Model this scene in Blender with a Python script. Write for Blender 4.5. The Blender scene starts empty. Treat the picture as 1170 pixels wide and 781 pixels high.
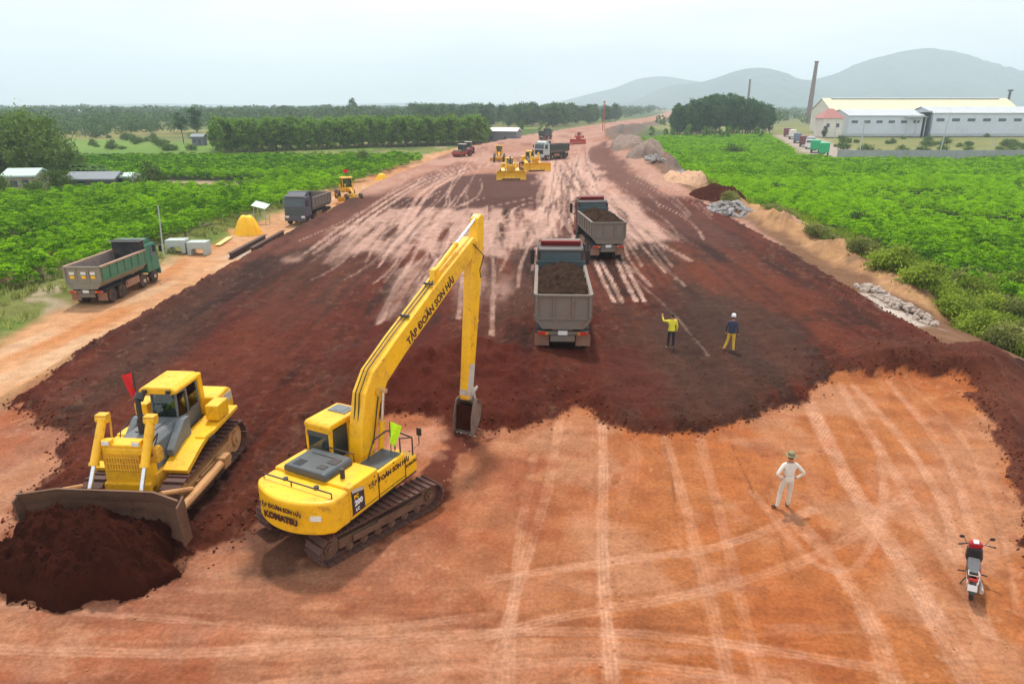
import bpy, bmesh, math, random
import numpy as np
from mathutils import Matrix, Vector, Euler, noise as mnoise
R = math.radians
SC = bpy.context.scene
COL = SC.collection
rng = np.random.default_rng(11)
random.seed(5)

# ------------------------------------------------------------------ camera model (ground reading)
F, H, HOR, CX, CY = 800.0, 11.5, 120.0, 585.0, 390.5
PITCH = math.atan((CY - HOR) / F)
cP, sP = math.cos(PITCH), math.sin(PITCH)

def P(u, v, z=0.0):
    a = (u - CX) / F; b = -(v - CY) / F
    dx, dy, dz = a, cP + b * sP, -sP + b * cP
    t = (z - H) / dz
    return (dx * t, dy * t)

def srgb(r, g, b, k=1.0):
    out = []
    for c in (r, g, b):
        c /= 255.0
        out.append(k * (c / 12.92 if c <= 0.04045 else ((c + 0.055) / 1.055) ** 2.4))
    return tuple(out)

# ------------------------------------------------------------------ numpy noise
def _hash(ix, iy, seed):
    ix = ix.astype(np.int32).astype(np.uint32); iy = iy.astype(np.int32).astype(np.uint32)
    h = ix * np.uint32(374761393) + iy * np.uint32(668265263) + np.uint32((seed * 1442695041) & 0xFFFFFFFF)
    h = (h ^ (h >> np.uint32(13))) * np.uint32(1274126177)
    h = h ^ (h >> np.uint32(16))
    return (h & np.uint32(0xFFFFFF)).astype(np.float32) / np.float32(0xFFFFFF)

def vnoise(x, y, seed=0):
    x0 = np.floor(x); y0 = np.floor(y)
    fx = (x - x0).astype(np.float32); fy = (y - y0).astype(np.float32)
    fx = fx * fx * (3 - 2 * fx); fy = fy * fy * (3 - 2 * fy)
    a = _hash(x0, y0, seed); b = _hash(x0 + 1, y0, seed)
    c = _hash(x0, y0 + 1, seed); d = _hash(x0 + 1, y0 + 1, seed)
    return (a + (b - a) * fx) + ((c + (d - c) * fx) - (a + (b - a) * fx)) * fy

def fbm(x, y, sc, octv=4, seed=0, gain=0.5):
    """about -1..1"""
    s = 0.0; amp = 1.0; tot = 0.0; f = 1.0 / sc
    for o in range(octv):
        ca, sa = math.cos(0.6 * o), math.sin(0.6 * o)
        s = s + amp * (vnoise((x * ca - y * sa) * f + 17.3 * o, (x * sa + y * ca) * f - 9.1 * o, seed + o) * 2 - 1)
        tot += amp; amp *= gain; f *= 2.03
    return s / tot * 1.5

def sstep(a, b, x):
    t = np.clip((x - a) / (b - a), 0, 1)
    return t * t * (3 - 2 * t)

def poly_sd(pts, x, y, pad=6.0):
    """signed distance in metres (positive inside) to a polygon of ground points"""
    pts = np.array(pts, float)
    sd = np.full(x.shape, -1e3)
    lo = pts.min(0) - pad; hi = pts.max(0) + pad
    m = (x > lo[0]) & (x < hi[0]) & (y > lo[1]) & (y < hi[1])
    if not m.any():
        return sd
    X = x[m]; Y = y[m]
    d2 = np.full(X.shape, 1e12); ins = np.zeros(X.shape, bool)
    n = len(pts)
    for i in range(n):
        ax, ay = pts[i]; bx, by = pts[(i + 1) % n]
        ex, ey = bx - ax, by - ay
        L = ex * ex + ey * ey + 1e-9
        t = np.clip(((X - ax) * ex + (Y - ay) * ey) / L, 0, 1)
        d2 = np.minimum(d2, (X - ax - t * ex) ** 2 + (Y - ay - t * ey) ** 2)
        cond = (ay > Y) != (by > Y)
        with np.errstate(divide='ignore', invalid='ignore'):
            xi = ax + (Y - ay) / (by - ay if by != ay else 1e-9) * ex
        ins ^= cond & (X < xi)
    d = np.sqrt(d2)
    sd[m] = np.where(ins, d, -d)
    return sd

def line_d(pts, x, y, pad=4.0):
    pts = np.array(pts, float)
    out = np.full(x.shape, 1e3)
    lo = pts.min(0) - pad; hi = pts.max(0) + pad
    m = (x > lo[0]) & (x < hi[0]) & (y > lo[1]) & (y < hi[1])
    if not m.any():
        return out
    X = x[m]; Y = y[m]; d2 = np.full(X.shape, 1e12)
    for i in range(len(pts) - 1):
        ax, ay = pts[i]; bx, by = pts[i + 1]
        ex, ey = bx - ax, by - ay
        L = ex * ex + ey * ey + 1e-9
        t = np.clip(((X - ax) * ex + (Y - ay) * ey) / L, 0, 1)
        d2 = np.minimum(d2, (X - ax - t * ex) ** 2 + (Y - ay - t * ey) ** 2)
    out[m] = np.sqrt(d2)
    return out

def smooth_line(pts, n=6):
    pts = [np.array(p, float) for p in pts]
    out = []
    for i in range(len(pts) - 1):
        p0 = pts[max(i - 1, 0)]; p1 = pts[i]; p2 = pts[i + 1]; p3 = pts[min(i + 2, len(pts) - 1)]
        for k in range(n):
            t = k / n
            out.append(0.5 * ((2 * p1) + (-p0 + p2) * t + (2 * p0 - 5 * p1 + 4 * p2 - p3) * t * t + (-p0 + 3 * p1 - 3 * p2 + p3) * t ** 3))
    out.append(pts[-1])
    return out

# ------------------------------------------------------------------ node material helpers
def new_mat(name):
    m = bpy.data.materials.new(name); m.use_nodes = True
    nt = m.node_tree; nt.nodes.clear()
    out = nt.nodes.new('ShaderNodeOutputMaterial')
    return m, nt, out

def N(nt, typ, **kw):
    n = nt.nodes.new(typ)
    for k, v in kw.items():
        if k.startswith('i_'):
            n.inputs[k[2:].replace('_', ' ')].default_value = v
        else:
            setattr(n, k, v)
    return n

def mixrgb(nt, fac, a, b, blend='MIX'):
    n = nt.nodes.new('ShaderNodeMix'); n.data_type = 'RGBA'; n.blend_type = blend; n.clamp_factor = True
    for idx, val in ((0, fac), (6, a), (7, b)):
        if hasattr(val, 'links') or hasattr(val, 'is_linked'):
            nt.links.new(val, n.inputs[idx])
        elif idx == 0:
            n.inputs[0].default_value = val
        else:
            n.inputs[idx].default_value = (*val[:3], 1)
    return n.outputs[2]

def ramp(nt, src, lo, hi, a=0.0, b=1.0):
    n = nt.nodes.new('ShaderNodeMapRange'); n.interpolation_type = 'SMOOTHSTEP'
    nt.links.new(src, n.inputs[0])
    n.inputs[1].default_value = lo; n.inputs[2].default_value = hi
    n.inputs[3].default_value = a; n.inputs[4].default_value = b
    return n.outputs[0]

_mats = {}
def paint(name, rgb, dirt=(0.17, 0.075, 0.04), amt=0.35, rough=0.45, metal=0.0, scale=1.4, bump=0.0, spec=0.5, mud=0.0):
    """coloured surface with dust/wear broken up by noise in object space"""
    if name in _mats: return _mats[name]
    m, nt, out = new_mat(name)
    tc = N(nt, 'ShaderNodeTexCoord')
    n1 = N(nt, 'ShaderNodeTexNoise', i_Scale=scale, i_Detail=7.0, i_Roughness=0.65)
    n2 = N(nt, 'ShaderNodeTexNoise', i_Scale=scale * 9, i_Detail=5.0, i_Roughness=0.7)
    for n in (n1, n2): nt.links.new(tc.outputs['Object'], n.inputs['Vector'])
    mul = N(nt, 'ShaderNodeMath', operation='MULTIPLY')
    nt.links.new(n1.outputs[0], mul.inputs[0]); nt.links.new(n2.outputs[0], mul.inputs[1])
    f = ramp(nt, mul.outputs[0], 0.20, 0.42, 0.0, amt)
    base = mixrgb(nt, ramp(nt, n2.outputs[0], 0.3, 0.7), tuple(c * 0.86 for c in rgb), tuple(min(1, c * 1.08) for c in rgb))
    colr = mixrgb(nt, f, base, dirt)
    if mud:
        n3 = N(nt, 'ShaderNodeTexNoise', i_Scale=1.9, i_Detail=12.0, i_Roughness=0.74, i_Distortion=0.6); nt.links.new(tc.outputs['Object'], n3.inputs['Vector'])
        colr = mixrgb(nt, ramp(nt, n3.outputs[0], 0.57, 0.66, 0.0, mud), colr, srgb(128, 74, 50))
        n4 = N(nt, 'ShaderNodeTexNoise', i_Scale=30.0, i_Detail=3.0); nt.links.new(tc.outputs['Object'], n4.inputs['Vector'])
        colr = mixrgb(nt, ramp(nt, n4.outputs[0], 0.66, 0.72, 0.0, mud * .7), colr, srgb(96, 56, 40))
    b = N(nt, 'ShaderNodeBsdfPrincipled')
    nt.links.new(colr, b.inputs['Base Color'])
    nt.links.new(ramp(nt, f, 0, 0.6, rough, 0.9), b.inputs['Roughness'])
    b.inputs['Metallic'].default_value = metal
    b.inputs['Specular IOR Level'].default_value = spec
    if bump:
        bn = N(nt, 'ShaderNodeBump', i_Strength=min(1, bump), i_Distance=0.05 if bump < .8 else .16)
        nt.links.new(n2.outputs[0], bn.inputs['Height']); nt.links.new(bn.outputs[0], b.inputs['Normal'])
    nt.links.new(b.outputs[0], out.inputs[0])
    _mats[name] = m
    return m

def glass(name='window_glass', rgb=(0.03, 0.045, 0.05), rough=0.06):
    if name in _mats: return _mats[name]
    m, nt, out = new_mat(name)
    b = N(nt, 'ShaderNodeBsdfPrincipled'); b.inputs['Base Color'].default_value = (*rgb, 1)
    b.inputs['Roughness'].default_value = rough; b.inputs['Specular IOR Level'].default_value = 0.7
    nt.links.new(b.outputs[0], out.inputs[0]); _mats[name] = m
    return m

def clear_glass(name='clear_glass'):
    if name in _mats: return _mats[name]
    m, nt, out = new_mat(name)
    t = N(nt, 'ShaderNodeBsdfTransparent'); t.inputs[0].default_value = (0.62, 0.72, 0.70, 1)
    g = N(nt, 'ShaderNodeBsdfGlossy'); g.inputs['Roughness'].default_value = 0.04
    fr = N(nt, 'ShaderNodeFresnel'); fr.inputs[0].default_value = 1.5
    mx = N(nt, 'ShaderNodeMixShader')
    nt.links.new(fr.outputs[0], mx.inputs[0]); nt.links.new(t.outputs[0], mx.inputs[1]); nt.links.new(g.outputs[0], mx.inputs[2])
    nt.links.new(mx.outputs[0], out.inputs[0]); _mats[name] = m
    return m

def foliage(name, dark, light, transl=0.25, nscale=0.35):
    """leaf material: per-leaf tint attribute, per-plant random, slow world noise"""
    if name in _mats: return _mats[name]
    m, nt, out = new_mat(name)
    at = N(nt, 'ShaderNodeAttribute', attribute_name='tint')
    oi = N(nt, 'ShaderNodeObjectInfo')
    ge = N(nt, 'ShaderNodeNewGeometry')
    ns = N(nt, 'ShaderNodeTexNoise', i_Scale=nscale, i_Detail=4.0)
    nt.links.new(ge.outputs['Position'], ns.inputs['Vector'])
    a = N(nt, 'ShaderNodeMath', operation='MULTIPLY_ADD'); nt.links.new(oi.outputs['Random'], a.inputs[0]); a.inputs[1].default_value = 0.3
    nt.links.new(at.outputs['Fac'], a.inputs[2])
    a2 = N(nt, 'ShaderNodeMath', operation='MULTIPLY_ADD'); nt.links.new(ns.outputs[0], a2.inputs[0]); a2.inputs[1].default_value = 0.9
    nt.links.new(a.outputs[0], a2.inputs[2])
    colr = mixrgb(nt, ramp(nt, a2.outputs[0], 0.45, 1.45), dark, light)
    d = N(nt, 'ShaderNodeBsdfPrincipled'); nt.links.new(colr, d.inputs['Base Color']); d.inputs['Roughness'].default_value = 0.75
    d.inputs['Specular IOR Level'].default_value = 0.12
    t = N(nt, 'ShaderNodeBsdfTranslucent'); nt.links.new(colr, t.inputs[0])
    mx = N(nt, 'ShaderNodeMixShader'); mx.inputs[0].default_value = transl
    nt.links.new(d.outputs[0], mx.inputs[1]); nt.links.new(t.outputs[0], mx.inputs[2])
    nt.links.new(mx.outputs[0], out.inputs[0]); _mats[name] = m
    return m

# ------------------------------------------------------------------ mesh builder
class MB:
    def __init__(s): s.v = []; s.f = []; s.m = []
    def add(s, vs, fs, mi=0, M=None):
        o = len(s.v)
        for p in vs:
            p = Vector(p)
            s.v.append(tuple(M @ p) if M is not None else tuple(p))
        for f in fs: s.f.append([o + i for i in f]); s.m.append(mi)
        return s
    def box(s, c, d, rot=None, mi=0, top=(1, 1), M=None):
        x, y, z = d[0] / 2, d[1] / 2, d[2] / 2
        tx, ty = top
        vs = [(-x, -y, -z), (x, -y, -z), (x, y, -z), (-x, y, -z), (-x * tx, -y * ty, z), (x * tx, -y * ty, z), (x * tx, y * ty, z), (-x * tx, y * ty, z)]
        T = Matrix.Translation(c)
        if rot is not None: T = T @ Euler(rot).to_matrix().to_4x4()
        if M is not None: T = M @ T
        return s.add(vs, [(0, 3, 2, 1), (4, 5, 6, 7), (0, 1, 5, 4), (1, 2, 6, 5), (2, 3, 7, 6), (3, 0, 4, 7)], mi, T)
    def prism(s, pts, axis, a, b, mi=0, M=None):
        n = len(pts)
        def p3(p, w):
            return {'x': (w, p[0], p[1]), 'y': (p[0], w, p[1]), 'z': (p[0], p[1], w)}[axis]
        ar = sum(pts[i][0] * pts[(i + 1) % n][1] - pts[(i + 1) % n][0] * pts[i][1] for i in range(n))
        if (ar < 0) != (axis == 'y'): pts = pts[::-1]
        vs = [p3(p, a) for p in pts] + [p3(p, b) for p in pts]
        fs = [list(range(n))[::-1], list(range(n, 2 * n))] + [(i, (i + 1) % n, n + (i + 1) % n, n + i) for i in range(n)]
        if b < a: fs = [f[::-1] for f in fs]
        return s.add(vs, fs, mi, M)
    def cyl(s, p0, p1, r0, r1=None, n=14, mi=0, M=None):
        r1 = r0 if r1 is None else r1
        p0 = Vector(p0); p1 = Vector(p1); d = (p1 - p0)
        q = d.to_track_quat('Z', 'Y').to_matrix()
        vs = []
        for p, r in ((p0, r0), (p1, r1)):
            for i in range(n):
                a = 2 * math.pi * i / n
                vs.append(tuple(p + q @ Vector((r * math.cos(a), r * math.sin(a), 0))))
        fs = [(i, (i + 1) % n, n + (i + 1) % n, n + i) for i in range(n)] + [list(range(n))[::-1], list(range(n, 2 * n))]
        return s.add(vs, fs, mi, M)
    def tube(s, pts, r, n=8, mi=0, M=None):
        pts = [Vector(p) for p in pts]
        rs = r if isinstance(r, (list, tuple)) else [r] * len(pts)
        vs = []; k = len(pts)
        for j, p in enumerate(pts):
            d = (pts[min(j + 1, k - 1)] - pts[max(j - 1, 0)]).normalized()
            ref = Vector((0, 0, 1)) if abs(d.z) < 0.9 else Vector((1, 0, 0))
            u = d.cross(ref).normalized(); w = u.cross(d)
            for i in range(n):
                a = 2 * math.pi * i / n
                vs.append(tuple(p + rs[j] * (math.cos(a) * u + math.sin(a) * w)))
        fs = []
        for j in range(k - 1):
            for i in range(n):
                fs.append((j * n + i, (j + 1) * n + i, (j + 1) * n + (i + 1) % n, j * n + (i + 1) % n))
        fs += [list(range(n)), list(range((k - 1) * n, k * n))[::-1]]
        return s.add(vs, fs, mi, M)
    def loft(s, rings, mi=0, M=None, cap=True):
        n = len(rings[0]); vs = [p for r in rings for p in r]; fs = []
        for j in range(len(rings) - 1):
            for i in range(n):
                fs.append((j * n + i, j * n + (i + 1) % n, (j + 1) * n + (i + 1) % n, (j + 1) * n + i))
        if cap: fs += [list(range(n))[::-1], list(range((len(rings) - 1) * n, len(rings) * n))]
        return s.add(vs, fs, mi, M)
    def ell(s, c, r, nu=12, nv=8, mi=0, M=None):
        vs = [(c[0], c[1], c[2] - r[2])]
        for j in range(1, nv):
            ph = -math.pi / 2 + math.pi * j / nv
            for i in range(nu):
                a = 2 * math.pi * i / nu
                vs.append((c[0] + r[0] * math.cos(ph) * math.cos(a), c[1] + r[1] * math.cos(ph) * math.sin(a), c[2] + r[2] * math.sin(ph)))
        vs.append((c[0], c[1], c[2] + r[2])); t = len(vs) - 1
        fs = [(0, 1 + (i + 1) % nu, 1 + i) for i in range(nu)]
        for j in range(nv - 2):
            o = 1 + j * nu
            fs += [(o + i, o + (i + 1) % nu, o + nu + (i + 1) % nu, o + nu + i) for i in range(nu)]
        o = 1 + (nv - 2) * nu
        fs += [(o + i, o + (i + 1) % nu, t) for i in range(nu)]
        return s.add(vs, fs, mi, M)
    def build(s, name, mats, parent=None, bevel=0.0, smooth=False, seg=2, rot=None, loc=None):
        me = bpy.data.meshes.new(name)
        me.from_pydata(s.v, [], s.f)
        if not isinstance(mats, (list, tuple)): mats = [mats]
        for m in mats: me.materials.append(m)
        if len(mats) > 1: me.polygons.foreach_set('material_index', s.m)
        bm = bmesh.new(); bm.from_mesh(me); bmesh.ops.recalc_face_normals(bm, faces=bm.faces); bm.to_mesh(me); bm.free()
        if smooth:
            me.polygons.foreach_set('use_smooth', [True] * len(me.polygons)); me.set_sharp_from_angle(angle=R(38))
        me.update()
        o = bpy.data.objects.new(name, me); COL.objects.link(o)
        if bevel:
            b = o.modifiers.new('Bevel', 'BEVEL'); b.width = bevel; b.segments = seg; b.limit_method = 'ANGLE'; b.angle_limit = R(35)
        if parent is not None: o.parent = parent
        if rot is not None: o.rotation_euler = rot
        if loc is not None: o.location = loc
        return o

def thing(name, label, cat, loc=(0, 0, 0), rz=0.0, group=None):
    o = bpy.data.objects.new(name, None); o.empty_display_size = 0.3; COL.objects.link(o)
    o.location = loc; o.rotation_euler = (0, 0, rz)
    return tag(o, label, cat, group)

def tag(o, label=None, cat=None, group=None, kind=None):
    if label: o['label'] = label
    if cat: o['category'] = cat
    if group: o['group'] = group
    if kind: o['kind'] = kind
    return o

def children(o): return [c for c in list(COL.objects) if c.parent == o]

def dup(root, kids, loc, rz, label=None, group=None, scale=None):
    """copy of a thing; kids = nested list [(child, [grandchildren])]"""
    r = root.copy(); COL.objects.link(r); r.location = loc; r.rotation_euler = (0, 0, rz)
    if scale is not None: r.scale = scale if hasattr(scale, '__len__') else (scale,) * 3
    if label: r['label'] = label
    if group: r['group'] = group
    for ch, gs in kids:
        c = ch.copy(); COL.objects.link(c); c.parent = r
        for g in gs:
            d = g.copy(); COL.objects.link(d); d.parent = c
    return r

def kidtree(root): return [(c, list(c.children)) for c in root.children]

def np_mesh(name, V, Fq, mats, tint=None, smooth=False):
    me = bpy.data.meshes.new(name)
    V = np.asarray(V, np.float32); Fq = np.asarray(Fq, np.int32); k = Fq.shape[1]
    me.vertices.add(len(V)); me.vertices.foreach_set('co', V.ravel())
    me.loops.add(Fq.size); me.loops.foreach_set('vertex_index', Fq.ravel())
    me.polygons.add(len(Fq)); me.polygons.foreach_set('loop_start', np.arange(0, Fq.size, k, dtype=np.int32))
    if smooth: me.polygons.foreach_set('use_smooth', np.ones(len(Fq), bool))
    for m in (mats if isinstance(mats, (list, tuple)) else [mats]): me.materials.append(m)
    if tint is not None:
        a = me.attributes.new('tint', 'FLOAT', 'POINT'); a.data.foreach_set('value', np.asarray(tint, np.float32).ravel())
    me.update(calc_edges=True); me.validate()
    return me

def text_part(txt, name, mat, parent, size, M, depth=0.004, bold=0.0, sx=1.0, rot=None, loc=None):
    """lettering as a real, slightly raised mesh; M places it (text lies in local XY facing +Z)"""
    cu = bpy.data.curves.new(name, 'FONT'); cu.body = txt; cu.size = size; cu.align_x = 'CENTER'; cu.align_y = 'CENTER'
    cu.extrude = depth; cu.offset = bold; cu.resolution_u = 2
    t = bpy.data.objects.new(name + '_curve', cu); COL.objects.link(t)
    bpy.context.view_layer.update()
    dg = bpy.context.evaluated_depsgraph_get()
    me = bpy.data.meshes.new_from_object(t.evaluated_get(dg))
    bpy.data.objects.remove(t); bpy.data.curves.remove(cu)
    me.transform(Matrix.Diagonal((sx, 1, 1, 1))); me.transform(M)
    me.materials.clear(); me.materials.append(mat); me.name = name
    o = bpy.data.objects.new(name, me); COL.objects.link(o); o.parent = parent
    if rot is not None: o.rotation_euler = rot
    if loc is not None: o.location = loc
    return o
# ------------------------------------------------------------------ terrain (one sheet to the horizon)
def PX(pts, z=0.0): return [P(u, v, z) for u, v in pts]

EDGE_Y = [-20, 0, 14, 18, 23, 28, 33, 50, 100, 120, 190, 250, 300, 400, 700, 1400]
EDGE_R = [11, 13, 14.4, 15.3, 17.6, 20.6, 22.6, 23.0, 24.6, 25.5, 28, 32, 38, 62, 150, 330]
EDGE_L = [-21, -21, -21, -21, -21, -21.2, -21.2, -21, -20.5, -20, -15, -4, 8, 36, 128, 300]
def edgeR(y): return np.interp(y, EDGE_Y, EDGE_R)
def edgeL(y): return np.interp(y, EDGE_Y, EDGE_L)

DARK = PX([(5, 462), (40, 478), (78, 500), (55, 545), (18, 580), (3, 640), (28, 668), (75, 682), (130, 680), (190, 658), (236, 628), (290, 607), 
           (330, 570), (365, 525), (405, 497), (448, 478), (500, 478), (548, 496), (590, 493), (622, 488), (648, 464), (668, 468), (690, 482), (730, 496), (790, 497),
           (850, 487), (884, 470), (910, 460), (930, 445), (952, 430), (1000, 431), (1085, 433), (1104, 444), (1125, 470), (1142, 505), (1158, 550), (1170, 600), (1180, 680)], 0.0)
DARK = DARK + [(14.5, 6), (40, 6), (34, 33)] + PX([(1100, 400), (1000, 345), (920, 295), (830, 245), (760, 205)], 0.2) + \
       [(24.2, 100), (-19.6, 100), (-20.6, 87), (-21, 53), (-21, 33)]
DARK_UP = PX([(330, 620), (270, 600), (285, 640), (300, 660), (350, 640), (380, 600)])
MOUNDR = PX([(985, 392), (1060, 398), (1130, 392), (1172, 420), (1172, 440), (1100, 432), (1020, 428), (960, 424)], 0.3)

CLAY_TRACKS = [([(688, 480), (690, 540), (688, 600), (692, 690), (700, 781)], 0.55, .75), ([(640, 480), (625, 560), (600, 640), (560, 781)], 0.5, .45),
           ([(760, 500), (790, 600), (815, 700), (835, 781)], 0.55, .5), ([(800, 500), (826, 600), (850, 700), (870, 781)], 0.5, .35),
           ([(925, 460), (965, 540), (1010, 610), (1060, 690), (1110, 781)], 0.85, .8), ([(960, 440), (1010, 520), (1060, 600), (1130, 720)], 0.6, .55),
           ([(975, 440), (1030, 500), (1075, 570), (1095, 640)], 0.5, .6), ([(1015, 436), (1075, 510), (1110, 600), (1120, 640)], 0.4, .5),
           ([(905, 590), (960, 650), (1000, 720), (1020, 781)], 0.7, .65), ([(860, 560), (930, 640), (985, 640), (1010, 560), (1000, 500)], 0.4, .5),
           ([(560, 660), (700, 640), (830, 620), (930, 580)], 0.5, .5), ([(500, 740), (660, 700), (820, 670), (960, 620), (1040, 560)], 0.55, .5),
           ([(0, 740), (200, 745), (420, 730), (640, 720), (800, 730), (1000, 760)], 0.5, .5), ([(0, 690), (180, 705), (380, 720), (560, 700)], 0.35, .4),
           ([(300, 781), (480, 765), (680, 755), (900, 781)], 0.4, .45), ([(1040, 440), (1100, 500), (1140, 590), (1165, 700)], 0.3, .35),
           ([(610, 520), (596, 600), (585, 700), (580, 781)], 0.45, .4)]
CLAY_SEAMS = [([(758, 505), (768, 545), (774, 600)], 0.12, .6), ([(832, 497), (846, 530), (862, 562)], 0.12, .6), ([(862, 562), (890, 610), (905, 660)], 0.09, .4),
           ([(700, 495), (760, 520)], 0.07, .5), ([(756, 502), (800, 503)], 0.1, .6), ([(870, 520), (940, 515)], 0.06, .5), ([(1130, 480), (1165, 570), (1170, 600)], 0.12, .6),
           ([(960, 431), (1080, 434)], 0.12, .6)]
CT_W = [(smooth_line(PX(p)), w) for p, w, a in CLAY_TRACKS]; CS_W = [(smooth_line(PX(p)), w) for p, w, a in CLAY_SEAMS]

def heights(x, y, fine=True):
    er = edgeR(y); el = edgeL(y)
    n1 = fbm(x, y, 7.0, 3, 3)
    wob = fbm(x, y, 1.6, 3, 8) * 0.5
    far = np.clip(1 - y / 260, 0, 1)
    z = -2.0 * sstep(0.0, 7.0, x - er + n1 * 0.8)
    z = z - 0.9 * sstep(-0.3, 2.2, el - x + n1 * 0.6) * sstep(20, 30, y)
    out = sstep(24, 60, np.maximum(x - er, (el - x) * 0.8))
    z = z + out * (fbm(x, y, 90.0, 3, 5) * 0.5)
    # compacted clay with shallow ruts
    # loose fill layer on top
    sd = poly_sd(DARK, x, y)
    nz = fbm(x, y, 1.1, 4, 21) * 0.35 + fbm(x, y, 0.32, 3, 22, .6) * 0.15
    slope_zone = sstep(-0.5, 1.0, x - edgeR(y)) * (1 - sstep(28, 31, y))
    lay = sstep(-0.15, 0.85, sd + nz) * (1 - slope_zone * 0.7)
    lay = lay * (1 - sstep(86, 100, y))
    z = z + 0.36 * lay + (0.30 * sstep(86, 100, y) * (1 - sstep(0, 3, x - er)) * (1 - sstep(0, 3, el - x)))
    # windrow at the right shoulder
    sm = poly_sd(MOUNDR, x, y)
    z = z + 0.75 * sstep(-0.8, 2.2, sm + wob)
    # spoil ridges beside the road (right)
    rr = x - er
    rid = np.exp(-((rr - 4.0 - n1 * 1.8) / 2.4) ** 2) * sstep(40, 47, y) * (.55 + .9 * vnoise(x * .25, y * .25, 47)) * (0.9 + 0.9 * vnoise(x * 0.12, y * 0.12, 41)) * (1 - 0.5 * sstep(300, 600, y))
    z = z + rid * 1.25
    big = np.exp(-((rr - 3.5) / 6.5) ** 2) * sstep(105, 150, y) * (1 - sstep(380, 480, y))
    z = z + big * (1.6 + 1.2 * fbm(x, y, 9.0, 4, 44))
    # berm between haul road and field (left)
    ll = el - x
    lb = np.exp(-((ll - 10.5 - n1 * 1.5) / 1.8) ** 2) * sstep(34, 44, y) * (1 - sstep(180, 220, y))
    z = z + lb * 0.45
    # ridge of fill along left road edge
    lr = np.exp(-((ll + 0.6 + wob) / 0.8) ** 2) * sstep(27, 34, y) * (1 - sstep(110, 150, y))
    z = z + lr * 0.28
    z = z + 1.25 * np.exp(-((x + 2.8) / 4.8) ** 2 - ((y - 28.6) / 2.6) ** 2) * (1 + .7 * fbm(x, y, 2.0, 4, 52, .6))
    if fine:
        near = np.clip(1.25 - y / 60, 0, 1)
        rough = lay * (0.5 + 0.5 * vnoise(x * 0.35, y * 0.35, 61))
        z = z + near * rough * (np.abs(fbm(x, y, 0.6, 4, 31, 0.62)) * 0.26 - 0.06)
        edgeband = np.exp(-((sd - 0.5) / 0.9) ** 2) * (y < 60)
        z = z + near * edgeband * (fbm(x, y, 0.42, 4, 33, 0.65) * 0.11)
        z = z + near * sstep(-0.8, 1.5, sm) * (fbm(x, y, 0.5, 3, 35, 0.6) * 0.14)
        z = z + (1 - lay) * near * (fbm(x, y, 2.4, 4, 71) * 0.022 + fbm(x, y, 0.3, 3, 72) * 0.008)
        if (y < 32).any():
            rut = np.zeros_like(z); berm = np.zeros_like(z)
            for pts, w in CT_W:
                d = line_d(pts, x, y)
                rut = np.maximum(rut, 1 - sstep(w * .35, w * .6, d)); berm = np.maximum(berm, np.exp(-((d - w * .68) / .07) ** 2))
            tread = .5 + .5 * np.sin((y + .4 * x) * 26)
            z = z + (1 - lay) * (-.035 * rut * (.75 + .25 * tread) + .014 * berm * (.5 + fbm(x, y, .5, 2, 75)))
            for pts, w in CS_W:
                d = line_d(pts, x, y)
                z = z - (1 - lay) * .05 * np.exp(-(d / (w * .6)) ** 2) * (.5 + .5 * sstep(-.3, .3, fbm(x, y, .6, 2, 76)))
        sp = np.maximum(rid, big) * (y < 300)
        z = z + sp * fbm(x, y, 1.5, 4, 36, 0.6) * 0.35
        # furrows of the spread fill, along the road
        fz = lay * np.clip(1 - np.abs(y - 55) / 50, 0, 1)
        z = z + fz * fbm(x, y * 0.06, 0.8, 3, 38) * 0.10
    return z, dict(lay=lay, sd=sd, er=er, el=el, sm=sm, rid=rid, big=big, lb=lb, n1=n1)

def zat(x, y):
    z, _ = heights(np.array([float(x)]), np.array([float(y)]), False)
    return float(z[0])

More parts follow.
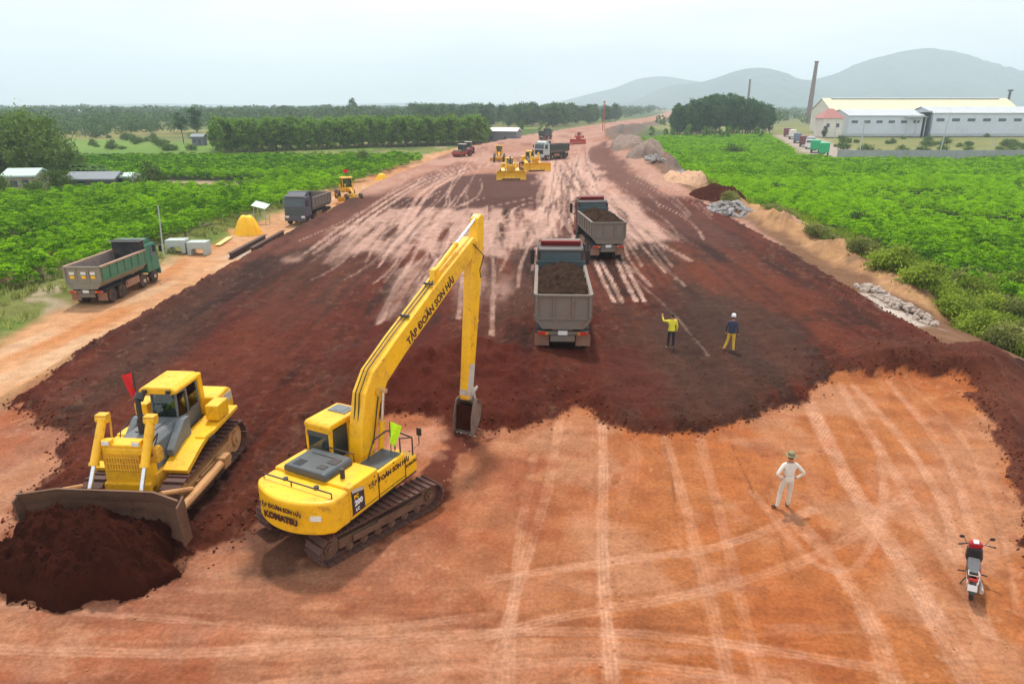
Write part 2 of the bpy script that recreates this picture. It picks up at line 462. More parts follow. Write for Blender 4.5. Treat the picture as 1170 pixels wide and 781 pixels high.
def soil_colour(x, y, rng):
    z, L = heights(x, y, True)
    er, el, lay, sd = L['er'], L['el'], L['lay'], L['sd']
    one = np.ones_like(x)[:, None]
    def C(r, g, b): return np.array(srgb(r, g, b))[None, :]
    def lay_over(col, m, c): return col + (c - col) * m[:, None]
    f1 = fbm(x, y, 14.0, 4, 101); f2 = fbm(x, y, 3.0, 4, 102); f3 = fbm(x, y, 0.8, 4, 103)
    fb = fbm(x, y, 60.0, 4, 104)
    # --- open country
    g1, g2, g3 = C(92, 112, 52), C(150, 146, 88), C(70, 96, 46)
    col = g1 * one
    col = lay_over(col, sstep(-0.1, 0.7, fb + 0.5 * f1), g2)
    col = lay_over(col, sstep(0.1, 0.7, f1 - 0.3 * fb) * 0.6, g3)
    bands = fbm(x * 0.15, y, 26.0, 3, 105)
    lt = (x < el - 30) & (y > 165)
    col = lay_over(col, lt * sstep(-0.2, 0.35, bands) * 0.85, C(168, 158, 98))
    col = lay_over(col, lt * sstep(0.1, 0.5, fbm(x * 0.2, y, 38.0, 3, 106)) * 0.8, C(120, 158, 62))
    rt = (x > 84) & (y > 183)
    col = lay_over(col, rt * (0.75 + 0.2 * f1), C(158, 152, 92))
    col = lay_over(col, rt * sstep(0.0, 0.6, fbm(x * 0.4, y, 22.0, 3, 107)) * 0.7, C(126, 134, 76))
    fd = sstep(500, 900, y)
    col = lay_over(col, fd * 0.85, C(72, 100, 52))
    # --- cassava field soil, darkened to paint in shade between the plants
    lf = poly_sd([(-36, 46), (-34, 58), (-30, 81), (-26, 113), (-20, 172), (-80, 178), (-130, 176), (-130, 100), (-74, 101), (-70, 46)], x, y)
    col = lay_over(col, sstep(-1, 2, lf + f2), C(54, 66, 30))
    rf = poly_sd(RFIELD, x, y)
    col = lay_over(col, sstep(-1, 2, rf + f2), C(54, 68, 30))
    # bare plot with house on the left
    bp = poly_sd([(-63, 112), (-44, 112), (-44, 121), (-60, 123)], x, y)
    col = lay_over(col, sstep(-1.5, 1.0, bp + f2 * 1.2), C(186, 158, 132))
    # access road with parked lorries (right)
    ar = poly_sd([(76, 178), (92, 178), (104, 215), (144, 350), (124, 350), (109, 290), (90, 225)], x, y)
    col = lay_over(col, sstep(-1.5, 1.2, ar + f2), C(188, 172, 158))
    # --- scrub verge left
    ll = el - x
    vg = sstep(6.2, 8.2, ll + f2 * 1.3) * (1 - sstep(15, 19, ll) * sstep(44, 50, y)) * (y < 230) * sstep(25, 28, y)
    col = lay_over(col, vg * 0.9, C(128, 132, 70))
    col = lay_over(col, vg * sstep(0.15, 0.55, fbm(x, y, 3.5, 4, 109)) * 0.85, C(186, 166, 138))
    col = lay_over(col, vg * sstep(0.1, 0.5, fbm(x, y, 5.0, 3, 110)) * 0.8, C(106, 132, 52))
    # --- verge right (bare / scrub)
    rr = x - er
    vr = sstep(1.0, 3.0, rr + f2) * (1 - sstep(11, 15, rr + f1)) * (y > 29) * (y < 420)
    col = lay_over(col, vr * 0.95, C(104, 106, 56))
    col = lay_over(col, sstep(-2.5, -1, rr + .5 * f2) * (1 - sstep(4.5, 7.5, rr + f1)) * (y > 29) * (y < 300) * .9, C(138, 96, 74))
    # --- haul road left
    hr = sstep(-1.0, 0.6, ll + 0.4 * f3) * (1 - sstep(6.6, 8.6, ll + f2 * 1.2)) * (y > 24) * (y < 260)
    hcol = C(214, 160, 116) * one
    hcol = lay_over(hcol, sstep(-0.1, 0.5, fbm(x, y * 0.25, 2.5, 4, 111)), C(205, 138, 88))
    hcol = lay_over(hcol, sstep(0.1, 0.6, fbm(x, y * 0.2, 1.4, 3, 112)) * 0.6, C(226, 188, 152))
    hcol = lay_over(hcol, sstep(50, 58, y) * (1 - sstep(62, 70, y)) * sstep(5.0, 2.0, ll) * sstep(-.3, .4, f2) * 0.8, C(226, 208, 196))
    col = lay_over(col, hr, hcol)
    # --- road formation: default pale pink crust
    inr = sstep(-0.4, 0.4, -ll + 0.3 * f3) * sstep(-0.5, 0.5, -rr + 0.4 * f2) * (y > 60)
    pk = C(196, 150, 130) * one
    pk = lay_over(pk, sstep(-0.2, 0.6, f1 + 0.5 * f2), C(182, 130, 108))
    pk = lay_over(pk, sstep(0.2, 0.7, fbm(x, y * 0.2, 4.0, 4, 113)) * 0.7, C(150, 98, 80))
    col = lay_over(col, inr, pk)
    # --- foreground compacted clay
    fg = sstep(-0.6, 0.5, -rr + 0.3 * f2 + 3.5 * (y < 29)) * (y < 62) * (1 - hr) * (1 - vg) * (1 - sstep(29, 32, y) * sstep(-2.0, -.5, rr))
    hue = sstep(-6, 5, x + 1.5 * f1 - 0.25 * (y - 14))         # pinker at left/front, more orange to the right
    oc = C(188, 128, 100) + (C(204, 128, 76) - C(188, 128, 100)) * hue[:, None]
    patch = fbm(x, y, 3.2, 4, 115, 0.5)
    oc = lay_over(oc, sstep(0.0, 0.6, patch) * 0.5, C(198, 108, 56))
    oc = lay_over(oc, sstep(0.05, 0.6, fbm(x, y, 2.6, 4, 116, 0.5)) * 0.6, C(214, 158, 122))
    oc = lay_over(oc, sstep(0.15, 0.8, fbm(x, y, 1.0, 3, 117, 0.5)) * 0.4, C(172, 92, 54))
    oc = lay_over(oc, sstep(0.35, 0.8, fbm(x, y, 0.22, 4, 118, 0.7)) * sstep(0.0, .6, fbm(x, y, 2.2, 3, 119)) * 0.45, C(226, 178, 136))
    oc = lay_over(oc, sstep(0.3, 0.9, fbm(x, y, 0.35, 4, 122, 0.7)) * 0.3, C(150, 78, 46))
    # horizontal graded streaks in the immediate foreground
    st = fbm(x * 0.12 + y * 0.02, y, 0.55, 4, 120, 0.6)
    oc = lay_over(oc, sstep(0.0, 0.6, st) * sstep(17, 13, y + 0.15 * x) * 0.55, C(212, 150, 116))
    oc = lay_over(oc, sstep(0.1, 0.6, -st) * sstep(17, 13, y + 0.15 * x) * 0.45, C(150, 84, 56))
    st2 = fbm(x * 1.0 - y * 0.25, y * 0.12, 0.6, 4, 121, 0.6)
    oc = lay_over(oc, sstep(0.1, 0.6, st2) * sstep(14, 18, y) * 0.45, C(216, 146, 104))
    oc = oc * np.array([.80, .77, .76])[None]
    col = lay_over(col, fg, oc)
    # tyre marks on the clay (paler, dusty)
    def marks(lst, base, zref, colr, sfx=1.0):
        nonlocal col
        for pts, w, a in lst:
            d = line_d(smooth_line(PX(pts, zref)), x, y)
            brk = 0.5 + 0.5 * sstep(-0.4, 0.35, fbm(x, y, 0.9, 4, 130, .65))
            ww = w * (.72 if zref == 0.0 else 1.0)
            m = (1 - sstep(ww * 0.32, ww * 0.58, d + .05 * f3)) * a * brk * base * ((.72 + .28 * np.cos(d * 55)) if zref == 0.0 else 1.0)
            col = lay_over(col, m, colr)
    pale = C(224, 170, 138)
    marks(CLAY_TRACKS, fg * (1 - lay), 0.0, pale)
    marks(CLAY_SEAMS, fg * (1 - lay), 0.0, C(96, 48, 30))
    # damp / worked patches near the excavator
    for pts, a in (([(545, 520), (610, 520), (640, 560), (600, 610), (560, 590)], .55), ([(440, 600), (520, 570), (560, 600), (500, 640)], .4), ([(500, 600), (560, 590), (570, 640), (520, 650)], .35)):
        s = poly_sd(PX(pts), x, y)
        col = lay_over(col, sstep(-0.5, 0.6, s + 1.1 * fbm(x, y, 0.7, 4, 133)) * a * (1 - lay), C(150, 80, 52))
    # excavator: dirt with its shadow painted in, then scraped soil toward the bucket
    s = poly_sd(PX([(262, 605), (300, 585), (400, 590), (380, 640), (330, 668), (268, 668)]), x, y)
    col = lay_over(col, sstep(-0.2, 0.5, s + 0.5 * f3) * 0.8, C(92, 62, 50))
    s = poly_sd(PX([(414, 596), (452, 552), (492, 524), (505, 480), (512, 462), (548, 474), (546, 500), (530, 530), (506, 566), (430, 625)]), x, y)
    col = lay_over(col, sstep(-0.2, 0.4, s + 0.5 * f3 + .3 * fbm(x, y, .3, 3, 134)) * 0.95, C(98, 46, 32))
    s = poly_sd(PX([(440, 520), (450, 497), (500, 484), (512, 500), (498, 522), (462, 534)]), x, y)
    paleclay = sstep(-0.3, 0.4, s + 0.5 * f3)
    # --- the dark fill
    dk = C(88, 47, 36) * one
    grade = fbm(x, y * 0.10, 1.6, 4, 141, 0.6)
    dk = lay_over(dk, sstep(-0.15, 0.45, f1 + 0.4 * grade) * 0.8, C(106, 48, 33))
    dk = lay_over(dk, sstep(0.0, 0.5, fbm(x, y * 0.16, 4.2, 4, 142) + 0.3 * grade) * 0.75, C(92, 66, 56))
    dk = lay_over(dk, sstep(0.05, 0.5, grade) * 0.7, C(122, 63, 45))
    dk = lay_over(dk, sstep(0.05, 0.5, -grade) * 0.75, C(52, 30, 25))
    dk = lay_over(dk, sstep(0.3, 0.75, f3) * 0.5, C(58, 36, 30))
    dk = lay_over(dk, sstep(0.45, 0.8, fbm(x, y, 0.3, 3, 143, 0.6)) * 0.5 * (y < 60), C(140, 104, 88))
    def dpatch(pts, a, c, wob=1.0, zz=0.3):
        nonlocal dk
        s = poly_sd(PX(pts, zz), x, y)
        dk = lay_over(dk, sstep(-1.0, 1.2, s + wob * (f2 + 0.5 * f3)) * a, c)
    dpatch([(380, 420), (430, 365), (520, 380), (600, 420), (620, 488), (560, 495), (430, 480)], .8, C(100, 41, 27), .8)
    dpatch([(700, 440), (740, 350), (830, 330), (930, 380), (960, 430), (850, 485), (740, 495)], .7, C(84, 62, 54))
    dpatch([(700, 330), (720, 300), (850, 300), (960, 350), (900, 360), (800, 320)], .5, C(128, 66, 44))
    dpatch([(640, 400), (720, 400), (760, 470), (690, 480)], .6, C(106, 44, 30))
    dpatch([(230, 400), (330, 340), (370, 360), (300, 460), (200, 470)], .5, C(118, 58, 42))
    dpatch([(290, 340), (380, 250), (420, 260), (380, 330), (320, 380)], .45, C(96, 60, 48))
    dpatch([(1090, 440), (1170, 430), (1170, 600)], .8, C(122, 74, 58), .6, 0)
    dpatch([(985, 392), (1130, 392), (1172, 420), (1100, 432), (960, 424)], .7, C(108, 62, 48), .6)
    dpatch([(20, 560), (220, 560), (235, 620), (60, 680), (0, 640)], .8, C(82, 38, 26), .4, 0)
    dm = sstep(-0.02, 0.10, sd + fbm(x, y, 1.1, 4, 21) * 0.35 + fbm(x, y, 0.32, 3, 22, .6) * 0.15) * (1 - sstep(88, 94, y + 2 * f2)) * (1 - paleclay)
    dk = dk * np.array([.88, .80, .70])[None]
    col = lay_over(col, dm, dk)
    col = lay_over(col, paleclay * 0.8, C(206, 146, 116))
    # rows of dark/pale further up the formation
    upz = inr * sstep(56, 64, y) * (y < 420)
    def upatch(pts, a, c, soft=1.5, wob=1.2, ax=0.25):
        nonlocal col
        s = poly_sd(PX(pts, 0.3), x, y, 30)
        w = fbm(x, y * ax, 1.6, 4, 151, 0.6) * wob
        col = lay_over(col, sstep(-soft, soft, s + w) * a * sstep(-0.2, .4, -np.maximum(ll, rr)), c)
    dark1, dark2, rb = C(92, 56, 48), C(98, 62, 54), C(120, 72, 58)
    upatch([(275, 300), (360, 255), (430, 222), (490, 198), (525, 185), (510, 196), (470, 214), (440, 238), (380, 275)], .85, rb)
    upatch([(478, 240), (492, 217), (525, 201), (555, 198), (622, 198), (622, 215), (612, 238), (540, 239)], .95, dark1, .8, .5)
    upatch([(430, 232), (480, 205), (520, 192), (545, 192), (520, 200), (480, 218), (455, 240)], .6, dark2)
    upatch([(588, 183), (612, 172), (648, 163), (660, 163), (630, 176), (606, 188)], .7, C(134, 74, 60), 1.0, .8)
    upatch([(655, 222), (672, 170), (690, 165), (720, 195), (790, 240), (850, 280), (820, 285), (750, 250), (690, 205)], .85, C(104, 62, 52), 1.0, 1.2)
    # pale crust zones showing through the fill in the middle distance
    pz = C(210, 167, 149)
    streak = sstep(-0.8, 0.2, fbm(x, y * 0.07, 0.9, 4, 152, 0.6) + 0.25 * f3)
    def ppatch(pts, a, soft=1.0, zz=0.3):
        nonlocal col
        s = poly_sd(PX(pts, zz), x, y, 20)
        col = lay_over(col, sstep(-soft, soft, s + 1.8 * fbm(x, y * 0.3, 2.2, 4, 153, 0.6)) * a * streak, pz)
    ppatch([(395, 262), (440, 240), (480, 238), (540, 240), (605, 236), (648, 246), (640, 272), (600, 285), (575, 296), (520, 292), (480, 288), (440, 300), (410, 285)], .85, 1.2)
    ppatch([(622, 190), (668, 178), (686, 196), (712, 228), (750, 252), (782, 278), (760, 276), (715, 288), (704, 262), (660, 230), (640, 226), (618, 210)], .9, 1.0)
    ppatch([(330, 300), (400, 258), (440, 250), (420, 275), (370, 300)], .5, 1.0)
    ppatch([(500, 300), (560, 290), (570, 330), (545, 360), (520, 330)], .5)
    ppatch([(430, 310), (480, 300), (470, 335), (436, 360)], .55)
    upm = dm * 0 + inr * (y > 30)
    inr2 = sstep(-0.2, .4, -np.maximum(ll, rr)) * (y > 31)
    tp = C(222, 180, 161)
    def pairs(lst, gap=0.0):
        return lst
    T = []
    for du in (0, 9):      # the arcs on the left
        T.append(([(455 + du, 268), (468 + du, 240), (490 + du, 214), (530 + du, 194), (570 + du, 186)], 0.55, .8))
        T.append(([(392 + du, 268), (430 + du, 238), (480 + du, 208), (530 + du, 189)], 0.5, .75))
        T.append(([(350 + du, 290), (410 + du, 246), (470 + du, 209), (520 + du, 190)], 0.45, .6))
    for u0 in (682, 707):  # behind the second lorry
        for du in (0, 9):
            T.append(([(u0 - 2 + du * .7, 298), (u0 + 6 + du, 318), (u0 + 20 + du, 346)], 0.32, .95))
    T += [([(560, 268), (564, 310), (563, 350), (562, 385)], 0.3, .7), ([(549, 268), (547, 310), (546, 340)], 0.3, .6), ([(531, 300), (528, 330), (524, 365)], 0.35, .6),
          ([(470, 300), (452, 330), (432, 372)], 0.45, .65), ([(500, 296), (486, 320), (470, 345)], 0.4, .6), ([(612, 270), (596, 300), (592, 330)], 0.3, .5),
          ([(652, 200), (700, 246), (740, 270), (790, 300)], 0.4, .6), ([(640, 186), (676, 232), (730, 276)], 0.4, .7), ([(662, 190), (640, 222), (600, 250)], 0.5, .8),
          ([(630, 192), (638, 230), (660, 262)], 0.4, .7), ([(676, 192), (650, 226), (632, 250)], 0.45, .7), ([(700, 300), (760, 350), (820, 420), (840, 440)], 0.12, .45),
          ([(400, 270), (480, 282), (560, 268), (640, 262)], 0.5, .6), ([(430, 252), (520, 262), (600, 246)], 0.5, .6)]
    for k in range(38):    # criss-cross of wheel tracks up the middle
        u0 = 630 + rng.uniform(-18, 70); v0 = rng.uniform(232, 280); u1 = 640 + rng.uniform(-16, 30); v1 = rng.uniform(168, 196)
        T.append(([(u0, v0), ((u0 + u1) / 2 + rng.uniform(-14, 14), (v0 + v1) / 2), (u1, v1)], rng.uniform(.25, .45), rng.uniform(.45, .8)))
    for k in range(7):
        u0 = rng.uniform(400, 600); v0 = rng.uniform(250, 300)
        T.append(([(u0, v0), (u0 + rng.uniform(-20, 60), v0 - rng.uniform(10, 25)), (u0 + rng.uniform(20, 150), v0 - rng.uniform(20, 60))], rng.uniform(.3, .5), rng.uniform(.35, .7)))
    for k in range(34):
        v0 = rng.uniform(225, 330); u0 = rng.uniform(330, 800); dv = rng.uniform(30, 90); s0 = rng.uniform(-14, 14); pts = []
        for q in (0, .35, .7, 1):
            v = max(158, v0 - dv * q); pts.append((604 + (u0 - 604) * (v - 120) / (v0 - 120) + s0 * q * (1 - q) * 4, v))
        for du in (0, 1):
            T.append(([(u + du * 1.9 * 800 / (11.2 / max(.02, (v - 120) / 800 / .897)), v) for u, v in pts], .24, rng.uniform(.3, .7)))
    marks(T, inr2, 0.3, tp)
    # darker ruts among them
    D = []
    for k in range(22):
        u0 = 640 + rng.uniform(-30, 80); v0 = rng.uniform(220, 290); u1 = 645 + rng.uniform(-16, 26); v1 = rng.uniform(175, 200)
        D.append(([(u0, v0), ((u0 + u1) / 2 + rng.uniform(-10, 10), (v0 + v1) / 2), (u1, v1)], rng.uniform(.2, .35), rng.uniform(.4, .7)))
    for k in range(20):
        u0 = rng.uniform(60, 560); v0 = rng.uniform(330, 460)
        D.append(([(u0, v0), (u0 + (600 - u0) * .18, v0 - (v0 - 120) * .18), (u0 + (600 - u0) * .4, v0 - (v0 - 120) * .4)], rng.uniform(.2, .5), rng.uniform(.3, .6)))
    for k in range(20):
        u0 = rng.uniform(640, 1000); v0 = rng.uniform(310, 450)
        D.append(([(u0, v0), (u0 + (605 - u0) * .15, v0 - (v0 - 120) * .15), (u0 + (605 - u0) * .35, v0 - (v0 - 120) * .35)], rng.uniform(.2, .4), rng.uniform(.3, .55)))
    marks(D, inr2, 0.3, C(70, 40, 33))
    # --- spoil along the right edge
    sp = sstep(0.15, 0.6, np.maximum(L['rid'], L['big']) + 0.25 * f2) * sstep(0.5, 1.5, rr)
    greyb = sstep(100, 125, y)
    spc = C(204, 156, 110) + (C(128, 112, 104) - C(204, 156, 110)) * greyb[:, None]
    spc = lay_over(spc, sstep(-0.1, 0.5, fbm(x, y, 2.6, 4, 160, 0.6)) * (0.3 + 0.5 * greyb), C(150, 112, 92))
    spc = lay_over(spc, sstep(0.2, 0.7, fbm(x, y, 1.3, 4, 161, 0.6)) * 0.5, C(96, 78, 68))
    sp = sp * (1 - 0.75 * sstep(-0.1, 0.4, fbm(x, y, 7.0, 3, 163)) * (y < 70) * sstep(4.5, 6, rr))
    col = lay_over(col, sp * (y > 34), spc)
    pl = poly_sd(PX([(985, 340), (1010, 352), (1070, 378), (1050, 384), (1000, 362)], -0.4), x, y)
    col = lay_over(col, sstep(-0.4, 0.4, pl + 0.4 * f3), C(206, 190, 176))
    col = np.clip(col * SOIL_K, 0.004, 0.8)
    return z, np.concatenate([col, np.maximum(dm, sp * (y > 34))[:, None]], 1).astype(np.float32)

def build_ground():
    nx = 860
    inv = np.linspace(1 / 6.5, 1 / 260.0, 720)
    rows = np.concatenate([np.linspace(-14, 6.3, 40), 1 / inv, np.geomspace(263, 7000, 90)])
    ux = np.sinh(np.linspace(-1.35, 1.35, nx)) / np.sinh(1.35) * 1.3
    yy = np.repeat(rows[:, None], nx, 1)
    xx = ux[None, :] * np.sqrt(rows[:, None] ** 2 + 64)
    x = xx.ravel(); y = yy.ravel()
    from concurrent.futures import ThreadPoolExecutor
    parts = np.array_split(np.arange(len(rows)), 24)
    def job(p):
        sl = slice(p[0] * nx, (p[-1] + 1) * nx)
        return soil_colour(x[sl], y[sl], np.random.default_rng(77))
    with ThreadPoolExecutor(4) as ex: res = list(ex.map(job, parts))
    z = np.concatenate([r[0] for r in res]); rgba = np.concatenate([r[1] for r in res])
    ny = len(rows)
    idx = np.arange(ny * nx).reshape(ny, nx)
    Fq = np.stack([idx[:-1, :-1], idx[:-1, 1:], idx[1:, 1:], idx[1:, :-1]], -1).reshape(-1, 4)
    m, nt, out = new_mat('soil_and_grass')
    at = N(nt, 'ShaderNodeAttribute', attribute_name='soil')
    ge = N(nt, 'ShaderNodeNewGeometry')
    a = N(nt, 'ShaderNodeTexNoise', i_Scale=9.0, i_Detail=10.0, i_Roughness=0.78)
    b = N(nt, 'ShaderNodeTexNoise', i_Scale=1.1, i_Detail=6.0, i_Roughness=0.6)
    v = N(nt, 'ShaderNodeTexVoronoi', i_Scale=5.0)
    for n in (a, b, v): nt.links.new(ge.outputs['Position'], n.inputs['Vector'])
    c1 = mixrgb(nt, ramp(nt, a.outputs[0], 0.3, 0.72), (0.70, 0.69, 0.68), (1.24, 1.25, 1.26))
    c2 = mixrgb(nt, ramp(nt, b.outputs[0], 0.3, 0.7), (0.84, 0.82, 0.8), (1.14, 1.15, 1.16))
    mm = mixrgb(nt, 1.0, at.outputs['Color'], c1, 'MULTIPLY')
    for n in nt.nodes:
        if n.type == 'MIX': n.clamp_factor = True; n.clamp_result = False
    mm = mixrgb(nt, 1.0, mm, c2, 'MULTIPLY')
    bs = N(nt, 'ShaderNodeBsdfPrincipled'); nt.links.new(mm, bs.inputs['Base Color']); bs.inputs['Roughness'].default_value = 0.95
    bs.inputs['Specular IOR Level'].default_value = 0.12
    hsum = N(nt, 'ShaderNodeMath', operation='MULTIPLY_ADD'); nt.links.new(v.outputs['Distance'], hsum.inputs[0]); hsum.inputs[1].default_value = 0.35
    nt.links.new(a.outputs[0], hsum.inputs[2])
    bp_ = N(nt, 'ShaderNodeBump', i_Strength=0.75, i_Distance=0.06); nt.links.new(hsum.outputs[0], bp_.inputs['Height']); nt.links.new(ramp(nt, at.outputs['Alpha'], 0, 1, .42, 1.0), bp_.inputs['Strength'])
    nt.links.new(bp_.outputs[0], bs.inputs['Normal']); nt.links.new(bs.outputs[0], out.inputs[0])
    me = np_mesh('ground', np.stack([x, y, z], 1), Fq, m, smooth=True)
    ca = me.attributes.new('soil', 'FLOAT_COLOR', 'POINT'); ca.data.foreach_set('color', rgba.ravel())
    o = bpy.data.objects.new('ground', me); COL.objects.link(o); tag(o, kind='structure')
    return o
SOIL_K = 0.66
RFIELD = [(33.5, 44), (33.5, 50), (36, 66), (35, 88), (31.5, 100), (34, 150), (42, 262), (60, 300), (112, 318), (99, 268), (85, 222), (75, 190), (80, 179), (170, 182), (150, 120), (90, 44)]
ground = build_ground()
# ------------------------------------------------------------------ camera, sun, sky, air
cam = bpy.data.cameras.new('camera'); camo = bpy.data.objects.new('camera', cam); COL.objects.link(camo)
camo.location = (0, 0, H); camo.rotation_euler = (math.pi / 2 - PITCH, 0, 0)
cam.sensor_width = 36.0; cam.lens = 36.0 * F / 1170.0; cam.clip_start = 0.1; cam.clip_end = 40000
SC.camera = camo
SUN_EL, SUN_AZ = R(64), R(-10)      # azimuth from +Y, clockwise positive -> sun stands left and ahead
sd_ = Vector((math.sin(SUN_AZ) * math.cos(SUN_EL), math.cos(SUN_AZ) * math.cos(SUN_EL), math.sin(SUN_EL)))
sun = bpy.data.lights.new('sun', 'SUN'); sun.energy = 3.1; sun.angle = R(4.0); sun.color = (1.0, 0.95, 0.88)
so = bpy.data.objects.new('sun', sun); COL.objects.link(so); so.rotation_euler = (-sd_).to_track_quat('-Z', 'Y').to_euler(); so.location = (0, 0, 80)
w = bpy.data.worlds.new('World'); SC.world = w; w.use_nodes = True
nt = w.node_tree; nt.nodes.clear()
wo = N(nt, 'ShaderNodeOutputWorld'); bg = N(nt, 'ShaderNodeBackground'); bg.inputs[1].default_value = 0.1
sky = N(nt, 'ShaderNodeTexSky'); sky.sky_type = 'NISHITA'; sky.sun_disc = False; sky.sun_elevation = SUN_EL; sky.sun_rotation = SUN_AZ
sky.air_density = 1.2; sky.dust_density = 3.0; sky.ozone_density = 1.0
tc = N(nt, 'ShaderNodeTexCoord')
mp = N(nt, 'ShaderNodeMapping'); mp.inputs['Scale'].default_value = (1, 1, 5.0); nt.links.new(tc.outputs['Generated'], mp.inputs[0])
cn = N(nt, 'ShaderNodeTexNoise', i_Scale=2.6, i_Detail=7.0, i_Roughness=0.5); nt.links.new(mp.outputs[0], cn.inputs['Vector'])
cl = mixrgb(nt, ramp(nt, cn.outputs[0], 0.35, 0.68), (9.4, 9.7, 9.8), (11.1, 11.15, 11.1))
for n in nt.nodes:
    if n.type == 'MIX': n.clamp_result = False
mx = mixrgb(nt, ramp(nt, cn.outputs[0], 0.2, 0.6, 0.72, 0.96), sky.outputs[0], cl)
nt.links.new(mx, bg.inputs[0]); nt.links.new(bg.outputs[0], wo.inputs[0])
SC.view_settings.view_transform = 'Standard'; SC.view_settings.look = 'None'; SC.view_settings.gamma = 1.0
SC.view_settings.exposure = 0.32; SC.view_settings.use_curve_mapping = False
SC.cycles.use_denoising = True
SC.cycles.max_bounces = 6; SC.cycles.diffuse_bounces = 3; SC.cycles.glossy_bounces = 3; SC.cycles.transmission_bounces = 4; SC.cycles.volume_bounces = 1; SC.cycles.transparent_max_bounces = 8
# thin blue air that fades the hills
hz = MB(); hz.box((0, 3500, 185), (16400, 7900, 392))
mh = bpy.data.materials.new('haze_air'); mh.use_nodes = True
n_ = mh.node_tree; n_.nodes.clear(); o_ = N(n_, 'ShaderNodeOutputMaterial'); pv = N(n_, 'ShaderNodeVolumePrincipled')
pv.inputs['Color'].default_value = (0.74, 0.86, 0.97, 1); pv.inputs['Density'].default_value = 0.0003; pv.inputs['Anisotropy'].default_value = 0.2
n_.links.new(pv.outputs[0], o_.inputs['Volume'])
haze = hz.build('haze', mh); tag(haze, kind='stuff')
# ------------------------------------------------------------------ hills
def ridge(name, ypos, prof, depth, seed, rough):
    us = np.array([p[0] for p in prof]); vs = np.array([p[1] for p in prof])
    xs = (us - CX) / F * ypos * cP; hs = (HOR - vs) / F * ypos * cP * cP + H
    nx, ny = 260, 70
    X = np.linspace(xs[0], xs[-1], nx); Yr = np.linspace(-1, 1, ny)
    XX = np.repeat(X[None], ny, 0); T = np.repeat(Yr[:, None], nx, 1)
    YY = ypos + T * depth
    hh = np.interp(X, xs, hs)
    k = np.hanning(23); k /= k.sum(); hh = np.convolve(np.pad(hh, 11, 'edge'), k, 'valid')
    nse = fbm(XX, YY, 420.0, 5, seed, 0.55)
    Z = hh[None] * np.clip(1 - np.abs(T) ** 1.5, 0, 1) * (1 - rough * np.abs(nse) * np.clip(np.abs(T) * 4, 0.12, 1)) - 8
    Z = np.maximum(Z, -6)
    idx = np.arange(nx * ny).reshape(ny, nx)
    Fq = np.stack([idx[:-1, :-1], idx[:-1, 1:], idx[1:, 1:], idx[1:, :-1]], -1).reshape(-1, 4)
    m, nt, out = new_mat(name + '_forest')
    ge = N(nt, 'ShaderNodeNewGeometry'); ns = N(nt, 'ShaderNodeTexNoise', i_Scale=0.012, i_Detail=8.0, i_Roughness=0.7); nt.links.new(ge.outputs['Position'], ns.inputs['Vector'])
    c = mixrgb(nt, ramp(nt, ns.outputs[0], 0.35, 0.65), (0.018, 0.04, 0.034), (0.055, 0.085, 0.06))
    b = N(nt, 'ShaderNodeBsdfDiffuse'); nt.links.new(c, b.inputs[0]); nt.links.new(b.outputs[0], out.inputs[0])
    me = np_mesh(name, np.stack([XX.ravel(), YY.ravel(), Z.ravel()], 1), Fq, m, smooth=True)
    o = bpy.data.objects.new(name, me); COL.objects.link(o); tag(o, kind='structure')
ridge('hills', 5300, [(610, 122), (650, 112), (680, 104), (700, 100), (722, 90), (738, 87), (760, 86), (780, 90), (800, 92), (840, 100), (880, 108), (920, 112), (1000, 122)], 650, 1, 0.35)
ridge('hills', 4200, [(700, 122), (735, 110), (752, 99), (770, 94), (790, 95), (810, 90), (838, 78), (862, 74), (884, 80), (905, 88), (925, 90), (945, 84), (965, 76), (990, 64), (1015, 57), (1040, 54), (1062, 55), (1090, 61), (1120, 70), (1150, 80), (1180, 91), (1240, 105), (1320, 122)], 800, 2, 0.4)
ridge('hills', 6500, [(-260, 122), (-100, 117), (40, 119), (180, 117), (330, 120), (470, 116), (600, 119), (690, 122)], 500, 3, 0.4)
# ------------------------------------------------------------------ shared machine materials
YEL = paint('machine_yellow', srgb(250, 190, 8, .92), srgb(140, 84, 46), 0.5, 0.4, scale=1.1, mud=.6)
YELD = paint('dusty_yellow', srgb(232, 174, 34, .9), srgb(150, 92, 54), 0.75, 0.55, mud=.7)
GRYP = paint('grey_panel', srgb(96, 104, 108), srgb(150, 118, 96), 0.35, 0.5, mud=.5)
DGRY = paint('dark_grey_panel', srgb(62, 70, 74), srgb(110, 84, 66), 0.35, 0.45)
MUDM = paint('muddy_steel', srgb(112, 80, 60), srgb(70, 38, 28), 0.8, 0.8, bump=0.3)
TAN = paint('dusty_tan_steel', srgb(192, 142, 92), srgb(120, 70, 46), 0.7, 0.8, bump=0.2)
TRK = paint('track_steel', srgb(84, 58, 50), srgb(122, 66, 50), 0.7, 0.7, bump=0.3, scale=2.5)
BLK = paint('black_rubber', (0.018, 0.018, 0.018), srgb(130, 84, 60), 0.4, 0.75)
BLKM = paint('black_metal', (0.02, 0.02, 0.022), srgb(96, 60, 44), 0.25, 0.5)
TYRE = paint('dusty_tyre', (0.022, 0.021, 0.02), srgb(150, 100, 74), 0.75, 0.9, scale=3)
CHRM = paint('chrome_rod', (0.75, 0.76, 0.78), (0.5, 0.45, 0.4), 0.2, 0.18, metal=0.9)
LGRY = paint('worn_light_grey', srgb(186, 178, 168), srgb(130, 84, 60), 0.6, 0.65, bump=0.2)
SOILM = paint('fill_soil', srgb(88, 42, 28, .7), srgb(56, 30, 22, .66), 0.8, 1.0, scale=2.2, bump=0.9, spec=0.05)
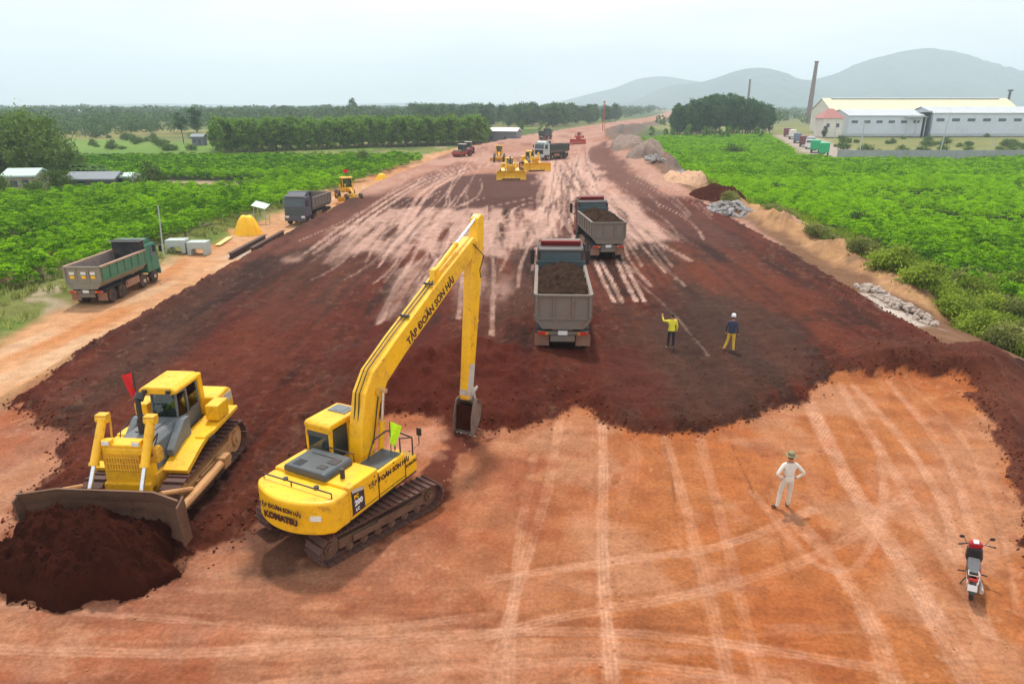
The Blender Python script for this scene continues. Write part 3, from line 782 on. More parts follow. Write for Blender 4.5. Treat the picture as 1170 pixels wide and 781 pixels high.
SOILG = paint('load_soil', srgb(100, 76, 62, .55), srgb(60, 40, 32, .5), 0.85, 1.0, scale=2.2, bump=0.9, spec=0.05)
GLS = glass(); CLR = clear_glass()
WHT = paint('white_paint', (0.74, 0.74, 0.72), srgb(160, 120, 96), 0.3, 0.5)
REDL = paint('red_lens', (0.5, 0.03, 0.015), srgb(150, 80, 50), 0.2, 0.25)
ORGL = paint('orange_lens', (0.75, 0.2, 0.02), srgb(150, 80, 50), 0.2, 0.25)
LAMP = paint('lamp_glass', (0.7, 0.7, 0.66), srgb(150, 110, 80), 0.2, 0.15)
REDC = paint('red_cloth', (0.62, 0.012, 0.012), (0.4, 0.01, 0.01), 0.3, 0.85)
LIMEC = paint('lime_cloth', srgb(196, 248, 20), srgb(150, 220, 10), 0.3, 0.8)
INK = paint('dark_lettering', (0.045, 0.012, 0.01), (0.1, 0.05, 0.03), 0.1, 0.5)

def rotz3(M, a): return M @ Matrix.Rotation(a, 4, 'Z')

def stadium(y0, y1, zc0, zc1, r0, r1, n=8):
    """belt path in (y,z): idler at y1, sprocket at y0"""
    pts = []
    for i in range(n + 1):
        a = -math.pi / 2 + math.pi * i / n
        pts.append((y1 + r1 * math.cos(a), zc1 + r1 * math.sin(a)))
    for i in range(n + 1):
        a = math.pi / 2 + math.pi * i / n
        pts.append((y0 + r0 * math.cos(a), zc0 + r0 * math.sin(a)))
    return pts

def crawler(root, x, y0, y1, r0, r1, width, side, nshoe, frame_mat, name='track', big_sprocket=False, idler_mat=None):
    path = stadium(y0, y1, r0, r1, r0 - .06, r1 - .06)
    segs = []
    L = [0]
    m = len(path)
    for i in range(m):
        a, b = path[i], path[(i + 1) % m]; L.append(L[-1] + math.hypot(b[0] - a[0], b[1] - a[1]))
    tot = L[-1]
    def at(s):
        s %= tot
        for i in range(m):
            if L[i + 1] >= s:
                a, b = path[i], path[(i + 1) % m]; t = (s - L[i]) / max(1e-6, L[i + 1] - L[i])
                return (a[0] + (b[0] - a[0]) * t, a[1] + (b[1] - a[1]) * t, math.atan2(b[1] - a[1], b[0] - a[0]))
    b = MB(); step = tot / nshoe
    for k in range(nshoe):
        y, z, an = at(k * step)
        M = Matrix.Translation((x, y, z)) @ Matrix.Rotation(an, 4, 'X')
        b.box((0, 0, -.02), (width, step * .9, .045), M=M)
        b.box((0, -step * .32, -.065), (width, .035, .07), M=M)
        b.box((0, 0, .035), (width * .34, step * .98, .08), M=M)
    tr = b.build(name, TRK, root)
    f = MB()
    f.prism([(y0 + .3, .26), (y1 - .25, .24), (y1 - .25, r1 + .12), (y1 - .7, r1 * 1.25), (y0 + .75, r0 * 1.25), (y0 + .3, r0 + .12)], 'x', x - .17, x + .17)
    f.box((x + side * .2, (y0 + y1) / 2, .42), (.1, (y1 - y0) * .6, .2))
    f.box((x + side * .24, (y0 + y1) / 2 + .3, .56), (.06, (y1 - y0) * .3, .07))
    f.build('track_frame', frame_mat, tr, .015)
    for nm, yy, rr, mt in (('sprocket', y0, r0, frame_mat), ('idler', y1, r1, idler_mat or frame_mat)):
        w = MB(); w.cyl((x - .13, yy, rr), (x + .13, yy, rr), rr - .11, n=20); w.cyl((x - side * .1, yy, rr), (x + side * .19, yy, rr), (rr - .11) * .55, n=16); w.cyl((x, yy, rr), (x + side * .24, yy, rr), .1, n=10)
        if nm == 'sprocket':
            for k in range(12):
                a = k * math.tau / 12; w.box((x, yy + (rr - .1) * math.cos(a), rr + (rr - .1) * math.sin(a)), (.07, .07, .07), rot=(a, 0, 0))
        w.build(nm, mt, tr, smooth=True)
    nr = 6
    for k in range(nr):
        yy = y0 + .62 + (y1 - y0 - 1.15) * k / (nr - 1)
        w = MB(); w.cyl((x - .2, yy, .2), (x + .2, yy, .2), .12, n=12); w.cyl((x + side * .2, yy, .2), (x + side * .24, yy, .2), .06, n=8)
        w.build('roller', frame_mat, tr, smooth=True)
    for k in (0.33, .67):
        w = MB(); yy = y0 + (y1 - y0) * k; zz = (r0 + (r1 - r0) * k) * 2 - .2; w.cyl((x - .12, yy, zz), (x + .12, yy, zz), .07, n=10); w.build('carrier_roller', frame_mat, tr, smooth=True)
    return tr

def ram(root, p0, p1, r, split=.58, name='hydraulic_cylinder', mat=None, rot=None):
    p0 = Vector(p0); p1 = Vector(p1); m = p0 + (p1 - p0) * split
    b = MB(); b.cyl(p0, m, r, n=12); b.cyl(m - (m - p0).normalized() * .09, m, r * 1.16, n=12); b.cyl(p0 - Vector((r * 1.3, 0, 0)), p0 + Vector((r * 1.3, 0, 0)), r * 1.05, n=10)
    o = b.build(name, mat or YEL, root, smooth=True, rot=rot)
    q = MB(); q.cyl(m, p1, r * .52, n=10); q.cyl(p1 - Vector((r * 1.2, 0, 0)), p1 + Vector((r * 1.2, 0, 0)), r * .9, n=10); q.build('piston_rod', CHRM, o, smooth=True)
    return o

# ------------------------------------------------------------------ bulldozer
DZ_S = 1.03
def make_dozer(name, label, loc, rz, group=None, mud=True, blade_mat=None, small=False):
    t = thing(name, label, 'bulldozer', loc, rz, group)
    for sx in (-1, 1):
        crawler(t, sx * 1.12, -1.75, 1.62, .56, .47, .58, sx, 38, TAN if mud else YELD, idler_mat=TAN)
    # main case and belly
    b = MB(); b.box((0, -.1, .78), (1.3, 3.6, .7)); b.box((0, -1.9, .95), (.9, .5, .7)); b.build('main_frame', YELD, t, .03)
    # fenders, stepped plates over the tracks
    for sx in (-1, 1):
        b = MB(); b.prism([(1.3, .95), (1.38, 1.1), (.55, 1.42), (.3, 1.5), (-2.0, 1.62), (-2.0, 1.5), (.2, 1.36), (.5, 1.26)], 'x', sx * .62, sx * 1.36)
        b.box((sx * 1.2, -.05, 1.47), (.3, .5, .18), mi=0)
        b.build('fender', YEL, t, .02)
        b = MB(); b.box((sx * 1.42, -.08, 1.4), (.03, .34, .14)); b.build('step_light', BLKM, t)
    # radiator guard and grille
    b = MB(); b.box((0, 1.74, 1.42), (1.24, .5, 1.25), top=(.96, .9)); b.box((0, 1.72, 2.08), (1.3, .46, .12)); b.box((0, 1.98, .82), (1.3, .16, .42)); b.build('radiator_guard', YEL, t, .04)
    b = MB(); b.box((0, 1.995, 1.62), (1.0, .03, .5))
    for i in range(13): b.box((-.46 + i * .0767, 2.02, 1.62), (.03, .05, .5))
    for i in range(3): b.box((0, 2.03, 1.44 + i * .18), (1.0, .04, .03))
    b.build('grille', YELD, t)
    for sx in (-1, 1):
        b = MB(); b.box((sx * .42, 1.9, 2.2), (.26, .18, .16)); hl = b.build('headlight', YEL, t, .02)
        b = MB(); b.box((sx * .42, 2.0, 2.2), (.2, .025, .11)); b.build('lens', LAMP, hl)
    # hood: top deck, grey side doors
    b = MB(); b.prism([(-.56, 1.0), (-.56, 1.86), (-.42, 2.02), (.42, 2.02), (.56, 1.86), (.56, 1.0)], 'y', -.1, 1.5); b.box((0, .5, 2.04), (.5, .9, .05)); b.build('hood', GRYP, t, .02)
    b = MB(); b.cyl((.22, .3, 2.0), (.22, .3, 2.16), .09, n=12); b.build('hood_cap', TAN, t)
    b = MB(); b.tube([(.0, .95, 2.0), (.0, .95, 2.75), (.0, .93, 3.0), (.0, .83, 3.1)], .075, 10); b.cyl((.0, .95, 2.02), (.0, .95, 2.45), .11, n=12); b.cyl((.0, .9, 3.0), (.0, .76, 3.14), .13, n=12)
    b.build('exhaust_pipe', BLKM, t, smooth=True)
    b = MB(); b.cyl((.3, .4, 2.0), (.3, .4, 2.12), .1, n=12); b.cyl((.3, .4, 2.12), (.3, .4, 2.2), .14, n=12); b.build('air_cleaner', DGRY, t, smooth=True)
    # grey sloped cowl left and right of the hood in front of the cab
    for sx in (-1, 1):
        b = MB(); b.prism([(.95, 1.32), (.95, 1.5), (.15, 2.1), (-.1, 2.1), (-.1, 1.4)], 'x', sx * .57, sx * .8); b.build('side_cowl', GRYP, t, .015)
    # cab shell as posts and panels, open where the panes are
    cab = MB()
    cab.box((0, -.78, 1.72), (1.62, 1.3, .5))
    for sx in (-1, 1):
        cab.prism([(-.12, 1.9), (-.2, 1.9), (-.27, 3.02), (-.18, 3.02)], 'x', sx * .62 - .04, sx * .62 + .04)
        cab.prism([(-.62, 1.9), (-.7, 1.9), (-.68, 3.02), (-.6, 3.02)], 'x', sx * .8 - .04, sx * .8 + .04)
        cab.prism([(-1.32, 1.9), (-1.42, 1.9), (-1.38, 3.02), (-1.28, 3.02)], 'x', sx * .79 - .05, sx * .79 + .05)
        cab.box((sx * .8, -1.0, 2.0), (.06, .8, .12)); cab.box((sx * .72, -.4, 2.98), (.22, .5, .08), rot=(0, 0, sx * .35))
    cab.box((0, -.16, 1.95), (1.2, .08, .12)); cab.box((0, -1.38, 2.0), (1.55, .07, .2)); cab.box((0, -.8, 3.0), (1.6, 1.2, .05))
    co = cab.build('cab', GRYP, t, .015)
    b = MB(); b.add([(-.58, -.13, 2.0), (.58, -.13, 2.0), (.58, -.22, 2.98), (-.58, -.22, 2.98), (-.58, -.15, 2.0), (.58, -.15, 2.0), (.58, -.24, 2.98), (-.58, -.24, 2.98)], [(0, 1, 2, 3), (7, 6, 5, 4), (0, 4, 5, 1), (1, 5, 6, 2), (2, 6, 7, 3), (3, 7, 4, 0)]); b.build('windscreen', CLR, co)
    b = MB(); b.box((0, -1.4, 2.55), (1.46, .02, .86)); b.build('rear_window', CLR, co)
    for sx in (-1, 1):
        b = MB(); b.add([(sx * .63, -.2, 1.98), (sx * .79, -.62, 1.98), (sx * .79, -.62, 2.97), (sx * .63, -.26, 2.97), (sx * .61, -.21, 1.98), (sx * .77, -.63, 1.98), (sx * .77, -.63, 2.97), (sx * .61, -.27, 2.97)], [(0, 1, 2, 3), (7, 6, 5, 4), (0, 4, 5, 1), (1, 5, 6, 2), (2, 6, 7, 3), (3, 7, 4, 0)]); b.build('corner_window', CLR, co)
        b = MB(); b.box((sx * .805, -1.0, 2.52), (.02, .62, .94)); dr = b.build('door_window', CLR, co)
        b = MB(); b.box((sx * .85, -.68, 2.2), (.04, .05, .36)); b.build('door_handle', BLKM, co)
    # roof with ROPS
    b = MB(); b.prism([(-.72, 3.02), (-.96, 3.06), (-.96, 3.2), (-.7, 3.32), (.7, 3.32), (.96, 3.2), (.96, 3.06), (.72, 3.02)], 'y', -1.5, .1); b.box((0, -1.5, 3.12), (1.9, .3, .2)); b.build('cab_roof', YEL, t, .05)
    roofo = t.children[-1]
    for sx in (-1, 1):
        b = MB(); b.prism([(-1.5, 1.5), (-1.72, 1.5), (-1.62, 3.15), (-1.36, 3.15)], 'x', sx * .84 - .1, sx * .84 + .12); b.build('rollover_post', YEL, t, .03)
    for sx in (-1, 1):
        b = MB(); b.box((sx * .6, .14, 3.16), (.2, .1, .13)); b.cyl((sx * .6, .18, 3.16), (sx * .6, .205, 3.16), .05, n=10); b.build('work_light', BLKM, t)
    # rear tank and side boxes
    b = MB(); b.prism([(-1.45, 1.55), (-1.45, 2.1), (-2.25, 2.16), (-2.5, 2.0), (-2.55, 1.5), (-2.45, 1.3)], 'x', -.98, .98); b.build('fuel_tank', YEL, t, .08, seg=3)
    for sx in (-1, 1):
        b = MB(); b.box((sx * 1.12, -1.15, 1.86), (.42, .7, .5)); b.build('side_box', YEL, t, .04)
        b = MB(); b.box((sx * .99, -2.08, 1.84), (.03, .6, .3)); b.build('model_plate', LGRY, t)
    b = MB(); b.cyl((.5, -2.3, 2.1), (.5, -2.3, 2.3), .02, n=6); b.ell((.5, -2.3, 2.34), (.07, .07, .07), 8, 6); b.build('rear_lamp', LAMP, t, smooth=True)
    # lift rams on trunnions beside the guard
    for sx in (-1, 1):
        b = MB(); b.box((sx * .76, 1.72, 1.75), (.3, .3, .34)); b.cyl((sx * .9, 1.72, 1.9), (sx * .62, 1.72, 1.9), .14, n=12); b.build('ram_bracket', YELD, t, .03)
        ram(t, (sx * .68, 1.55, 2.72), (sx * .72, 2.62, .95), .115, .62)
        b = MB(); b.box((sx * .68, 1.53, 2.77), (.3, .24, .16)); b.tube([(sx * .68, 1.5, 2.77), (sx * .62, 1.35, 2.55), (sx * .6, 1.45, 2.1)], .03, 6); b.build('ram_head', YELD, t, .03)
        b = MB(); b.tube([(sx * 1.52, -.35, .5), (sx * 1.56, .6, .48), (sx * 1.58, 1.9, .46), (sx * 1.55, 2.7, .44)], .13, 8); b.box((sx * 1.52, -.35, .5), (.3, .4, .36)); b.build('push_arm', TAN, t, .02)
        b = MB(); b.cyl((sx * 1.5, 1.5, .6), (sx * 1.35, 2.7, 1.15), .07, n=8); b.build('brace', TAN, t)
    # semi-U blade
    bw = 2.15
    prof = [(0, .02), (-.10, .25), (-.15, .55), (-.12, .9), (0.02, 1.22), (.10, 1.34)]
    def yoff(x): return max(0, abs(x) - 1.3) * .42
    fr = MB(); xs = [-bw, -1.75, -1.3, -.6, 0, .6, 1.3, 1.75, bw]
    rings = []
    for x in xs:
        e = yoff(x); rings.append([(x, 2.86 + e + p[0], p[1]) for p in prof] + [(x, 2.86 + e + p[0] - .07, p[1]) for p in prof[::-1]])
    fr.loft(rings)
    for sx in (-1, 1): fr.prism([(2.86 + yoff(bw) + .12, .02), (2.86 + yoff(bw) + .2, 1.2), (2.86 + yoff(bw) - .15, 1.34), (2.86 + yoff(bw) - .25, .05)], 'x', sx * bw, sx * (bw + .05))
    bl = fr.build('blade', blade_mat or MUDM, t)
    e = MB(); e.box((0, 2.9, .1), (2.6, .05, .24)); e.box((0, 2.6, .5), (2.3, .18, .2)); e.box((0, 2.64, 1.0), (2.3, .14, .16)); e.build('cutting_edge', MUDM, bl)
    for o in [co] + list(co.children) + [c for c in t.children if c.name.split('.')[0] in ('cab_roof', 'rollover_post', 'work_light')]:
        for v in o.data.vertices:
            v.co.x *= .6; v.co.y = -.75 + (v.co.y + .75) * .88
            if v.co.z > 1.9: v.co.z = 1.9 + (v.co.z - 1.9) * .78
    t.scale = (DZ_S,) * 3
    b = MB(); b.tube([(.52, 1.35, 1.7), (.62, 1.0, 2.1), (.62, .3, 2.25), (.6, -.05, 2.1)], .016, 6); b.build('handrail', BLKM, t)
    for sx in (-1, 1): b = MB(); b.tube([(sx * .6, 1.6, 2.0), (sx * .78, 1.5, 2.3), (sx * .8, 1.6, 2.2), (sx * .76, 1.9, 1.8)], .02, 6); b.build('hydraulic_hose', BLKM, t)
    # ripper stub
    b = MB(); b.box((0, -2.4, .8), (.9, .3, .3)); b.prism([(-2.5, .9), (-2.8, .9), (-2.75, .2), (-2.6, .15)], 'x', -.06, .06); b.build('drawbar', YELD, t, .02)
    return t

DZ_LOC = (-10.7, 19.5, 0.36); DZ_RZ = R(176)
dozer = make_dozer('bulldozer', 'yellow crawler bulldozer pushing a heap of dark soil, red flag on its cab', DZ_LOC, DZ_RZ)
b = MB(); b.cyl((.62, .02, 2.3), (.62, .02, 3.5), .018, n=6); fp = b.build('flag_pole', BLKM, dozer)
b = MB()
g = [[(.64 + .09 * i * (1 - j / 9) , .02 + .05 * math.sin(i * 1.3 + j * .5), 3.48 - j * .1 - .03 * i) for i in range(5)] for j in range(9)]
vs = [p for row in g for p in row]; fs = [(j * 5 + i, j * 5 + i + 1, (j + 1) * 5 + i + 1, (j + 1) * 5 + i) for j in range(8) for i in range(4)]
n0 = len(vs); vs2 = vs + [(p[0] + .008, p[1], p[2]) for p in vs]
b.add(vs2, fs + [tuple(n0 + i for i in f[::-1]) for f in fs]); b.build('flag', REDC, fp)

# heap in front of the blade: modelled mound lying on the ground
def mound(name, label, cat, c, rx, ry, h, mat, rz=0, seed=0, power=1.4, rough=.16, group=None, n=90, flat=0.0, kind=None, sub=.35):
    g = np.linspace(-1.15, 1.15, n); X, Y = np.meshgrid(g, g); r = np.sqrt(X ** 2 + Y ** 2)
    ang = np.arctan2(Y, X); wob = 1 + .22 * fbm(np.cos(ang) * 1.5 + 9, np.sin(ang) * 1.5, .8, 5, seed + 50, .65)
    t = np.clip(1 - (r / wob) ** 2, 0, 1)
    prof = np.minimum(t ** (power * .5) , 1 - flat)
    ca, sa = math.cos(rz), math.sin(rz)
    wx = c[0] + X * rx * ca - Y * ry * sa; wy = c[1] + X * rx * sa + Y * ry * ca
    gz, _ = heights(wx.ravel(), wy.ravel(), False); gz = gz.reshape(X.shape)
    nz = fbm(wx, wy, max(rx, ry) * .5, 4, seed, .6) * rough + np.abs(fbm(wx, wy, .45, 4, seed + 7, .7)) * .22 + fbm(wx, wy, .16, 3, seed + 9, .7) * .07
    Z = gz - .12 + h * prof + (nz * sstep(0, .3, t)) * h ** .5
    Z = np.where(r / wob > 1.0, gz - .12 - (r / wob - 1) * sub, Z)
    keep = (r / wob) < 1.06
    idx = np.arange(n * n).reshape(n, n)
    Fq = np.stack([idx[:-1, :-1], idx[:-1, 1:], idx[1:, 1:], idx[1:, :-1]], -1).reshape(-1, 4)
    Fq = Fq[keep.ravel()[Fq].all(1)]
    used = np.unique(Fq); remap = np.zeros(n * n, int); remap[used] = np.arange(len(used))
    V = np.stack([wx.ravel() - c[0], wy.ravel() - c[1], Z.ravel()], 1)[used]; Fq = remap[Fq]
    me = np_mesh(name, V, Fq, mat, smooth=True)
    o = bpy.data.objects.new(name, me); COL.objects.link(o); o.location = (c[0], c[1], 0)
    return tag(o, label, cat, group, kind)
hM = Matrix.Translation(DZ_LOC) @ Matrix.Rotation(DZ_RZ, 4, 'Z')
hc = hM @ Vector((.1, 4.1, 0))
heap = mound('soil_heap', 'dark red soil heap being pushed by the blade of the near bulldozer', 'soil heap', (hc.x, hc.y), 2.5, 1.4, 1.2, SOILM, DZ_RZ, 3, .8, .42, n=170, flat=.1)

# ------------------------------------------------------------------ excavator
EX = (-4.7, 17.95); TRZ = R(-41); URZ = R(-27)
ex = thing('excavator', 'yellow crawler excavator with long boom digging at the soil edge, lime pennant on its side', 'excavator', (EX[0], EX[1], 0.02), TRZ)
ex.scale = (.97, .97, .97)
UR = (0, 0, URZ - TRZ)
for sx in (-1, 1): crawler(ex, sx * 1.27, -1.8, 1.85, .44, .44, .7, sx, 44, MUDM)
b = MB(); b.box((0, 0, .72), (1.9, 1.7, .42), top=(.7, .7)); b.box((0, .95, .55), (1.9, .35, .3)); b.box((0, -.95, .55), (1.9, .35, .3)); b.cyl((0, 0, .9), (0, 0, 1.06), .72, n=28); b.build('undercarriage', MUDM, ex, .03)
u = dict(parent=ex, rot=UR)
# deck
b = MB(); b.box((0, -.1, 1.12), (2.6, 3.4, .14)); b.build('turntable_deck', BLKM, bevel=.02, **u)
# counterweight: rounded plan
b = MB(); plan = [(-1.34, -1.55), (-1.34, -2.2)] + [(-1.34 + .0 + 2.68 * i / 12, -2.2 - .56 * math.sin(math.pi * i / 12) ** .7) for i in range(1, 12)] + [(1.34, -2.2), (1.34, -1.55)]
b.prism(plan, 'z', 1.08, 2.06); b.build('counterweight', YEL, bevel=.09, seg=3, **u)
b = MB(); b.box((.98, -2.52, 1.62), (.3, .05, .13), rot=(0, 0, .42)); b.build('rear_light', LAMP, **u)
# right-hand body: pump and cover boxes stepping down to the front
b = MB(); b.box((.9, -.95, 1.62), (.88, 1.25, 1.0)); b.box((.9, .35, 1.55), (.86, 1.3, .86)); b.box((.92, 1.3, 1.38), (.8, .62, .56)); b.build('side_body', YEL, bevel=.05, seg=3, **u)
b = MB(); b.box((-.95, -.95, 1.62), (.78, 1.25, 1.0)); b.build('side_body', YEL, bevel=.05, seg=3, **u)
b = MB(); b.box((0, -.95, 1.6), (1.2, 1.25, .95)); b.build('engine_bay', YEL, bevel=.03, **u)
b = MB(); b.box((1.345, -.32, 1.55), (.012, .02, .8)); b.box((1.335, .98, 1.5), (.012, .02, .7)); b.box((1.345, -.95, 1.25), (.012, 1.2, .015)); b.box((1.34, .35, 1.25), (.012, 1.26, .015)); b.build('panel_seams', BLKM, **u)
# grey engine hood
b = MB(); b.prism([(-.95, 2.1), (-.95, 2.26), (-.86, 2.34), (.5, 2.34), (.58, 2.26), (.58, 2.1)], 'y', -1.62, -.45); hood = b.build('engine_hood', DGRY, bevel=.06, seg=3, **u)
b = MB()
for i in range(7): b.box((-.55 + i * .0, -1.5 + i * .05, 2.345), (.3, .025, .012))
b.box((.2, -1.3, 2.35), (.26, .2, .012)); b.box((.3, -.9, 2.35), (.3, .3, .01)); b.box((-.2, -.75, 2.35), (.9, .02, .012)); b.build('hood_vents', BLKM, hood)
b = MB(); b.tube([(-1.2, -2.1, 2.06), (-1.2, -2.1, 2.2), (1.2, -2.1, 2.2), (1.2, -2.1, 2.06)], .022, 6); b.tube([(-.2, -2.1, 2.06), (-.2, -2.1, 2.2)], .02, 6); b.cyl((.5, -1.9, 2.06), (.5, -1.9, 2.14), .07, n=10); b.cyl((-.6, -1.9, 2.06), (-.6, -1.9, 2.12), .07, n=10); b.build('rear_rail', BLKM, **u)
b = MB(); b.cyl((.82, -1.2, 2.1), (.82, -1.2, 2.4), .07, n=12); b.build('exhaust_pipe', BLKM, **u)
# cab (left front)
cb = MB(); x0, x1 = -1.32, -.36
cb.box(((x0 + x1) / 2, .62, 1.5), (x1 - x0, 1.8, .66))
for xx in (x0 + .045, x1 - .045):
    cb.prism([(1.52, 1.8), (1.42, 1.8), (1.2, 2.86), (1.32, 2.86)], 'x', xx - .045, xx + .045)
    cb.prism([(.6, 1.8), (.5, 1.8), (.5, 2.86), (.6, 2.86)], 'x', xx - .04, xx + .04)
    cb.prism([(-.2, 1.8), (-.28, 1.8), (-.28, 2.86), (-.14, 2.86)], 'x', xx - .045, xx + .045)
cb.box(((x0 + x1) / 2, -.24, 1.9), (x1 - x0, .08, .2)); cb.box(((x0 + x1) / 2, -.24, 2.8), (x1 - x0, .08, .14)); cb.box(((x0 + x1) / 2, 1.46, 1.86), (x1 - x0, .08, .1))
cab = cb.build('cab', YEL, bevel=.03, **u)
b = MB(); b.prism([(-.3, 2.84), (-.3, 2.98), (-.2, 3.03), (1.15, 3.03), (1.34, 2.94), (1.34, 2.84)], 'x', x0 - .01, x1 + .01); b.build('cab_roof', YEL, cab, .05)
b = MB(); b.box(((x0 + x1) / 2, .82, 3.045), (.66, .5, .03)); b.box(((x0 + x1) / 2 + .02, .82, 3.065), (.36, .34, .012)); b.build('roof_hatch', GRYP, cab, .02)
b = MB(); b.box(((x0 + x1) / 2, -.245, 2.36), (x1 - x0 - .16, .02, .76)); b.build('rear_window', GLS, cab)
b = MB(); b.box(((x0 + x1) / 2, -.262, 2.68), (x1 - x0 - .1, .02, .2)); b.build('rear_visor', DGRY, cab)
for xx in (x0 + .03, x1 - .03):
    b = MB(); b.box((xx, .15, 2.32), (.02, .66, .96)); b.box((xx, .96, 2.32), (.02, .66, .96)); b.build('side_window', GLS, cab)
b = MB(); b.add([(x0 + .08, 1.49, 1.9), (x1 - .08, 1.49, 1.9), (x1 - .08, 1.28, 2.84), (x0 + .08, 1.28, 2.84), (x0 + .08, 1.46, 1.9), (x1 - .08, 1.46, 1.9), (x1 - .08, 1.25, 2.84), (x0 + .08, 1.25, 2.84)], [(0, 1, 2, 3), (7, 6, 5, 4), (0, 4, 5, 1), (1, 5, 6, 2), (2, 6, 7, 3), (3, 7, 4, 0)]); b.build('windscreen', GLS, cab)
b = MB(); b.ell((x1 - .1, 1.3, 3.06), (.06, .06, .05), 8, 6); b.build('beacon', ORGL, cab, smooth=True)
# boom: box section, foot - knee - tip, drawn as a side profile in (y,z)
foot = (.38, 1.72); knee = (.95, 4.05); tip = (7.22, 7.15)
bx = .12; bw = .25
b = MB()
prof = [(.12, 1.55), (.62, 1.55), (.92, 2.3), (1.22, 3.3), (1.62, 3.86), (2.6, 4.45), (5.2, 5.82), (7.3, 6.92), (7.42, 7.12), (7.3, 7.34), (7.0, 7.42), (5.0, 6.5), (2.2, 5.08), (1.0, 4.4), (.56, 3.85), (.3, 2.9)]
b.prism(prof, 'x', bx - bw, bx + bw); boom = b.build('boom', YEL, bevel=.035, **u)
for p, r in ((foot, .16), ((1.1, 3.75), .13), (tip, .15)):
    b = MB(); b.cyl((bx - bw - .05, p[0], p[1]), (bx + bw + .05, p[0], p[1]), r, n=14); b.build('pivot_pin', YELD, boom, smooth=True)
b = MB()
for dx in (-.08, .06): b.tube([(bx + dx, .28, 2.6), (bx + dx, .5, 3.85), (bx + dx, .97, 4.46), (bx + dx, 2.2, 5.14), (bx + dx, 4.2, 6.14), (bx + dx, 5.0, 6.56)], .02, 6)
b.tube([(bx + bw + .02, 1.1, 3.6), (bx + bw + .05, .9, 3.0), (bx + bw + .04, .7, 2.2)], .02, 6)
b.tube([(bx + bw + .02, 6.9, 7.2), (bx + bw + .16, 7.4, 6.7), (bx + bw + .1, 7.2, 6.2), (bx + bw + .05, 7.35, 5.9)], .02, 6); b.box((bx, 3.0, 5.56), (.34, .08, .06)); b.box((bx, 4.4, 6.28), (.34, .08, .06)); b.build('hydraulic_hoses', BLKM, boom)
# boom rams either side
for sx in (-1, 1): ram(ex, (bx + sx * .36, .85, 1.3), (bx + sx * .36, 1.25, 3.75), .085, .62, rot=UR)
# arm ram on top of the boom
ram(ex, (bx, 4.75, 6.58), (bx, 7.62, 8.02), .09, .5, rot=UR)
b = MB(); b.prism([(4.55, 6.25), (5.05, 6.5), (4.85, 6.75), (4.65, 6.7)], 'x', bx - .1, bx + .1); b.build('ram_bracket', YEL, bevel=.02, **u)
# arm (long stick)
aw = .17
b = MB(); b.prism([(7.45, 8.0), (7.72, 8.14), (7.9, 8.0), (7.86, 7.3), (7.52, 5.2), (6.86, 1.45), (6.74, 1.3), (6.48, 1.36), (6.44, 1.5), (6.78, 4.6), (6.98, 6.6), (7.12, 7.1), (7.3, 7.4)], 'x', bx - aw, bx + aw); arm = b.build('arm', YEL, bevel=.03, **u)
b = MB(); b.box((bx + aw + .01, 7.1, 4.2), (.02, .12, .6)); b.build('cover_plate', YELD, arm)
b = MB(); b.box((bx, 6.74, 2.1), (2 * aw + .02, .42, 1.2), rot=(-.17, 0, 0)); b.build('mud_worn_end', LGRY, arm, .02)
ram(ex, (bx, 7.45, 4.2), (bx, 7.0, 1.75), .07, .6, rot=UR)
b = MB(); b.cyl((bx - .2, 6.62, 1.42), (bx + .2, 6.62, 1.42), .09, n=12)
for sx in (-1, 1):
    b.box((bx + sx * .2, 6.88, 1.58), (.05, .55, .12), rot=(.4, 0, 0)); b.box((bx + sx * .12, 7.02, 1.34), (.06, .14, .72), rot=(.2, 0, 0))
b.build('bucket_linkage', LGRY, bevel=.01, **u)
# bucket curled with its mouth toward the machine
BKT = paint('muddy_bucket', srgb(128, 108, 94), srgb(84, 46, 34), .9, .8, bump=.3, scale=2.5)
out_ = [(6.78, 1.35), (7.05, 1.15), (7.12, .8), (7.0, .42), (6.72, .12), (6.35, -.1)]
inn = [(6.38, -.04), (6.68, .18), (6.92, .46), (7.03, .8), (6.96, 1.08), (6.68, 1.22)]
bk = MB(); W2 = .4; bk.prism(out_ + inn, 'x', bx - W2, bx + W2)
for sx in (-1, 1): bk.prism(out_ + [(6.28, .0), (6.3, .7), (6.5, 1.3)], 'x', bx + sx * W2, bx + sx * (W2 - .04))
bko = bk.build('bucket', BKT, bevel=.01, **u)
b = MB()
for k in range(5): b.prism([(6.4, -.13), (6.42, .0), (6.12, -.22)], 'x', bx - W2 + .03 + k * .2, bx - W2 + .11 + k * .2)
b.build('bucket_teeth', LGRY, bko)
b = MB(); b.prism([(6.5, 1.1), (6.9, 1.0), (6.9, .6), (6.7, .3), (6.4, .15)], 'x', bx - W2 + .05, bx + W2 - .05); b.build('soil_in_bucket', SOILM, bko)
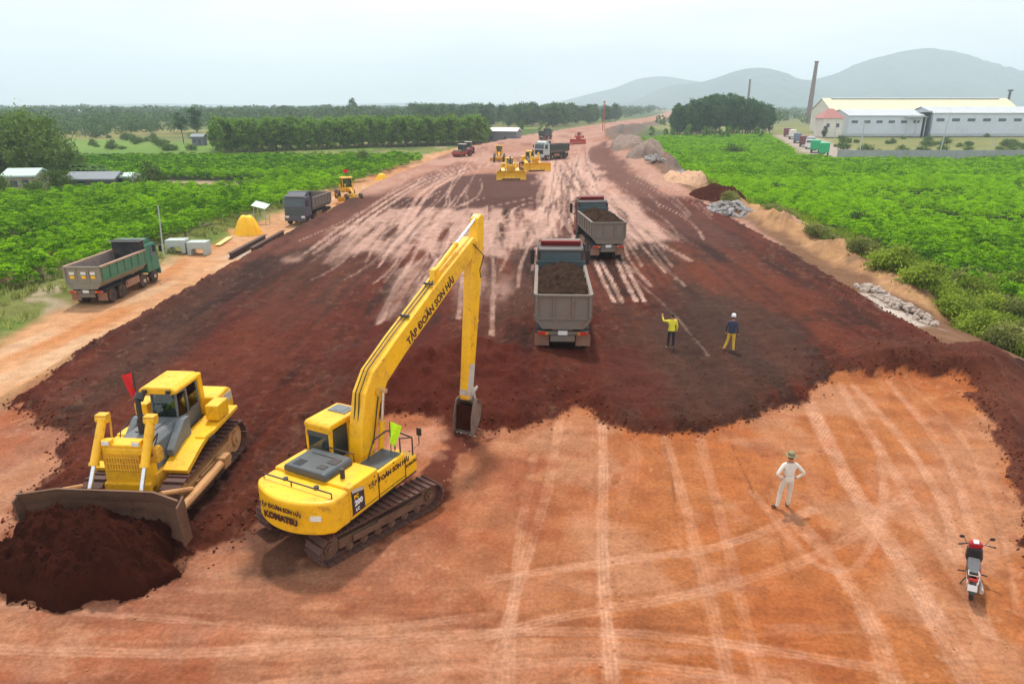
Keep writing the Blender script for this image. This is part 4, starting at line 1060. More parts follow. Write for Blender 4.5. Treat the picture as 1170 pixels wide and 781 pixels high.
# rail, mirror, pennant
b = MB(); b.tube([(.55, 1.55, 1.66), (.55, 1.55, 2.3), (.6, 1.1, 2.5), (.65, .4, 2.5), (.65, .1, 2.0)], .025, 6); b.tube([(1.25, 1.5, 1.66), (1.25, 1.5, 2.25), (1.2, .95, 2.45), (1.2, .95, 2.0)], .025, 6); b.tube([(.55, 1.55, 2.3), (1.25, 1.5, 2.25)], .025, 6); b.build('handrail', BLKM, **u)
b = MB(); b.cyl((.9, .9, 2.0), (.9, .9, 2.95), .014, n=6); pp = b.build('pennant_pole', BLKM, **u)
b = MB(); g = [[(.9 + .06 * i * (1 - j / 10), .9 + .03 * math.sin(i * 1.2 + j * .7) + .04 * i * (1 - j / 9), 2.95 - j * .1 - i * .03) for i in range(6)] for j in range(8)]
vs = [p for r in g for p in r]; fs = [(j * 6 + i, j * 6 + i + 1, (j + 1) * 6 + i + 1, (j + 1) * 6 + i) for j in range(7) for i in range(5)]; n0 = len(vs)
b.add(vs + [(p[0], p[1] + .008, p[2]) for p in vs], fs + [tuple(n0 + i for i in f[::-1]) for f in fs]); b.build('pennant', LIMEC, pp)
for sx, xx in ((-1, -1.42), (1, 1.42)):
    b = MB(); b.tube([(sx * 1.3, 1.5, 1.9), (xx, 1.62, 2.0), (xx, 1.62, 2.35)], .015, 6); b.box((xx, 1.64, 2.42), (.16, .04, .24)); b.build('mirror', BLKM, **u)
b = MB(); b.tube([(-.5, -.32, 2.1), (-.5, -.32, 2.36), (.5, -.32, 2.36), (.5, -.32, 2.1)], .018, 6); b.build('deck_rail', BLKM, **u)
b = MB()
for yy in (-1.5, -.5, .4, 1.2): b.cyl((1.335, yy, 1.95), (1.36, yy, 1.95), .022, n=8)
b.build('latches', BLKM, **u)
b = MB(); b.box((.9, .35, 1.99), (.7, 1.1, .012)); b.build('tread_plate', DGRY, **u)
# lettering
def side_text(txt, x, y, z, size, ang=0.0, mat=INK, sx=1.0, bold=.006, nm='lettering'):
    M = Matrix.Translation((x, y, z)) @ Matrix.Rotation(math.pi / 2, 4, 'Z') @ Matrix.Rotation(math.pi / 2, 4, 'X') @ Matrix.Rotation(ang, 4, 'Z')
    return text_part(txt, nm, mat, ex, size, M, .004, bold, sx, rot=UR)
side_text('TẬP ĐOÀN SƠN HẢI', bx + bw + .006, 4.15, 5.5, .36, math.atan2(6.92 - 4.45, 7.3 - 2.6), sx=.95, bold=.012)
side_text('TẬP ĐOÀN SƠN HẢI', 1.338, .2, 1.72, .21, 0, sx=1.0, bold=.009)
side_text('KOMATSU', 1.33, 1.3, 1.5, .12, 0, bold=.004)
b = MB(); b.prism([(-1.5, 1.24), (-.98, 1.24), (-.98, 1.86), (-1.5, 1.98)], 'x', 1.345, 1.353); b.build('model_decal', BLKM, **u)
b = MB(); b.prism([(-1.5, 1.92), (-.98, 1.80), (-.98, 1.9), (-1.5, 2.02)], 'x', 1.354, 1.358); b.build('decal_stripe', LGRY, **u)
DYEL = paint('decal_yellow', srgb(245, 190, 20), (0.3, .2, .1), .1); DWHT = paint('decal_white', (.75, .75, .75), (.4, .3, .2), .1)
side_text('PC', 1.36, -1.32, 1.75, .16, 0, DYEL); side_text('200', 1.36, -1.24, 1.56, .22, 0, DWHT, bold=.012); side_text('LC', 1.36, -1.3, 1.36, .13, 0, DWHT)
def rear_text(txt, x, y, z, size, tilt=0., sx=1.0, bold=.006):
    M = Matrix.Translation((x, y, z)) @ Matrix.Rotation(tilt, 4, 'Z') @ Matrix.Rotation(math.pi / 2, 4, 'X')
    return text_part(txt, 'lettering', INK, ex, size, M, .004, bold, sx, rot=UR)
rear_text('TẬP ĐOÀN SƠN HẢI', -.0, -2.785, 1.78, .18, 0, sx=.88); rear_text('KOMATSU', .0, -2.785, 1.5, .25, 0, bold=.016)
# ------------------------------------------------------------------ four-axle tipper lorry
def colour_paint(nm, rgb, amt=.4, rough=.45): return paint(nm, srgb(*rgb), srgb(140, 96, 72), amt, rough, mud=.4)
BEDG = paint('tipper_body_grey', srgb(118, 108, 98), srgb(132, 92, 70), 0.6, 0.65, bump=.15, mud=.55)
BEDI = paint('tipper_body_inside', srgb(122, 112, 112), srgb(170, 138, 116), 0.6, 0.8, bump=.15)
MUDF = paint('muddy_flap', srgb(150, 112, 92), srgb(120, 80, 62), 0.6, 0.9)

def wheel(root, x, y, r, w, side, dual=False, rimmat=None):
    b = MB()
    for k in ((0, 1) if dual else (0,)):
        xo = x - side * k * (w + .05)
        n = 22; rings = []
        for dx, rr in ((-w / 2, r * .62), (-w / 2, r * .93), (-w * .32, r), (w * .32, r), (w / 2, r * .93), (w / 2, r * .62)):
            rings.append([(xo + dx, y + rr * math.cos(a * math.tau / n), r + rr * math.sin(a * math.tau / n)) for a in range(n)])
        b.loft(rings)
    t = b.build('wheel', TYRE, root, smooth=True)
    q = MB(); q.cyl((x - w * .3, y, r), (x + side * w * .36, y, r), r * .6, n=16); q.cyl((x, y, r), (x + side * w * (.7 if not dual else .2), y, r), r * .28, n=10)
    q.build('rim', rimmat or LGRY, t, smooth=True)
    return t

def make_truck(name, label, loc, rz, cabc, bedc, group, scale=1.0, bed_side=None, rail=None, headboard=None, canopy=False, grille=BLKM, plates=True, yellow_patches=False, cat='dump truck', visor=None, hb=.6, cab_up=0.0, back=None, cab_body=None):
    t = thing(name, label, cat, loc, rz, group)
    t.scale = (scale,) * 3
    ch = MB()
    for sx in (-1, 1): ch.box((sx * .42, -.3, .93), (.1, 7.2, .26))
    for y in (-3.6, -2.3, -.4, 1.2, 3.0): ch.box((0, y, .9), (.9, .12, .18))
    for y in (-3.0, -1.7, 1.3, 2.9): ch.cyl((-1.0, y, .52), (1.0, y, .52), .1, n=8)
    for sx in (-1, 1): ch.box((sx * .9, -.2, .85), (.5, 1.7, .5))
    ch.build('chassis', BLKM, t, .01)
    for y in (-3.0, -1.7):
        for sx in (-1, 1): wheel(t, sx * 1.06, y, .52, .27, sx, True)
    for y in (1.3, 2.9):
        for sx in (-1, 1): wheel(t, sx * 1.06, y, .52, .29, sx)
    side = bed_side or bedc
    # body floor and sides (tub with chamfered lower corners)
    z0, z1, hw = 1.3, 2.72, 1.24
    b = MB(); b.prism([(-hw + .36, z0), (hw - .36, z0), (hw, z0 + .42), (hw - .05, z0 + .44), (hw - .4, z0 + .07), (-hw + .4, z0 + .07), (-hw + .05, z0 + .44), (-hw, z0 + .42)], 'y', -4.05, 2.0)
    b.box((0, -1, z0 - .1), (.9, 5.9, .18)); bed = b.build('tipper_body', BEDI if bed_side is None else bedc, t, .008)
    for sx in (-1, 1):
        b = MB(); b.box((sx * (hw - .03), -1.02, (z0 + .42 + z1) / 2), (.06, 6.04, z1 - z0 - .42))
        for k in range(7): b.box((sx * (hw + .03), -3.85 + k * .95, (z0 + .45 + z1) / 2), (.07, .1, z1 - z0 - .5))
        b.box((sx * (hw + .03), -1.02, z0 + .5), (.06, 6.0, .08))
        sp = b.build('side_panel', side, bed, .006)
        b = MB(); b.box((sx * hw, -1.02, z1 + .05), (.16, 6.04, .12)); b.build('top_rail', rail or bedc, bed, .015)
    b = MB(); b.box((0, 1.98, (z0 + z1 + hb) / 2 + .12), (2 * hw, .07, z1 - z0 + hb))
    for sx in (-.7, 0, .7): b.box((sx, 2.04, (z0 + z1 + hb) / 2 + .12), (.09, .07, z1 - z0 + hb))
    if canopy: b.prism([(2.0, z1 + .7), (2.05, z1 + .78), (1.5, z1 + .8), (1.4, z1 + .76)], 'x', -hw, hw)
    b.box((0, 1.98, z1 + hb + .16), (2 * hw + .06, .14, .1)); b.build('headboard', headboard or bedc, bed, .01)
    # tailgate
    tz0 = z0 - .04
    b = MB(); b.prism([(-hw + .34, tz0), (hw - .34, tz0), (hw, tz0 + .42), (hw, z1 + .1), (-hw, z1 + .1), (-hw, tz0 + .42)], 'y', -4.12, -4.06)
    for x in (-.42, .42): b.box((x, -4.15, (tz0 + z1) / 2 + .2), (.08, .07, z1 - tz0 - .42))
    for sx in (-1, 1):
        b.box((sx * (hw - .05), -4.16, (tz0 + z1) / 2 + .28), (.12, .1, z1 - tz0 - .4))
        b.prism([(sx * (hw - .1), tz0 + .42), (sx * (hw + .01), tz0 + .40), (sx * (hw - .34), tz0 - .02), (sx * (hw - .4), tz0 + .08)], 'y', -4.21, -4.12)
    b.box((0, -4.16, tz0 + .04), (1.76, .1, .1)); b.box((0, -4.16, z1 + .06), (2.5, .1, .1)); b.box((0, -4.15, tz0 + .44), (2.3, .06, .06))
    tg = b.build('tailgate', bedc, bed, .008)
    if yellow_patches:
        for x in (-.7, .1, .75):
            q = MB(); q.box((x, -4.17, 2.35), (.36, .02, .2)); q.build('marker_plate', LAMP, tg)
            q = MB(); q.box((x, -4.17, 2.08), (.3, .02, .18)); q.build('marker_plate', DYEL, tg)
    # rear lights, bumper, flaps, plate
    b = MB(); b.box((0, -4.02, 1.02), (2.3, .1, .16)); b.box((0, -3.98, .75), (1.1, .06, .3)); b.build('rear_bumper', BEDG, t, .01)
    for sx in (-1, 1):
        b = MB(); b.box((sx * .92, -4.09, 1.02), (.44, .05, .15)); tl = b.build('tail_light', REDL, t, .008)
        b = MB(); b.box((sx * .72, -4.125, 1.02), (.12, .02, .12)); b.build('indicator', ORGL, tl)
        b = MB(); b.box((sx * .93, -3.8, .62), (.66, .03, .56), rot=(.06, 0, 0)); b.build('mud_flap', MUDF, t)
        b = MB(); b.prism([(-3.75, .8), (-3.6, 1.12), (-1.1, 1.12), (-.95, .8), (-1.0, .8), (-1.15, 1.08), (-3.55, 1.08), (-3.7, .8)], 'x', sx * .8, sx * 1.22); b.build('mudguard', BLKM, t)
        b = MB(); b.box((sx * 1.16, -.2, .84), (.05, 1.9, .52)); b.build('side_guard', MUDF, t, .01)
    if plates:
        b = MB(); b.box((0, -4.1, 1.05), (.42, .03, .2)); b.build('number_plate', WHT, t)
    # cab
    c = MB(); pr = [(2.12, .95), (2.12, 3.0), (2.3, 3.12), (3.5, 3.12), (3.78, 2.95), (3.92, 2.1), (3.95, .95)]
    c.prism(pr, 'x', -1.2, 1.2); cab = c.build('cab', cab_body or cabc, t, .06)
    c = MB(); c.prism([(2.2, 3.13), (2.35, 3.5), (2.9, 3.52), (3.4, 3.2), (3.45, 3.13)] if not cab_body else [(2.9, 3.1), (2.8, 3.36), (3.0, 3.44), (3.5, 3.28), (3.75, 3.0)], 'x', -1.05, 1.05); c.build('roof_deflector', cabc, cab, .05)
    c = MB(); c.box((0, 3.72, 3.18), (2.3, .34, .06), rot=(-.25, 0, 0)); c.build('sun_visor', visor or BLKM, cab, .015)
    c = MB(); c.tube([(-1.1, 2.28, 3.3), (-1.0, 2.25, 3.56), (1.0, 2.25, 3.56), (1.1, 2.28, 3.3)], .035, 6); c.build('roof_bar', LGRY, cab)
    c = MB(); c.add([(-1.08, 3.84, 2.12), (1.08, 3.84, 2.12), (1.02, 3.765, 2.92), (-1.02, 3.765, 2.92), (-1.08, 3.945, 2.12), (1.08, 3.945, 2.12), (1.02, 3.81, 2.92), (-1.02, 3.81, 2.92)], [(0, 1, 2, 3), (7, 6, 5, 4), (0, 4, 5, 1), (1, 5, 6, 2), (2, 6, 7, 3), (3, 7, 4, 0)]); c.build('windscreen', GLS, cab)
    c = MB(); c.box((0, 2.105, 2.58), (2.1, .02, .7)); c.build('rear_window', back or GLS, cab)
    for sx in (-1, 1):
        c = MB(); c.prism([(2.75, 1.05), (2.75, 2.98), (3.62, 2.98), (3.78, 2.1), (3.78, 1.05)], 'x', sx * 1.19, sx * 1.225); d = c.build('door', cabc, cab, .012)
        c = MB(); c.prism([(2.83, 2.1), (2.83, 2.9), (3.55, 2.9), (3.68, 2.1)], 'x', sx * 1.22, sx * 1.235); c.build('door_window', GLS, d)
        c = MB(); c.box((sx * 1.235, 2.85, 1.95), (.03, .16, .05)); c.build('door_handle', BLKM, d)
        c = MB(); c.tube([(sx * 1.2, 3.6, 2.95), (sx * 1.5, 3.8, 2.9), (sx * 1.5, 3.8, 2.3), (sx * 1.22, 3.7, 2.2)], .02, 6); c.box((sx * 1.5, 3.8, 2.55), (.22, .08, .5)); c.build('mirror', BLKM, cab)
        c = MB(); c.box((sx * .9, 3.99, .98), (.42, .06, .22)); c.build('headlight', LAMP, cab, .015)
    c = MB(); c.box((0, 3.955, 1.55), (1.9, .05, .75))
    for k in range(4): c.box((0, 3.985, 1.27 + k * .18), (1.8, .04, .05))
    c.build('grille', grille, cab)
    c = MB(); c.box((0, 3.92, .78), (2.42, .2, .5), top=(1, .9)); c.build('front_bumper', cabc, t, .04)
    if cab_up:
        for o in [cab] + list(cab.children) + [g for q in cab.children for g in q.children]:
            for v in o.data.vertices:
                if v.co.z > 2.0: v.co.z += cab_up * min(1, v.co.z - 2.0)
    for sx in (-1, 1):
        c = MB(); c.box((sx * (hw - .085), -1.02, (z0 + .45 + z1) / 2), (.03, 5.98, z1 - z0 - .42)); c.build('side_liner', BEDI, bed)
    return t

GRP = 'four axle tipper lorries on the site'
BLKC = paint('charcoal_cab', srgb(44, 36, 38), srgb(120, 80, 64), .3, .45); DRED = colour_paint('dark_red_cab', (128, 22, 26), .25); GREENC = colour_paint('green_cab', (34, 112, 88), .25); BLUC = colour_paint('slate_cab', (66, 74, 90), .3)
GREENS = paint('faded_green_panel', srgb(62, 116, 88), srgb(140, 130, 110), .5, .6); BEDG2 = paint('grey_olive_body', srgb(136, 132, 116), srgb(130, 104, 82), .5, .65, mud=.4); RUST = paint('rusty_rail', srgb(176, 146, 122), srgb(120, 72, 50), .6, .8)
TARPB = paint('dusty_black_tarp', srgb(42, 42, 44), srgb(140, 122, 116), .5, .8); TEAL = paint('slate_panel', srgb(62, 78, 82), srgb(100, 84, 74), .4, .6); WCAB = colour_paint('pale_cab', (176, 186, 184), .35)
DARKBED = paint('dark_bed', srgb(50, 62, 58), srgb(110, 90, 74), .4, .6)
def place(maker, x, y, *a, **k): return maker(*a[:2], (x, y, zat(x, y)), *a[2:], **k)
def bed_load(truck, label, mat, seed, h=.55, name='soil_load'):
    """loose soil heaped in a tipper body, a thing of its own resting on the floor"""
    nx, ny = 60, 140
    X, Y = np.meshgrid(np.linspace(-1.15, 1.15, nx), np.linspace(-4.0, 1.9, ny))
    Z = 2.56 + h * np.clip(1 - (X / 1.25) ** 2, 0, 1) * np.clip(1 - ((Y + 1.0) / 3.3) ** 2, 0, 1) ** .6 + fbm(X, Y, .8, 4, seed, .65) * .2 + np.abs(fbm(X, Y, .3, 3, seed + 3)) * .16
    idx = np.arange(nx * ny).reshape(ny, nx); Fq = np.stack([idx[:-1, :-1], idx[:-1, 1:], idx[1:, 1:], idx[1:, :-1]], -1).reshape(-1, 4)
    o_n = nx * ny; V = np.stack([X.ravel(), Y.ravel(), Z.ravel()], 1)
    edge = np.concatenate([idx[0, :], idx[1:, -1], idx[-1, -2::-1], idx[-2:0:-1, 0]])
    low = V[edge].copy(); low[:, 2] = 1.85; V = np.concatenate([V, low]); m = len(edge)
    sk = np.array([[edge[i], o_n + i, o_n + (i + 1) % m, edge[(i + 1) % m]] for i in range(m)]); Fq = np.concatenate([Fq, sk])
    me = np_mesh(name, V, Fq, mat, smooth=True); o = bpy.data.objects.new(name, me); COL.objects.link(o)
    o.location = truck.location; o.rotation_euler = truck.rotation_euler; o.scale = truck.scale
    return tag(o, label, 'soil load', 'loads of soil in the lorries')

t1 = place(make_truck, 2.55, 35.3, 'dump_truck', 'loaded grey tipper lorry with dark red cab, nearest of two seen from behind', R(-2.5), DRED, BEDG, GRP, scale=1.04, headboard=TEAL, visor=DRED, hb=.1, cab_up=.55, back=TEAL, cab_body=BLKC)
bed_load(t1, 'brown soil heaped in the nearer red-cab lorry on the formation', SOILG, 4)
t2 = place(make_truck, 6.9, 56.4, 'dump_truck', 'loaded grey tipper lorry with dark red cab, just beyond its twin, pale tracks behind it', R(5), DRED, BEDG, GRP, scale=1.02, headboard=TEAL, visor=DRED, hb=.1, cab_up=.45, back=TEAL, cab_body=BLKC)
bed_load(t2, 'brown soil heaped in the farther red-cab lorry', SOILG, 9, .5)
t3 = place(make_truck, -27.4, 47.6, 'dump_truck', 'empty green tipper lorry with grey dusty body parked on the left haul road', R(-1), GREENC, BEDG2, GRP, scale=.93, bed_side=GREENS, rail=RUST, headboard=TARPB, canopy=True, yellow_patches=True)
t4 = place(make_truck, -22.9, 79.5, 'dump_truck', 'slate blue tipper lorry facing the camera on the haul road beside the yellow grader', R(174), BLUC, BEDG, GRP, scale=.98, headboard=BLKM, canopy=True, grille=TEAL)
t5 = place(make_truck, 8.6, 157.5, 'dump_truck', 'pale cab tipper lorry with dark body far up the formation beside two yellow bulldozers', R(140), WCAB, DARKBED, GRP, scale=1.12)
t6 = place(make_truck, 11.5, 250, 'dump_truck', 'dark green tipper lorry on the far left edge of the formation near the white shed', R(-20), colour_paint('dull_green_cab', (60, 92, 80), .3), DARKBED, GRP, scale=1.0)

# ------------------------------------------------------------------ far plant
dz2 = make_dozer('bulldozer', 'yellow bulldozer facing the camera with a clean wide blade, left of the far pair', (-.35, 116.0, zat(-.35, 116)), R(184), 'far pair of bulldozers', mud=False, blade_mat=YEL)
dz3 = dup(dz2, kidtree(dz2), (3.5, 131.0, zat(3.5, 131)), R(196), 'yellow bulldozer right of and behind the other far bulldozer', scale=1.12)
dz2.scale = (1.0, 1.0, 1.0); dz2.scale = (1.06,) * 3
ORNG = paint('faded_orange_red', srgb(186, 74, 54), srgb(150, 90, 66), .4, .5)
dz4 = dup(dz2, kidtree(dz2), (20.4, 222.0, zat(20.4, 222)), R(170), 'orange red bulldozer farthest up the formation by the spoil heaps', scale=1.1)
dz4['group'] = ''; del dz4['group']
for c in list(dz4.children):
    if c.type == 'MESH' and c.name.split('.')[0] in ('radiator_guard', 'blade', 'fender', 'cab_roof', 'fuel_tank', 'rollover_post', 'side_box', 'grille', 'main_frame', 'hydraulic_cylinder'):
        c.data = c.data.copy(); c.data.materials[0] = ORNG

RRED = colour_paint('roller_red', (158, 38, 40), .35)
def make_roller(name, label, loc, rz, group):
    t = thing(name, label, 'road roller', loc, rz, group)
    b = MB(); b.cyl((-1.06, 1.9, .78), (1.06, 1.9, .78), .78, n=32); b.build('drum', MUDM, t, smooth=True)
    b = MB()
    for sx in (-1, 1): b.box((sx * 1.18, 1.7, .8), (.12, 1.9, .4))
    b.box((0, 2.8, .8), (2.4, .16, .45)); b.box((0, .8, .85), (2.4, .2, .5)); b.build('drum_frame', RRED, t, .03)
    b = MB(); b.prism([(.3, .6), (.3, 1.2), (-.4, 1.25), (-.6, 1.7), (-2.5, 1.62), (-2.8, 1.4), (-2.8, .7)], 'x', -.85, .85); b.build('engine_body', RRED, t, .06)
    for k in range(1):
        b = MB(); b.box((0, -2.82, 1.15), (1.3, .03, .5)); b.build('rear_grille', BLKM, t)
    c = MB(); c.box((0, .1, 1.35), (1.6, 1.4, .3))
    for sx in (-1, 1):
        for y in (-.5, .72): c.box((sx * .75, y, 2.05), (.09, .09, 1.3))
    cb = c.build('cab', DGRY, t, .01)
    c = MB(); c.box((0, .1, 2.75), (1.75, 1.5, .14), top=(.94, .94)); c.build('canopy', LGRY, cb, .03)
    for nm, cc, dd in (('windscreen', (0, .74, 2.1), (1.4, .02, 1.1)), ('rear_window', (0, -.52, 2.1), (1.4, .02, 1.1)), ('side_window', (.76, .1, 2.1), (.02, 1.1, 1.1)), ('side_window', (-.76, .1, 2.1), (.02, 1.1, 1.1))):
        c = MB(); c.box(cc, dd); c.build(nm, GLS, cb)
    for sx in (-1, 1): wheel(t, sx * .85, -1.6, .75, .5, sx, rimmat=RRED)
    return t
rl1 = make_roller('road_roller', 'red single drum road roller at the left edge far up the formation, nearer of two', (-11.3, 166, zat(-11.3, 166)), R(150), 'red road rollers')
dup(rl1, kidtree(rl1), (-10.6, 176, zat(-10.6, 176)), R(170), 'red single drum road roller just behind the nearer roller at the left edge')

def make_grader(name, label, loc, rz, group):
    t = thing(name, label, 'motor grader', loc, rz, group)
    b = MB(); b.prism([(-2.9, .9), (-2.9, 1.7), (-.9, 1.85), (-.9, .9)], 'x', -.5, .5); b.build('engine_hood', YELD, t, .06)
    b = MB(); b.tube([(0, -.9, 1.2), (0, .6, 1.55), (0, 2.2, 1.65), (0, 3.3, 1.2), (0, 3.5, .8)], .16, 8); b.box((0, 3.5, .75), (1.7, .25, .22)); b.build('main_frame', YELD, t)
    c = MB(); c.box((0, -.35, 1.45), (1.3, 1.2, .5))
    for sx in (-1, 1):
        for y in (-.9, .2): c.box((sx * .62, y, 2.2), (.08, .08, 1.2))
    cb = c.build('cab', YELD, t, .01)
    c = MB(); c.box((0, -.35, 2.86), (1.5, 1.4, .12)); c.build('cab_roof', YELD, cb, .03)
    for nm, cc, dd in (('windscreen', (0, .21, 2.2), (1.16, .02, 1.1)), ('rear_window', (0, -.91, 2.2), (1.16, .02, 1.1)), ('side_window', (.63, -.35, 2.2), (.02, 1.0, 1.1)), ('side_window', (-.63, -.35, 2.2), (.02, 1.0, 1.1))):
        c = MB(); c.box(cc, dd); c.build(nm, CLR, cb)
    b = MB(); b.prism([(0, 0), (.12, .3), (.1, .62), (.05, .62), (.06, .3), (-.06, 0)], 'x', -1.9, 1.9, M=Matrix.Translation((0, 1.3, .12)) @ Matrix.Rotation(.4, 4, 'Z')); b.cyl((0, 1.35, .8), (0, 1.35, .92), .75, n=24); b.build('moldboard', YELD, t)
    for y in (-2.4, -1.1):
        for sx in (-1, 1): wheel(t, sx * .95, y, .62, .38, sx, rimmat=YELD)
    for sx in (-1, 1): wheel(t, sx * .9, 3.5, .62, .38, sx, rimmat=YELD)
    b = MB(); b.cyl((.3, -2.0, 1.7), (.3, -2.0, 2.4), .06, n=8); b.build('exhaust_pipe', BLKM, t)
    for sx in (-1, 1): ram(t, (sx * .45, 1.0, 2.1), (sx * .6, 1.3, .7), .06, .6, mat=YELD)
    return t
gr = make_grader('motor_grader', 'yellow motor grader parked behind the slate blue lorry on the haul road', (-21.4, 92.5, zat(-21.4, 92.5)), R(205), 'motor graders')
gr2 = dup(gr, kidtree(gr), (-2.7, 153, zat(-2.7, 153)), R(180), 'yellow motor grader facing the camera behind the far pair of bulldozers', scale=1.08)
b = MB(); b.cyl((-.5, -.9, 2.9), (-.5, -.9, 3.9), .015, n=6); gp = b.build('flag_pole', BLKM, gr)
b = MB(); b.box((-.2, -.9, 3.62), (.6, .02, .45)); b.build('flag', REDC, gp)

# ------------------------------------------------------------------ motorbike (rear view, front wheel turned)
def make_motorbike(loc, rz):
    t = thing('motorbike', 'small red and black motorbike parked on its stand on the orange clay', 'motorbike', loc, rz)
    BPL = paint('black_plastic', (.02, .02, .022), srgb(150, 90, 60), .15, .35); REDP = paint('red_plastic', (.42, .012, .02), srgb(150, 80, 50), .1, .3); SEAT = paint('grey_seat', (.075, .08, .085), srgb(150, 110, 90), .25, .55)
    def tw(y, nm):
        n = 24; b = MB(); rings = []
        for i in range(n):
            a = i * math.tau / n; cy, cz = y + .25 * math.cos(a), .29 + .25 * math.sin(a)
            rings.append([(.05 * math.cos(q * math.tau / 8), cy + .045 * math.sin(q * math.tau / 8) * math.cos(a), cz + .045 * math.sin(q * math.tau / 8) * math.sin(a)) for q in range(8)])
        rings.append(rings[0]); b.loft(rings, cap=False); w = b.build(nm, BLK, t, smooth=True)
        b = MB(); b.cyl((-.06, y, .29), (.06, y, .29), .06, n=12)
        for k in range(5):
            a = k * math.tau / 5; b.cyl((0, y, .29), (0, y + .22 * math.cos(a), .29 + .22 * math.sin(a)), .018, n=6)
        b.build('rim', LGRY, w)
    tw(-.6, 'rear_wheel'); tw(.66, 'front_wheel')
    b = MB()
    for sx in (-1, 1): b.tube([(sx * .09, .66, .29), (sx * .09, .5, .62), (sx * .06, .42, .8)], .022, 8)
    b.build('front_fork', LGRY, t)
    b = MB(); b.prism([(.9, .52), (.8, .6), (.62, .62), (.5, .54), (.52, .5), (.64, .57), (.8, .55)], 'x', -.06, .06); b.build('front_mudguard', REDP, t, .01)
    b = MB(); b.loft([[(-.12, .28, .42), (.12, .28, .42), (.12, .2, .42), (-.12, .2, .42)], [(-.2, .42, .6), (.2, .42, .6), (.18, .3, .6), (-.18, .3, .6)], [(-.17, .46, .86), (.17, .46, .86), (.15, .33, .86), (-.15, .33, .86)]]); b.build('leg_shield', BPL, t, .02)
    b = MB(); b.loft([[(-.11, .3, .55), (.11, .3, .55), (.1, -.1, .46), (-.1, -.1, .46)], [(-.1, .3, .62), (.1, .3, .62), (.1, -.1, .7), (-.1, -.1, .7)]]); b.box((0, 0, .36), (.26, .36, .22)); b.build('body_frame', BPL, t, .02)
    b = MB(); b.loft([[(-.14, .12, .66), (.14, .12, .66), (.11, .12, .73), (-.11, .12, .73)], [(-.15, -.3, .68), (.15, -.3, .68), (.13, -.3, .77), (-.13, -.3, .77)], [(-.11, -.7, .74), (.11, -.7, .74), (.09, -.7, .81), (-.09, -.7, .81)]]); b.build('seat', SEAT, t, .025)
    for sx in (-1, 1):
        b = MB(); b.loft([[(sx * .12, .1, .5), (sx * .15, .1, .5), (sx * .15, .1, .66), (sx * .12, .1, .66)], [(sx * .13, -.3, .52), (sx * .17, -.3, .52), (sx * .16, -.3, .7), (sx * .12, -.3, .7)], [(sx * .06, -.82, .66), (sx * .09, -.82, .66), (sx * .08, -.82, .76), (sx * .05, -.82, .76)]]); b.build('side_cover', BPL if sx < 0 else REDP, t, .01)
    b = MB(); b.box((0, -.86, .68), (.2, .05, .07)); b.build('tail_light', REDL, t, .015)
    b = MB(); b.tube([(-.1, -.6, .78), (-.11, -.85, .8), (.11, -.85, .8), (.1, -.6, .78)], .014, 6); b.build('grab_rail', LGRY, t)
    b = MB(); b.prism([(-.62, .6), (-.84, .58), (-.98, .36), (-.96, .36), (-.83, .55), (-.62, .57)], 'x', -.07, .07); b.build('rear_mudguard', BPL, t)
    b = MB(); b.box((0, -.93, .5), (.2, .012, .15), rot=(-.35, 0, 0)); b.build('number_plate', WHT, t)
    b = MB(); b.tube([(.16, .1, .26), (.17, -.2, .26), (.18, -.35, .3), (.19, -.85, .4)], [.02, .02, .045, .05], 10); b.build('exhaust_pipe', LGRY, t, smooth=True)
    for sx in (-1, 1):
        b = MB(); b.tube([(sx * .1, -.58, .3), (sx * .13, -.45, .66)], .025, 8); b.build('shock_absorber', CHRM, t)
        b = MB(); b.tube([(sx * .12, .12, .3), (sx * .32, .1, .29)], .018, 6); b.build('foot_peg', BPL, t)
    S = Matrix.Translation((0, .4, 0)) @ Matrix.Rotation(.22, 4, 'Z') @ Matrix.Translation((0, -.4, 0))
    b = MB(); b.tube([(-.36, .26, 1.0), (-.2, .36, .98), (0, .4, .95), (.2, .36, .98), (.36, .26, 1.0)], .016, 8, M=S); hb = b.build('handlebar', BPL, t)
    b = MB(); b.loft([[(-.14, .34, .86), (.14, .34, .86), (.1, .52, .82), (-.1, .52, .82)], [(-.17, .32, .98), (.17, .32, .98), (.12, .5, .98), (-.12, .5, .98)], [(-.1, .36, 1.05), (.1, .36, 1.05), (.07, .46, 1.04), (-.07, .46, 1.04)]], M=S); b.build('handlebar_cowl', REDP, t, .02)
    b = MB(); b.box((0, .36, 1.04), (.12, .1, .03), rot=(.5, 0, 0), M=S); b.build('speedometer', LAMP, t)
    for sx in (-1, 1):
        b = MB(); b.tube([(sx * .2, .34, .99), (sx * .26, .34, 1.12), (sx * .3, .32, 1.16)], .008, 6, M=S); b.ell((sx * .33, .31, 1.19), (.065, .02, .045), 10, 6, M=S); b.build('mirror', BPL, hb)
        b = MB(); b.cyl((sx * .27, .31, .993), (sx * .4, .24, 1.0), .021, n=8, M=S); b.build('grip', BPL, hb)
    b = MB(); b.tube([(-.12, .0, .22), (-.24, -.05, .01)], .014, 6); b.build('side_stand', BPL, t)
    t.rotation_euler = (0, R(-5), rz)
    return t
mbp = P(1121, 664, .3)
make_motorbike((mbp[0] - .03, mbp[1] + .25, zat(*mbp) + .0), R(-33))

